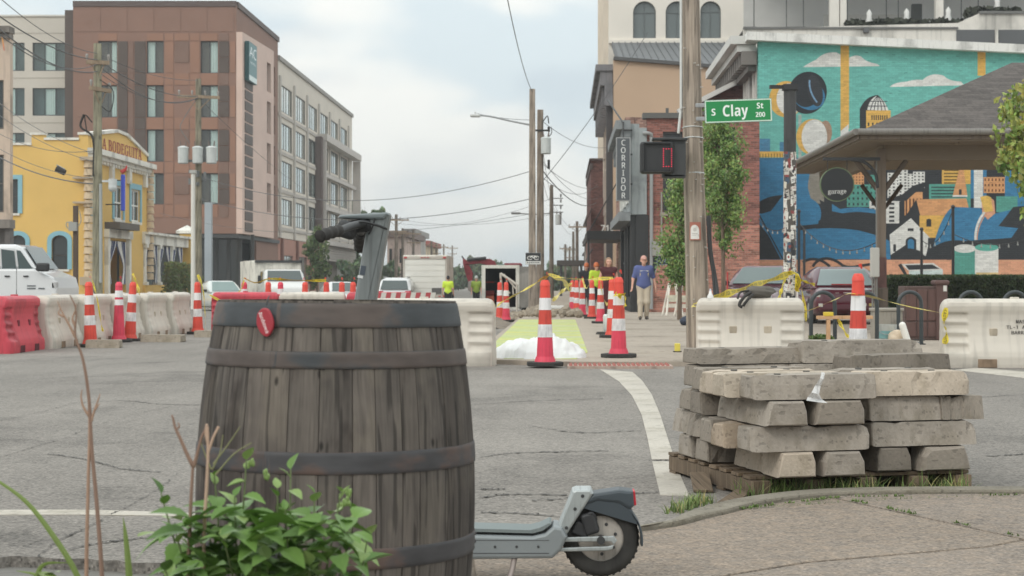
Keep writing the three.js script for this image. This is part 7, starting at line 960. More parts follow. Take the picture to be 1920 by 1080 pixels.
{ // bike hoops, litter bin, trestle, loose things by the post
  const d = 27, mkHoop = () => { const t = new THREE.Group(), g = new G(), p = [V(-.19, 0, 0), V(-.19, .62, 0)]; for (let i = 1; i < 12; i++) { const a = Math.PI - i / 12 * Math.PI; p.push(V(Math.cos(a) * .19, .66 + Math.sin(a) * .19, 0)); } p.push(V(.19, .62, 0), V(.19, 0, 0)); g.tube(p, .032, 10); g.build('hoop', paint([.045, .055, .06], .45, 'plain', 1), t); const b = new G(); for (const x of [-.19, .19]) b.cyl(V(x, 0, 0), V(x, .02, 0), .07, .07, 12); b.each('foot_plate', darkMetal, t); return t; };
  const p = mkHoop(); [[1543, 'dark bike hoop right of the sticker post with tape tied on it'], [1622, 'dark bike hoop half hidden by the striped cone'], [1706, 'dark bike hoop in front of the brown litter bin'], [1820, 'dark bike hoop over the right hand barrier, left one'], [1903, 'dark bike hoop over the right hand barrier, right one']].forEach(([px, l], i) => { const c = p.clone(); c.name = numbered('bike_hoop'); c.userData = { label: l, category: 'bike rack', group: 'bike hoops along the pavement' }; const dd = i < 2 ? 26.5 : 27.5; c.position.set(gx(px, dd), 0, -dd); c.rotation.y = .12; scene.add(c); });
  const b = thing('litter_bin', 'brown panelled litter bin with a capped post behind a bike hoop', 'litter bin'); { const g = new G(), D = 30, X = (q) => gx(q, D), br = P(88, 70, 66, .75, 'streak', 1); g.rbox((X(1690) + X(1766)) / 2, .47, -D, X(1766) - X(1690), .94, .6, .02); g.build('body', br, b); for (const [a, e] of [[1693, 1711], [1713, 1731], [1733, 1748]]) for (const [u, v] of [[.34, .88], [.06, .31]]) { const k = new G(); k.rbox((X(a) + X(e)) / 2, (u + v) / 2, -D + .305, X(e) - X(a), v - u, .025, .008); k.build('panel', tint(br, 1.25, 1.1, 1.08), b); } const c = new G(); c.rbox(X(1758), .5, -D + .2, .2, 1.0, .34, .03); c.rbox(X(1758), 1.0, -D + .2, .26, .09, .4, .04); c.build('cap_post', tint(br, 1.1, 1, 1), b); const s = new G(); s.box(X(1763), .9, -D + .375, .06, .1, .006); s.build('label', P(206, 204, 198, .6, null), b); const q = new G(); q.cyl(V(X(1712), 0, -D + .5), V(X(1712), .02, -D + .5), .1, .1, 10); q.build('foot', black, b); }
  const tr = thing('wooden_trestle', 'rough timber trestle before the maroon sedan', 'trestle'); { const D = 25.8, X = (q) => gx(q, D), y = gy(595, D), w = P(196, 158, 122, .85, 'streak', .6); const g = new G(); g.rbox((X(1531) + X(1636)) / 2, y, -D, X(1636) - X(1531), .05, .11, .006, 0, 0, .005); g.build('beam', w, tr); for (const px of [1553, 1618]) { const l = new G(); l.rbox(X(px), y / 2 - .02, -D, .055, y - .02, .09, .005); l.each('leg', w, tr); } const k = new G(); k.rbox(X(1553), y + .05, -D, .14, .06, .13, .01); k.build('clip', P(210, 184, 58, .5, null), tr); const f = new G(); f.rbox(X(1590), .03, -D + .15, .9, .05, .1, .005, .15); f.build('loose_batten', w, tr); }
  const st = thing('survey_rod', 'thin red and white striped rod leaning by the sticker post', 'rod'); { for (let i = 0; i < 6; i++) { const a = at(1495 - .0 * i, 642 - i * 16, 27), c = at(1495, 627 - i * 16, 27); const g = new G(); g.cyl(a, c, .014, .014, 8); g.build('rod_section', i % 2 ? P(220, 216, 212, .5, null) : paint([.55, .05, .07], .5, null), st); } const f = new G(); f.cyl(at(1495, 648, 27), at(1495, 642, 27), .05, .02, 8); f.build('foot', darkMetal, st); }
  const bk = thing('plastic_bucket', 'grey bucket with teal label beside the pavilion post', 'bucket'); { const D = 27, x = gx(1662, D), g = new G(); g.lathe([[0, 0], [.14, 0], [.165, .34], [.15, .34], [.13, .04]], 20, T4(x, 0, -D)); g.build('pail', P(176, 178, 174, .6, 'dirty', 1), bk); const l = new G(); l.lathe([[.155, .12], [.163, .24]], 20, T4(x, 0, -D)); l.build('label_band', P(120, 164, 166, .6, null), bk); const h = new G(); h.tube([V(x - .16, .33, -D), V(x - .1, .2, -D + .17), V(x + .1, .2, -D + .17), V(x + .16, .33, -D)], .006, 5, 10); h.build('handle', galv, bk); }
  const bx = thing('grey_crate', 'grey box standing behind the bucket', 'box'); { const D = 28, g = new G(); g.rbox(gx(1662, D), .27, -D, .46, .54, .4, .02); g.build('body', P(150, 144, 134, .8, 'dirty', 1), bx); const l = new G(); l.rbox(gx(1662, D), .56, -D, .5, .05, .44, .015); l.build('lid', P(160, 154, 144, .8), bx); }
  const tu = thing('white_tube', 'white plastic tube leaning on a pile by the litter bin', 'tube'); { const g = new G(); g.cyl(at(1702, 642, 26.6), at(1692, 610, 26.6), .055, .055, 14); g.sph(at(1692, 610, 26.6).x, at(1692, 610, 26.6).y, -26.6, .055); g.build('shell', P(226, 224, 218, .5, null), tu); const c = new G(); c.cyl(at(1703, 645, 26.6), at(1702, 641, 26.6), .06, .06, 14); c.build('collar', galv, tu); }
  const tb = thing('tool_box', 'small dark grey tool box behind the concrete blocks', 'tool box'); { const D = 24, g = new G(); g.rbox(gx(1697, D), gy(655, D), -D, 46 * D / F, .15, .3, .015); g.build('body', P(120, 124, 128, .5, 'dirty', 1), tb); const l = new G(); l.rbox(gx(1697, D), gy(643, D), -D, 48 * D / F, .04, .32, .012); l.build('lid', P(96, 98, 100, .5), tb); const h = new G(); h.rbox(gx(1697, D), gy(651, D), -D + .16, .1, .03, .02, .005); h.build('latch', galv, tb); const s = new G(); s.rbox(gx(1697, D), -.01 + (gy(664, D)) / 2, -D, .3, gy(664, D), .26, .01); s.build('stand', P(140, 136, 128), tb); }
  const pb = thing('paper_bag', 'crumpled pale bag between the bucket and the tube', 'bag'); { const q = new THREE.SphereGeometry(.13, 20, 14), p2 = q.attributes.position; for (let i = 0; i < p2.count; i++) { const n = 1 + .7 * (fbm3(p2.getX(i) * 14 + 3, p2.getY(i) * 14, p2.getZ(i) * 14, 3, 4) - .5); p2.setXYZ(i, p2.getX(i) * n, p2.getY(i) * n * 1.1, p2.getZ(i) * n); } q.translate(gx(1680, 26.8), .12, -26.8); q.computeVertexNormals(); mesh('bag', new G().add(q).geo(), P(206, 190, 168, .9), pb); }
  const wd = thing('kerb_weed', 'small green weed growing under the bike hoop', 'plant'); { mesh('foliage', leafCloud(420, (q) => { const a = q() * 6.28; return [V(gx(1538, 26.2) + Math.cos(a) * q() * .2, .02 + q() * .17, -26.2 + Math.sin(a) * q() * .12), q()]; }, .06, alb(70, 96, 50), alb(130, 156, 92), 6), leafM, wd); const g = new G(); for (let i = 0; i < 6; i++) g.tube([V(gx(1538, 26.2), 0, -26.2), V(gx(1538, 26.2) + (i - 2.5) * .05, .12, -26.2)], .006, 4); g.build('stem', bark, wd); }
  const bg = thing('dark_bag', 'torn dark bag with cords lying over the white barrier', 'bag'); { const D = 22.6, q = new THREE.SphereGeometry(.17, 24, 16), p2 = q.attributes.position; for (let i = 0; i < p2.count; i++) { const n = 1 + .9 * (fbm3(p2.getX(i) * 10 + 3, p2.getY(i) * 12, p2.getZ(i) * 10, 3, 24) - .5); p2.setXYZ(i, p2.getX(i) * n * 1.25, p2.getY(i) * n * .5, p2.getZ(i) * n * .7); } const c = at(1424, 547, D); q.translate(c.x, .87, -D); q.computeVertexNormals(); mesh('bag', new G().add(q).geo(), P(96, 92, 86, .95), bg); const g = new G(); g.tube([at(1408, 548, D - .15), at(1396, 556, D - .22), at(1386, 572, D - .24), at(1392, 576, D - .24)], .022, 7, 12); g.tube([at(1412, 552, D - .18), at(1400, 564, D - .25), at(1393, 574, D - .25)], .02, 7, 10); g.tube([at(1404, 545, D - .1), at(1388, 548, D - .15), at(1383, 560, D - .2)], .014, 6, 10); g.build('cord', rubber, bg); }
  const cp = thing('white_bottle', 'small white bottle standing on the end of the barrier', 'bottle'); { const D = 22.6, x = gx(1332, D), g = new G(); g.lathe([[0, 0], [.04, 0], [.042, .08], [.02, .12], [.014, .15], [0, .15]], 14, T4(x, .74, -D)); g.build('shell', P(222, 222, 220, .4, null), cp); const k = new G(); k.cyl(V(x, .89, -D), V(x, .92, -D), .015, .01, 8); k.build('cap', P(196, 200, 210, .4, null), cp); }
  const af = (px, D, l) => { const t = thing('folding_barricade', l, 'barricade', [gx(px, D), 0, -D], .25, 'white folding barricades'), w = P(226, 222, 212, .6, 'dirty', 1); for (const s of [-1, 1]) for (const q of [-1, 1]) { const g = new G(); g.cyl(V(s * .26, 0, q * .2), V(s * .1, .98, q * .03), .035, .03, 6); g.each('leg', w, t); } const b = new G(); b.box(0, .52, .12, .4, .2, .03); b.build('board', tint(w, .9, .9, .8), t); const c = new G(); c.box(0, .3, -.15, .38, .12, .03); c.build('rail', w, t); };
  af(1261, 52, 'white folding barricade before the brick wall, left one'); af(1284, 51, 'white folding barricade nearest the big wooden pole');
  const sk = thing('dark_sack', 'dark blue sack lying on the pavement by the wooden pole', 'sack'); { const q = new THREE.SphereGeometry(.16, 18, 12), p2 = q.attributes.position; for (let i = 0; i < p2.count; i++) { const n = 1 + .6 * (fbm3(p2.getX(i) * 10, p2.getY(i) * 10, p2.getZ(i) * 10, 3, 44) - .5); p2.setXYZ(i, p2.getX(i) * n * 1.2, p2.getY(i) * n * .75, p2.getZ(i) * n); } q.translate(gx(1290, 40), .1, -40); q.computeVertexNormals(); mesh('sack', new G().add(q).geo(), paint([.035, .045, .07], .8, null), sk); }
  const cn = thing('waste_drum', 'small white drum behind the two nearest pavement cones', 'drum'); { const D = 33, x = gx(1142, D), g = new G(); g.lathe([[0, 0], [.11, 0], [.12, .3], [.1, .34], [0, .34]], 18, T4(x, .05, -D)); g.build('drum', P(206, 210, 210, .6, 'dirty', 1), cn); const b = new G(); b.cyl(V(x, 0, -D), V(x, .05, -D), .26, .24, 8); b.build('base', rubber, cn); }
  const yb = thing('yellow_marker', 'small yellow marker block at the foot of the wooden pole', 'marker'); { const g = new G(); g.rbox(gx(1270, 24.6), .06, -24.6, .08, .13, .08, .01); g.build('block', P(212, 196, 88, .7, null), yb); const p2 = new G(); p2.rbox(gx(1270, 24.6), .005, -24.6, .12, .02, .12, .005); p2.build('foot', rubber, yb); }
  const lp = (px, D, top, l) => { const t = thing('light_post', l, 'post'), g = new G(); g.cyl(V(gx(px, D), 0, -D), V(gx(px, D), gy(top, D), -D), .045, .04, 8); g.build('shaft', paint([.03, .03, .032], .6, null), t); const b = new G(); b.sph(gx(px, D), gy(top, D), -D, .06); b.build('cap', black, t); };
  lp(1498, 52, 396, 'dark post carrying bulbs left of the pavilion'); lp(1508, 55, 432, 'thin dark post beside the bulb post'); lp(1728, 49, 430, 'thin dark post before the white painted house'); lp(1787, 48, 388, 'dark post before the painted blue sleeve');
  const sl = (a, c, sag, n, l) => { const t = thing('string_lights', l, 'string lights'), A = at(...a), B = at(...c), pts = []; for (let i = 0; i <= 20; i++) { const s = i / 20, q = A.clone().lerp(B, s); q.y -= sag * 4 * s * (1 - s); pts.push(q); } const g = new G(); g.tube(pts, .012, 5); g.build('cable', black, t); const b = new G(); for (let i = 1; i < n; i++) { const s = i / n, q = A.clone().lerp(B, s); q.y -= sag * 4 * s * (1 - s); b.cyl(q, q.clone().add(V(0, -.06, 0)), .015, .015, 6); b.sph(q.x, q.y - .085, q.z, .026, 1, 1.2, 1, 7); } stuff(b.build('bulb', P(150, 150, 146, .3, null), t)); };
  sl([1422, 410, 58], [1498, 396, 52], .5, 8, 'string of bulbs hanging from the wall to the first post'); sl([1500, 420, 52], [1650, 450, 43], .5, 12, 'string of bulbs sagging between the dark post and pavilion'); sl([1728, 450, 49], [1787, 392, 48], .45, 7, 'string of bulbs rising to the post before the blue sleeve'); sl([1790, 440, 48], [1960, 430, 47], .35, 10, 'string of bulbs across the dark right end of the mural');
  const gn = thing('flag_marker', 'thin red marker rod standing before the brick wall', 'rod'); { const g = new G(); g.cyl(V(gx(1364, 44), 0, -44), V(gx(1364, 44), gy(510, 44), -44), .02, .02, 6); g.build('rod', paint([.5, .05, .05], .6, null), gn); const f = new G(); f.cyl(V(gx(1364, 44), 0, -44), V(gx(1364, 44), .06, -44), .08, .05, 8); f.build('foot', rubber, gn); }
}
// ---------------------------------------------------------------- barrel
{
  const d = 4.17, H = .957, t = thing('wooden_barrel', 'weathered oak barrel with dark steel hoops filling the front left', 'barrel', [gx(628, d), 0, -d], .4); t.rotation.z = -.008;
  const R = (y) => .338 - .05 * Math.pow((y - .47) / .485, 2), r = mulberry(12), tones = [[1, 1, 1], [.7, .69, .68], [1.28, 1.27, 1.25], [.84, .81, .78], [1.12, 1.1, 1.08], [.58, .56, .55]].map(([a, b, c], i) => { const m = tint(staveWood, a, b, c); m.map = m.map.clone(); m.map.offset.set(i * .17, i * .31); m.bumpMap = m.bumpMap.clone(); m.bumpMap.offset.copy(m.map.offset); return m; });
  const cuts = [0]; while (cuts[cuts.length - 1] < 2 * Math.PI - .12) cuts.push(cuts[cuts.length - 1] + .12 + .26 * r()); cuts[cuts.length - 1] = 2 * Math.PI;
  const stave = (a0, a1) => {
    const g = .0028, na = 4, ny = 26, pos = [], uv = [], idx = [], dep = .022, e = .0012;
    for (let j = 0; j <= ny; j++) { const y = H * j / ny; for (let i = 0; i <= na; i++) { const s = i / na, a = lerp(a0, a1, s) + (s < .5 ? g : -g) * (Math.abs(s - .5) * 2), edge = i === 0 || i === na; const rr = R(y) - (edge ? e : 0); pos.push(Math.sin(a) * rr, y, Math.cos(a) * rr); uv.push(a * .33, y); } for (const a of [a1 - g, a0 + g]) { const rr = R(y) - dep; pos.push(Math.sin(a) * rr, y, Math.cos(a) * rr); uv.push(a * .33, y); } }
    const n = na + 3; for (let j = 0; j < ny; j++) for (let k = 0; k < n; k++) { const a = j * n + k, b = j * n + (k + 1) % n; idx.push(a, b, a + n, b, b + n, a + n); } const c = ny * n; for (let k = 1; k < n - 1; k++) idx.push(c, c + k, c + k + 1);
    const q = new THREE.BufferGeometry(); q.setAttribute('position', new THREE.Float32BufferAttribute(pos, 3)); q.setAttribute('uv', new THREE.Float32BufferAttribute(uv, 2)); q.setIndex(idx); return toCreasedNormals(q, .5);
  };
  for (let i = 0; i < cuts.length - 1; i++) mesh('stave', stave(cuts[i], cuts[i + 1]), tones[r() * tones.length | 0], t);
  const steel = surf(512, .55, (u, v) => { const rust = sstep(.47, .64, fbm(u, v, 4, 6, 6, 151)), sc = fbm(u, v, 12, 40, 3, 153), b = fbm(u, v, 5, 3, 4, 155), k = .6 + .8 * b + .5 * (sc - .5); return [lerp(.048, .085, rust) * k, lerp(.054, .066, rust) * k, lerp(.06, .058, rust) * k, .5 + .3 * rust + .3 * (sc - .5)]; }, { rough: .6, bump: .0012 });
  const rusty = tint(steel, 1.2, 1.04, 1.0);
  const hoop = (y0, y1, m, k = .0022) => { const g = new G(), P0 = [[R(y0) - .001, y0], [R(y0) + k, y0 + .0015]]; for (let i = 1; i < 6; i++) { const y = lerp(y0 + .0015, y1 - .0015, i / 6); P0.push([R(y) + k + .0006, y]); } P0.push([R(y1) + k, y1 - .0015], [R(y1) - .001, y1]); g.lathe(P0, 96); const o = g.build('hoop', m, t); const a = .25 + y0 * 3, rv = new G(); for (const yy of [lerp(y0, y1, .3), lerp(y0, y1, .7)]) { const rr = R(yy) + k; rv.sph(Math.sin(a) * rr, yy, Math.cos(a) * rr,  .0055, 1, 1, .7, 10); } rv.build('rivet', m, o); };
  hoop(.896, .953, steel); hoop(.803, .843, steel); hoop(.566, .617, rusty); hoop(.35, .398, rusty); hoop(.115, .155, steel); hoop(.004, .06, steel);
  { const g = new G(); for (let i = 0; i < 7; i++) { const x0 = -.27 + i * .077, w = .0755, xm = Math.max(Math.abs(x0), Math.abs(x0 + w)), L = 2 * Math.sqrt(Math.max(.001, .27 * .27 - xm * xm)) * .98; g.rbox(x0 + w / 2, .918, 0, w - .002, .02, L, .003); } g.build('barrel_head', tones[1], t); }
  const tg = thing('red_tag', 'red tag with white script hanging on the barrel rim', 'tag'); const tx = canvas(160, 256, (c, w, h) => { c.fillStyle = '#a5343f'; c.fillRect(0, 0, w, h); c.save(); c.translate(w / 2 - 6, h / 2); c.rotate(1.18); c.fillStyle = '#e6dcda'; c.font = 'italic bold 46px serif'; c.textAlign = 'center'; c.textBaseline = 'middle'; c.fillText('Bardstown', 0, 0, 196); c.restore(); });
  const q = new THREE.Shape(new THREE.SplineCurve([[-.02, .022], [-.006, .034], [.01, .03], [.022, .006], [.022, -.014], [.008, -.034], [-.01, -.026], [-.022, -.004], [-.02, .022]].map(v => new THREE.Vector2(v[0] * .86, v[1] * .86))).getPoints(32)), e = new THREE.ExtrudeGeometry(q, { depth: .004, bevelEnabled: true, bevelSize: .003, bevelThickness: .002, bevelSegments: 2 }); const p = e.attributes.position, uv = e.attributes.uv; for (let i = 0; i < uv.count; i++) uv.setXY(i, p.getX(i) / .045 + .5, p.getY(i) / .067 + .5); const c = at(494, 605, 3.86); e.rotateY(-.42); e.translate(c.x, c.y, c.z - .03); mesh('plate', e, new THREE.MeshPhysicalMaterial({ map: tx, roughness: .45 }), tg); const k = new G(); k.tube([V(c.x + .002, c.y + .04, c.z - .03), V(c.x + .003, c.y + .05, c.z - .035), V(c.x + .004, c.y + .06, c.z - .055)], .0016, 5, 6); k.build('string', black, tg);
}
// ---------------------------------------------------------------- electric scooter
{
  const d = 5.82, t = thing('electric_scooter', 'silver electric kick scooter parked behind the barrel', 'scooter'), X = (p) => gx(p, d), Y = (p) => gy(p, d), z = -d, al = P(172, 178, 178, .42, 'streak', .4, { metalness: .5 }), dkp = P(64, 72, 78, .45, 'plain', .5), gr = P(140, 146, 148, .5, 'plain', .5, { metalness: .3 });
  const deck = new G(); deck.ext(shape([[X(640), Y(990)], [X(1000), Y(999)], [X(1022), Y(994)], [X(1038), Y(980)], [X(1054), Y(983)], [X(1064), Y(1000)], [X(1052), Y(1025)], [X(1036), Y(1040)], [X(660), Y(1044)], [X(630), Y(1030)]]), .17, T4(0, 0, z - .085), .01); deck.build('deck', gr, t);
  { const g = new G(); g.ext(shape([[X(660), Y(985)], [X(1000), Y(994)], [X(1018), Y(989)], [X(1034), Y(977)], [X(1030), Y(975)], [X(1012), Y(984)], [X(995), Y(988)], [X(660), Y(979)]]), .15, T4(0, 0, z - .075)); g.build('deck_mat', P(116, 124, 124, .8), t); }
  { const g = new G(); g.ext(shape([[X(1040), Y(999)], [X(1073), Y(917)], [X(1080), Y(914)], [X(1108), Y(914)], [X(1112), Y(922)], [X(1096), Y(946)], [X(1060), Y(1002)], [X(1050), Y(1008)]]), .12, T4(0, 0, z - .06), .008); g.build('rear_strut', al, t); }
  { const g = new G(), C = [1126, 1011], pt = (a, r) => [X(C[0] + Math.cos(a) * r), Y(C[1] - Math.sin(a) * r)], o = [], q = []; for (let i = 0; i <= 18; i++) { const a = lerp(2.2, -.12, i / 18); o.push(pt(a, i < 12 ? 82 : 79)); q.push(pt(a, 75)); } g.ext(shape([...o, ...q.reverse()]), .1, T4(0, 0, z - .05), .006); g.ext(shape([[X(1100), Y(930)], [X(1112), Y(922)], [X(1160), Y(915)], [X(1186), Y(918)], [X(1188), Y(945)], [X(1180), Y(952)], [X(1160), Y(940)], [X(1120), Y(936)], [X(1090), Y(944)]]), .11, T4(0, 0, z - .055), .01); g.build('rear_fender', dkp, t); const l = new G(); l.rbox(X(1188), Y(932), z, .012, .05, .075, .004, 0, 0, .1); l.build('tail_light', paint([.62, .03, .05], .25, null), t); }
  { const C = [1126, 1011], cx = X(C[0]), cy = .131, g = new G(); g.lathe([[.078, -.028], [.105, -.031], [.122, -.026], [.13, -.012], [.131, 0], [.13, .012], [.122, .026], [.105, .031], [.078, .028]], 48, T4(cx, cy, z, 0, Math.PI / 2)); const tr = new G(); for (let i = 0; i < 36; i++) { const a = i / 36 * 6.283; for (const s of [-1, 1]) tr.box(cx + Math.cos(a) * .1295, cy + Math.sin(a) * .1295, z + s * .011, .006, .008, .016, 0, 0, a); } const w = g.build('wheel', P(58, 57, 55, .85, 'dirty', .3), t); tr.build('tread', rubber, w);
    const h = new G(); h.lathe([[0, -.024], [.05, -.026], [.076, -.02], [.08, -.024], [.08, .024], [.076, .02], [.05, .026], [0, .024]], 40, T4(cx, cy, z, 0, Math.PI / 2)); h.build('rim', P(168, 162, 154, .5, 'dirty', .3), w); const b = new G(); for (let i = 0; i < 7; i++) { const a = i / 7 * 6.28 + .3; b.cyl(V(cx + Math.cos(a) * .052, cy + Math.sin(a) * .052, z + .022), V(cx + Math.cos(a) * .052, cy + Math.sin(a) * .052, z + .028), .006, .006, 8); } b.cyl(V(cx, cy, z - .07), V(cx, cy, z + .07), .014, .014, 12); b.build('bolt', darkMetal, w);
    const ca = new G(); ca.rbox(X(1106), Y(978), z + .045, .05, .075, .03, .012, 0, 0, .3); ca.tube([V(X(1098), Y(966), z + .05), V(X(1108), Y(958), z + .055), V(X(1116), Y(968), z + .05), V(X(1112), Y(985), z + .045)], .006, 6, 10); ca.rbox(X(1090), Y(990), z + .03, .06, .05, .03, .01, 0, 0, -.4); ca.build('brake_caliper', black, t); }
  for (const s of [1, -1]) { const g = new G(), zz = z + s * .058; g.ext(shape([[X(1052), Y(1003)], [X(1150), Y(1000)], [X(1156), Y(1008)], [X(1150), Y(1016)], [X(1144), Y(1010)], [X(1056), Y(1011)]]), .014, T4(0, 0, zz - .007), .003); g.ext(shape([[X(1050), Y(1022)], [X(1140), Y(1019)], [X(1150), Y(1016.5)], [X(1148), Y(1024)], [X(1138), Y(1027)], [X(1050), Y(1029)]]), .014, T4(0, 0, zz - .007), .003); g.build('swing_arm', al, t); }
  { const g = new G(); g.tube([V(X(966), Y(1038), z + .06), V(X(961), Y(1062), z + .11), V(X(955), Y(1078), z + .15)], .01, 8, 8); g.build('kickstand', P(150, 138, 132, .45, 'plain', .3, { metalness: .5 }), t); }
  { const g = new G(); for (let i = 0; i < 9; i++) g.cyl(V(X(690 + i * 40), Y(1018), z + .084), V(X(690 + i * 40), Y(1018), z + .0868), .0045, .0045, 8); for (const [a, b] of [[1062, 985], [1078, 950], [1092, 926]]) g.cyl(V(X(a), Y(b), z + .058), V(X(a), Y(b), z + .062), .006, .006, 8); g.each('screw', darkMetal, t); const q = new G(); q.box(X(840), Y(1030), z + .0845, 380 * d / F, .003, .003); q.box(X(840), Y(1006), z + .0845, 380 * d / F, .002, .003); q.each('deck_seam', paint([.08, .085, .09], .7, null), t); }
  // steering column, rising out above the barrel
  const col0 = [612, 985], stem = new G(), sh = shape([[X(col0[0] - 18), Y(col0[1])], [X(col0[0] + 22), Y(col0[1])], [X(733), Y(404)], [X(731), Y(400)], [X(700), Y(399)], [X(692), Y(410)]]); stem.ext(sh, .075, T4(0, 0, z - .0375), .012); stem.build('stem', P(124, 129, 129, .4, 'streak', .4, { metalness: .35 }), t);
  { const g = new G(); g.ext(shape([[X(640), Y(404)], [X(728), Y(399)], [X(731), Y(403)], [X(722), Y(412)], [X(646), Y(411)], [X(636), Y(410)]]), .1, T4(0, 0, z - .05), .008); g.build('display', P(112, 120, 122, .35, null), t); const b = new G(); b.rbox(X(672), Y(425), z, .1, .045, .09, .015, 0, 0, .1); b.rbox(X(655), Y(432), z + .06, .07, .06, .05, .02, 0, 0, -.3); b.rbox(X(690), Y(416), z, .06, .02, .06, .006); b.build('clamp', black, t); }
  { const g = new G(); g.tube([V(X(690), Y(418), z + .02), V(X(668), Y(426), z + .12), V(X(650), Y(438), z + .24)], .014, 8, 10); g.tube([V(X(690), Y(418), z - .02), V(X(672), Y(426), z - .12), V(X(660), Y(436), z - .24)], .014, 8, 10); g.each('handlebar', darkMetal, t); const q = new G(); q.tube([V(X(652), Y(436), z + .22), V(X(640), Y(441), z + .28), V(X(626), Y(448), z + .33)], (s) => .019 + .003 * Math.sin(s * 20), 10, 12); q.build('grip', rubber, t); const q2 = new G(); q2.tube([V(X(662), Y(434), z - .2), V(X(656), Y(448), z - .27), V(X(653), Y(460), z - .33)], (s) => .019 + .003 * Math.sin(s * 20), 10, 12); q2.build('grip', rubber, t); const l = new G(); l.tube([V(X(660), Y(426), z + .16), V(X(640), Y(440), z + .2), V(X(630), Y(444), z + .3)], .006, 6, 8); l.tube([V(X(672), Y(422), z - .14), V(X(684), Y(432), z - .22), V(X(700), Y(432), z - .3)], .008, 6, 8); l.each('brake_lever', black, t); const c = new G(); c.tube([V(X(660), Y(430), z + .09), V(X(680), Y(418), z + .09), V(X(712), Y(424), z + .06), V(X(727), Y(430), z + .03)], .004, 6, 14); c.tube([V(X(706), Y(403), z + .045), V(X(702), Y(424), z + .046), V(X(694), Y(440), z + .043)], .003, 5, 8); c.each('brake_cable', black, t); }
  { const g = new G(); g.box(X(683), Y(507), z + .0385, 9 * d / F, 17 * d / F, .002, 0, 0, -.17); g.build('label', P(70, 78, 88, .5, null), t); const s = new G(); s.box(X(678), Y(519), z + .0388, 10 * d / F, 5 * d / F, .002, 0, 0, -.17); s.build('label', P(206, 208, 208, .5, null), t); }
  { const cx = X(572), g = new G(); g.lathe([[.08, -.03], [.122, -.026], [.131, 0], [.122, .026], [.08, .03]], 32, T4(cx, .131, z, 0, Math.PI / 2)); const w = g.build('wheel', rubber, t); const h = new G(); h.lathe([[0, -.022], [.08, -.022], [.08, .022], [0, .022]], 28, T4(cx, .131, z, 0, Math.PI / 2)); h.build('rim', al, w); const f = new G(); for (const s of [1, -1]) f.cyl(V(cx, .131, z + s * .05), V(X(608), Y(985), z + s * .04), .016, .02, 8); f.build('fork', al, t); const ff = new G(), o = [], q = []; for (let i = 0; i <= 12; i++) { const a = lerp(2.7, .5, i / 12); o.push([cx + Math.cos(a) * .15, .131 + Math.sin(a) * .15]); q.push([cx + Math.cos(a) * .142, .131 + Math.sin(a) * .142]); } ff.ext(shape([...o, ...q.reverse()]), .09, T4(0, 0, z - .045)); ff.build('front_fender', dkp, t); const n = new G(); n.ext(shape([[X(594), Y(985)], [X(634), Y(985)], [X(660), Y(1040)], [X(625), Y(1040)], [X(596), Y(1010)]]), .09, T4(0, 0, z - .045), .008); n.build('neck', al, t); }
}
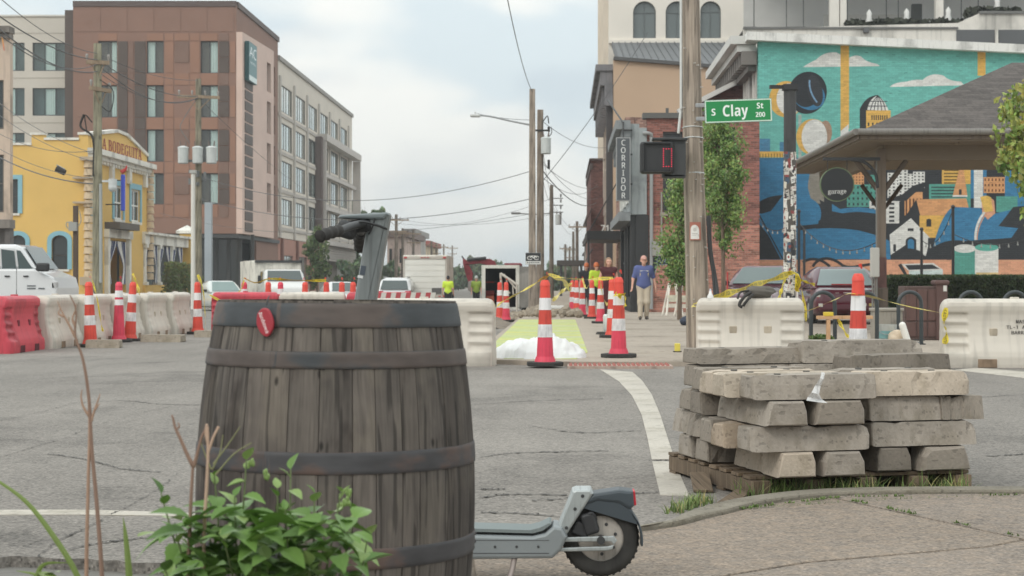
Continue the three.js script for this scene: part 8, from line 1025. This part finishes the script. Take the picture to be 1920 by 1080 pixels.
// ---------------------------------------------------------------- pallet stacked with concrete blocks
{
  const O = V(1.038, .062, -8.2), yaw = .26, U = V(Math.cos(yaw), 0, -Math.sin(yaw)), W = V(-Math.sin(yaw), 0, -Math.cos(yaw)), H = .123, r = mulberry(77);
  const pt = thing('wooden_pallet', 'broken grey brown pallet under the concrete blocks', 'pallet', [O.x, ROAD, O.z], yaw);
  const pb = (x, y, z, w, h, dd, ry = 0, n = 'deck_board', rz = 0) => { const g = new G(); g.rbox(x, y, z, w, h, dd, .004, ry, 0, rz); g.build(n, tint(palletWood, ...[.42 + r() * .3].flatMap(q => [q, q * .97, q * .93])), pt); };
  for (let i = 0; i < 8; i++) pb(.5, .106, -.2 - i * .165, 1.18, .018, .1, (r() - .5) * .03); for (const x of [-.04, .24, .52, .8, 1.04]) pb(x, .055, -.76, .09, .08, 1.3, 0, 'stringer'); for (let i = 0; i < 4; i++) pb(.5, .008, -.2 - i * .38, 1.18, .016, .1, 0, 'bottom_board'); pb(-.2, .02, -.08, .4, .014, .09, .9, 'broken_board', .1); pb(-.18, .04, -.6, .3, .014, .1, 1.3, 'broken_board', .2);
  const geos = [0, 1, 2, 3, 4, 5].map((k) => { const q = mulberry(100 + k), s = shape([[-.1, 0], [.1, 0], [.098 - .012 * q(), .07], [.084 - .012 * q(), H - .004], [-.084 + .012 * q(), H - .004], [-.098 + .012 * q(), .07]]), e = new THREE.ExtrudeGeometry(s, { depth: .6, bevelEnabled: true, bevelSize: .009, bevelThickness: .012 + .02 * q(), bevelSegments: 2, bevelOffset: -.009, steps: 14 }); e.translate(0, 0, -.3); const p = e.attributes.position; for (let i = 0; i < p.count; i++) { const x = p.getX(i), y = p.getY(i), z = p.getZ(i), n = (fbm3(x * 9 + k * 9, y * 9, z * 9, 2, 50 + k) - .5) * .014, c = Math.max(0, fbm3(x * 8 + k * 5, y * 8 + 3, z * 8, 2, 90 + k) - .64) * .2, l = Math.hypot(x, y - H / 2) + .001; p.setXYZ(i, x + x / l * n - Math.sign(x) * c * .6, y > .01 ? y + n * .4 - (y > H * .6 ? c * .5 : 0) : y, z * (1 - (Math.abs(z) > .27 ? Math.abs(n) * 1.2 : 0))); } e.computeVertexNormals(); const gg = new G().add(e); return gg.geo(); });
  const mats = [[1.12, 1.12, 1.13], [.9, .89, .88], [1.48, 1.42, 1.35], [.66, .65, .64], [1.38, 1.25, 1.12], [1.55, 1.51, 1.44]].map((c, i) => { const m = tint(blockMat, ...c); m.map = m.map.clone(); m.map.offset.set(i * .23, i * .41); m.bumpMap = m.bumpMap.clone(); m.bumpMap.offset.copy(m.map.offset); return m; });
  const groove = paint([.13, .125, .115], .95, null); let k = 0;
  const blk = (label, u, v, layer, along, len, tone, dy = 0, w = 1, rot = 0) => {    // centre in pallet axes; along: 1 lies across the front, 0 runs back
    const p = O.clone().addScaledVector(U, u).addScaledVector(W, v), b = thing('concrete_block', label, 'concrete block', [p.x, O.y + layer * (H + .002) + dy, p.z], yaw + (along ? Math.PI / 2 : 0) + rot + (r() - .5) * .07, 'concrete blocks stacked on the pallet');
    const m = mesh('body', geos[k++ % 6], mats[tone], b); m.scale.set(w, 1 + (r() - .5) * .04, len / .6);
    if (layer >= 3) { const g = new G(); for (const z of [-.16, .14]) g.cyl(V(0, H - .02, z * len / .6), V(0, H - .0015, z * len / .6), .017, .017, 14); g.each('bolt_hole', groove, b); } return b;
  };
  const FL = ' of the front left stack', BL = ' of the back left stack', FR = ' of the right stack', BR = ' of the back right stack';
  // front left: v 0 to .66
  blk('pale block end, left one in the bottom layer' + FL, .1, .31, 0, 0, .62, 2); blk('grey block end, right one in the bottom layer' + FL, .335, .31, 0, 0, .62, 0, 0, 1.15);
  blk('long grey block facing the camera in the second layer' + FL, .17, .1, 1, 1, .57, 0); blk('pinkish block in the middle of the second layer' + FL, .1, .32, 1, 1, .56, 4); blk('rear block in the second layer' + FL, .12, .54, 1, 1, .56, 1);
  blk('block showing its long left side in the third layer' + FL, .03, .31, 2, 0, .66, 0, 0, 1.1); blk('dark block end right of a gap in the third layer' + FL, .31, .31, 2, 0, .62, 1, 0, 1.35);
  blk('pale front block with torn plastic on it, top layer' + FL, .19, .09, 3, 1, .60, 0, 0, 1.05); blk('second block from the front in the top layer' + FL, .13, .3, 3, 1, .60, 5); blk('third block from the front in the top layer' + FL, .12, .52, 3, 1, .58, 2);
  // back left
  blk('front block in the bottom layer' + BL, .2, .84, 0, 1, .56, 1); blk('rear block in the bottom layer' + BL, .2, 1.1, 0, 1, .56, 0); blk('front block in the second layer' + BL, .0, .84, 1, 0, .34, 1, 0, 1.2); blk('rear block in the second layer' + BL, .02, 1.16, 1, 0, .3, 0, 0, 1.2); blk('front block in the third layer' + BL, .14, .82, 2, 1, .5, 3); blk('rear block in the third layer' + BL, .2, 1.1, 2, 1, .56, 1);
  blk('front block in the top layer' + BL, .16, .78, 3, 1, .56, 1); blk('rear block in the fourth layer' + BL, .26, 1.1, 3, 1, .6, 1, .0, 1.25); blk('dark topmost slab reaching left' + BL, .3, 1.12, 4, 1, .68, 1, 0, 1.2, .03).children.forEach(m => m.scale.y = .7);
  // right
  blk('shaded block end, left one in the bottom layer' + FR, .66, .44, 0, 0, .62, 3); blk('shaded block end, right one in the bottom layer' + FR, .93, .42, 0, 0, .62, 1, 0, 1.4);
  blk('long stained block facing the camera in the second layer' + FR, .83, .21, 1, 1, .54, 0); blk('block behind the stained one in the second layer' + FR, .83, .45, 1, 1, .58, 3);
  blk('long block on the left in the third layer' + FR, .755, .23, 2, 1, .40, 0); blk('short darker block on the right in the third layer' + FR, 1.045, .22, 2, 1, .22, 1); blk('rear block in the third layer' + FR, .82, .47, 2, 1, .58, 1);
  blk('clean pale front block in the top layer' + FR, .80, .23, 3, 1, .52, 2, 0, 1.1); blk('block behind the pale front block in the top layer' + FR, .79, .49, 3, 1, .56, 0, 0, 1.1);
  // back right
  blk('block in the second layer' + BR, .86, .92, 1, 1, .6, 1, 0, 1.6); blk('block in the bottom layer' + BR, .86, .92, 0, 1, .6, 3, 0, 1.6); blk('block in the third layer' + BR, .86, .92, 2, 1, .6, 1, 0, 1.6); blk('taller dark edged block in the fourth layer' + BR, .98, .8, 3, 1, .58, 3, 0, 1.2, .1).children[0].scale.y = 1.5; blk('pale block in the fourth layer' + BR, .74, 1.02, 3, 1, .5, 0, 0, 1.2); blk('wide topmost block' + BR, .9, 1.1, 4, 1, .7, 0, 0, 1.15, .04); 
  // wisp of torn plastic hanging over the front edge
  { const t = thing('torn_plastic', 'wisp of torn clear plastic hanging over the front block', 'plastic'), pos = [], n = 12, A = (px, py) => at(px, py, 8.08), L = [[1540, 697, 1546, 699], [1536, 708, 1543, 711], [1528, 722, 1538, 724], [1520, 735, 1534, 738], [1514, 744, 1540, 748], [1510, 750, 1550, 755]]; let q; for (let i = 0; i < L.length; i++) { const [a, b, c, e] = L[i], z = .01 + .02 * (i % 2), p = [A(a, b).add(V(0, 0, z)), A((a + c) / 2, (b + e) / 2).add(V(0, 0, z + .03 * (i % 2 ? 1 : -.3))), A(c, e).add(V(0, 0, z))]; if (q) for (const s of [0, 1]) for (const v of [q[s], q[s + 1], p[s + 1], q[s], p[s + 1], p[s]]) pos.push(v.x, v.y, v.z); q = p; } const g = new THREE.BufferGeometry(); g.setAttribute('position', new THREE.Float32BufferAttribute(pos, 3)); g.computeVertexNormals(); mesh('film', new G().add(g).geo(), new THREE.MeshPhysicalMaterial({ color: new THREE.Color(.8, .8, .8), roughness: .25, transmission: .4, thickness: 0, side: THREE.DoubleSide }), t); }
}
// ---------------------------------------------------------------- weeds and grass
function bladeGeo(list) {                            // tapered, bent blades: [x, y, z, length, lean, heading, width]
  const pos = [], col3 = []; for (const [x, y, z, L, lean, a, w, c] of list) { const n = 5; let q; for (let i = 0; i <= n; i++) { const s = i / n, bend = lean * s * s, px = x + Math.cos(a) * bend * L, pz = z + Math.sin(a) * bend * L, py = y + L * s * (1 - .35 * Math.abs(lean) * s), ww = w * (1 - s * .96) / 2, o = [-Math.sin(a) * ww, Math.cos(a) * ww], p = [[px + o[0] + ww * .6, py, pz + o[1]], [px - o[0] - ww * .6, py, pz - o[1]]]; if (q) for (const v of [q[0], q[1], p[1], q[0], p[1], p[0]]) { pos.push(...v); col3.push(c[0] * (.7 + .5 * s), c[1] * (.7 + .5 * s), c[2] * (.7 + .4 * s)); } q = p; } }
  const g = new THREE.BufferGeometry(); g.setAttribute('position', new THREE.Float32BufferAttribute(pos, 3)); g.setAttribute('color', new THREE.Float32BufferAttribute(col3, 3)); g.computeVertexNormals(); return new G().add(g).geo();
}
{
  const r = mulberry(55), L = [], gc = alb(122, 142, 84), dc = alb(92, 112, 62), sc = alb(166, 156, 110), tuft = (px, py, n, h, sp) => { const c = onRoad(px, py); for (let i = 0; i < n; i++) { const m = r(); L.push([c.x + (r() - .5) * sp, ROAD - .01, c.z + (r() - .5) * .09, h * (.35 + .75 * r()), (r() - .5) * 1.6, r() * 6.28, .005 + .005 * r(), m < .5 ? gc : m < .85 ? dc : sc]); } };
  for (let i = 0; i < 34; i++) tuft(1396 + i * 7.5 + r() * 5, 944 - 4 * sstep(0, 20, i) - r() * 12, 26, .14, .1); for (let i = 0; i < 12; i++) tuft(1655 + i * 11, 932 - r() * 5, 14, .08, .12); for (let i = 0; i < 8; i++) tuft(1690 + r() * 140, 930, 24, .14, .07); for (const [x, h, n] of [[1482, .15, 20], [1548, .13, 18], [1640, .14, 16], [1745, .15, 18], [1800, .15, 22], [1815, .12, 18]]) tuft(x, 936, n, h, .07); for (let i = 0; i < 12; i++) tuft(1262 + i * 6, 962 - i * 1.9, 22, .09, .08); for (let i = 0; i < 14; i++) tuft(1850 + i * 18, 930, 5, .05, .12);
  for (let i = 0; i < 60; i++) { const s = i / 60, p = onRoad(lerp(1310, 1900, s), lerp(958, 917, Math.pow(s, .5)), 0); for (let k = 0; k < 5; k++) L.push([p.x + (r() - .5) * .06, -.03, p.z + .14 + (r() - .5) * .02, .02 + .025 * r(), (r() - .5) * 2, r() * 6.28, .005, dc]); }
  tag(stuff(mesh('grass', bladeGeo(L), new THREE.MeshPhysicalMaterial({ vertexColors: true, roughness: .75, side: THREE.DoubleSide, transmission: .2, thickness: 0 }), null)), 'tufts of grass growing in the gutter along the near kerb', 'grass');
  const moss = []; for (const [x0, y0, x1, y1, n] of [[1600, 937, 1910, 1003, 240], [1320, 960, 1575, 930, 260], [1590, 929, 1915, 926, 160]]) for (let i = 0; i < n; i++) { const s = r(); if (fbm(s, .3, 8, 8, 3, n) < .45) continue; const p = onRoad(lerp(x0, x1, s), lerp(y0, y1, s), 0); moss.push([p.x + (r() - .5) * .025, -.006, p.z + (r() - .5) * .02, .008 + .012 * r(), (r() - .5) * 2, r() * 6.28, .007, dc]); }
  tag(stuff(mesh('moss', bladeGeo(moss), new THREE.MeshPhysicalMaterial({ vertexColors: true, roughness: .9, side: THREE.DoubleSide }), null)), 'thin line of moss in the pavement joints', 'moss');
}
{ // broad leaved weed in front of the barrel
  const t = thing('leafy_weed', 'bushy green weed with toothed leaves in front of the barrel', 'plant'), r = mulberry(7), st = paint(alb(104, 116, 78), .7, null), c = (a, b, d, k) => new THREE.MeshPhysicalMaterial({ color: new THREE.Color().setRGB(...alb(a, b, d)), roughness: .6, side: THREE.DoubleSide, transmission: .28, thickness: 0 }), mats = [c(88, 126, 48), c(108, 146, 58), c(74, 108, 42), c(136, 162, 92), c(98, 134, 56)];
  const leaf = (teeth, droop, fold) => { const n = 12, pos = [], W = (s) => .36 * Math.pow(Math.sin(Math.PI * Math.pow(s, .72)), .9) * (1 - .18 * s) * (1 + teeth * (((s * 6.2) % 1) - .4)); let q; for (let i = 0; i <= n; i++) { const s = i / n, y = -droop * s * s, w = i === n ? .004 : Math.max(.012, W(s)), p = [[-w, y + fold * w, s], [-w * .5, y + fold * w * .42, s + .01], [0, y, s + .015], [w * .5, y + fold * w * .42, s + .01], [w, y + fold * w, s]]; if (q) for (let k = 0; k < 4; k++) for (const v of [q[k], p[k], p[k + 1], q[k], p[k + 1], q[k + 1]]) pos.push(...v); q = p; } const g = new THREE.BufferGeometry(); g.setAttribute('position', new THREE.Float32BufferAttribute(pos, 3)); g.computeVertexNormals(); return new G().add(g).geo(); };
  const geos = [leaf(.16, .2, .35), leaf(.24, .42, .25), leaf(.12, .05, .5), leaf(.3, .3, .3)];
  const D = 3.3, base = V(gx(500, D), 0, -D), stems = [[462, 862, 0], [402, 892, .06], [545, 880, -.05], [520, 915, .1], [590, 925, 0], [640, 922, .08], [665, 965, -.04], [690, 1005, .05], [440, 930, .12], [380, 950, 0], [302, 925, .02], [330, 1000, .1], [480, 985, .16], [560, 990, .14], [610, 1010, .12], [420, 1010, .18], [500, 1050, .2], [360, 1060, .15], [580, 1060, .2], [310, 1070, .16], [640, 1050, .14], [460, 1030, .05], [535, 955, .18], [350, 1020, .05]];
  let count = 0; stems.forEach(([px, py, dz], si) => {
    const top = at(px, py, D - dz), b = base.clone().add(V((top.x - base.x) * .45 + (r() - .5) * .05, 0, -dz * .3)), mid = b.clone().lerp(top, .55).add(V((r() - .5) * .03, .03, 0)), c3 = new THREE.CatmullRomCurve3([b, mid, top]); const g = new G(); g.tube(c3.getPoints(14), (s) => .0042 * (1 - s * .65), 6); g.build('stem', st, t);
    const n = si < 10 ? 10 : 8; for (let i = 0; i < n; i++) { if (count > 285) return; count++; const s = 1 - Math.pow(i / n, 1.25) * .6, p = c3.getPoint(Math.min(1, s)), a = i * 2.4 + r() * .8 + si, size = (i < 2 ? .034 : lerp(.04, .076, Math.min(1, i / 5))) * (.55 + .7 * r()), pitch = i < 2 ? -1.0 : -.35 + .7 * r(), m = mesh('leaf', geos[(i + si) % 4], mats[i < 3 && r() < .6 ? 3 : r() * 5 | 0], t); m.position.copy(p); m.rotation.set(pitch, a, (r() - .5) * .5, 'YXZ'); m.scale.setScalar(size); }
  });
  { const L = new G(), cs = [alb(78, 112, 42), alb(104, 140, 56)]; for (let i = 0; i < 230; i++) { const p = at(340 + r() * 330, 985 + r() * 150 - 40 * r(), D + .02 - .26 * r()), k = r(), cl = [0, 1, 2].map(j => lerp(cs[0][j], cs[1][j], k)), g = geos[i % 4].clone(), n = g.attributes.position.count, ca = new Float32Array(n * 3); for (let j = 0; j < n; j++) ca.set(cl, j * 3); g.setAttribute('color', new THREE.BufferAttribute(ca, 3)); L.add(g, T4(p.x, p.y, p.z, r() * 6.28, -.6 + r(), (r() - .5) * .6, .035 + .045 * r())); } stuff(L.build('lower_leaves', leafM, t)); }
  const bud = new G(); for (const [px, py] of [[470, 868], [655, 925], [650, 940], [500, 890], [640, 950]]) for (let i = 0; i < 7; i++) { const p = at(px + (r() - .5) * 10, py + (r() - .5) * 12, D - .01); bud.sph(p.x, p.y, p.z, .0045, .8, 1.4, .8, 7); } bud.build('bud', mats[3], t);
}
{ // dry stalks and long grass blades on the left
  const D = 3.45, A = (px, py, z = 0) => at(px, py, D + z), dry = paint(alb(162, 132, 112), .8, 'streak', .1), dk = paint(alb(136, 110, 95), .8, 'streak', .1), s1 = thing('dry_stalk', 'tall dry brown stalk forking near its top, left of the barrel', 'plant');
  { const g = new G(); g.tube([A(162, 1180), A(162, 1070), A(165, 920), A(168, 800), A(166, 740)], (s) => .0046 * (1 - s * .5), 8, 24); g.build('stem', dry, s1); const k = new G(); k.tube([A(195, 1180), A(190, 1060), A(181, 940), A(172, 840), A(166, 740), A(155, 672), A(141, 628), A(143, 590), A(140, 572), A(131, 553)], (s) => .005 * (1 - s * .75), 8, 40); k.build('stem', dk, s1); const b = new G(), tw = (...p) => b.tube(p.map(q => A(...q)), (s) => .003 * (1 - s * .75), 6, 12); tw([141, 632], [128, 606], [118, 588], [112, 575], [108, 565]); tw([141, 612], [136, 598], [142, 580], [143, 570]); tw([171, 790], [177, 770], [184, 750], [188, 738]); tw([120, 594], [110, 588], [112, 580]); tw([167, 780], [156, 762], [152, 742], [154, 730]); tw([178, 768], [187, 756]); b.build('twig', dry, s1); }
  const s2 = thing('dry_stalk', 'shorter dry stalk with forked tips beside the barrel', 'plant'); { const D2 = 3.2, B = (px, py) => at(px, py, D2), g = new G(); g.tube([B(352, 1180), B(354, 1050), B(358, 940), B(362, 870)], (s) => .0045 * (1 - s * .4), 8, 18); g.build('stem', dk, s2); const k = new G(), tw = (w, ...p) => k.tube(p.map(q => B(...q)), (s) => w * (1 - s * .6), 6, 14); tw(.0042, [362, 874], [350, 850], [338, 822], [328, 800], [325, 786], [322, 778]); tw(.004, [363, 876], [370, 850], [378, 820], [388, 800]); tw(.0025, [329, 806], [336, 800], [334, 792]); k.build('twig', dk, s2); const q = new G(); q.tube([B(380, 1180), B(383, 1000), B(388, 900), B(390, 850), B(389, 800)], (s) => .0038 * (1 - s * .4), 8, 18); q.tube([B(390, 850), B(400, 820), B(410, 800)], .0026, 6, 8); q.tube([B(389, 830), B(386, 810), B(388, 795)], .0026, 6, 8); q.build('pale_stem', paint(alb(184, 156, 136), .8, 'streak', .1), s2); const f = new G(); for (const p of [[[398, 880], [412, 850], [418, 815]], [[404, 890], [440, 850], [472, 830]], [[400, 870], [430, 830], [450, 800]], [[396, 880], [384, 850], [376, 828]]]) f.tube(p.map(a => B(...a)), (s) => .0018 * (1 - s * .5), 5, 10); f.build('seed_twig', paint(alb(128, 128, 92), .8, null), s2); }
  const gr = thing('grass_clump', 'long green grass blades in the lower left corner', 'plant'), gm = new THREE.MeshPhysicalMaterial({ color: new THREE.Color().setRGB(...alb(118, 138, 70)), roughness: .6, side: THREE.DoubleSide, transmission: .25, thickness: 0 }); const blade = (pts, w, m = gm) => { const c = new THREE.CatmullRomCurve3(pts.map(p => A(...p))).getPoints(20), pos = []; let q; c.forEach((p, i) => { const s = i / 20, t = c[Math.min(20, i + 1)].clone().sub(c[Math.max(0, i - 1)]).normalize(), o = V(-t.y, t.x, .3).normalize().multiplyScalar(w * (1 - Math.pow(s, 2.2)) / 2 + .0004), e = [p.clone().add(o), p.clone().add(V(0, 0, w * .3 * (1 - s))), p.clone().sub(o)]; if (q) for (const k of [0, 1]) for (const v of [q[k], q[k + 1], e[k + 1], q[k], e[k + 1], e[k]]) pos.push(v.x, v.y, v.z); q = e; }); const g = new THREE.BufferGeometry(); g.setAttribute('position', new THREE.Float32BufferAttribute(pos, 3)); g.computeVertexNormals(); mesh('blade', new G().add(g).geo(), m, gr); };
  blade([[175, 1180], [145, 1080], [100, 1005], [48, 940], [-10, 898], [-40, 880]], .011); blade([[243, 1180], [242, 1080], [236, 1010], [231, 970]], .014); blade([[60, 1180], [66, 1100], [80, 1060], [130, 1055]], .012); blade([[100, 1180], [84, 1110], [70, 1080], [30, 1070]], .01); const lf = new G(); for (const [px, py, ry, s, rx] of [[258, 1006, 2.4, .05, -.3], [72, 1072, 1.2, .06, .2], [112, 1072, 4.2, .06, .1], [40, 1085, 2.8, .05, 0]]) { const n = 8, pos = []; let q; for (let i = 0; i <= n; i++) { const a = i / n, w = .3 * Math.sin(Math.PI * Math.pow(a, .8)) + .004, e = [[-w, .1 * w - .25 * a * a, a], [0, -.25 * a * a, a], [w, .1 * w - .25 * a * a, a]]; if (q) for (const k of [0, 1]) for (const v of [q[k], e[k], e[k + 1], q[k], e[k + 1], q[k + 1]]) pos.push(...v); q = e; } const g = new THREE.BufferGeometry(); g.setAttribute('position', new THREE.Float32BufferAttribute(pos, 3)); g.computeVertexNormals(); const c = A(px, py); lf.add(g, T4(c.x, c.y, c.z, ry, rx, 0, s)); } lf.build('low_leaf', gm, gr);
}
renderer.render(scene, camera);
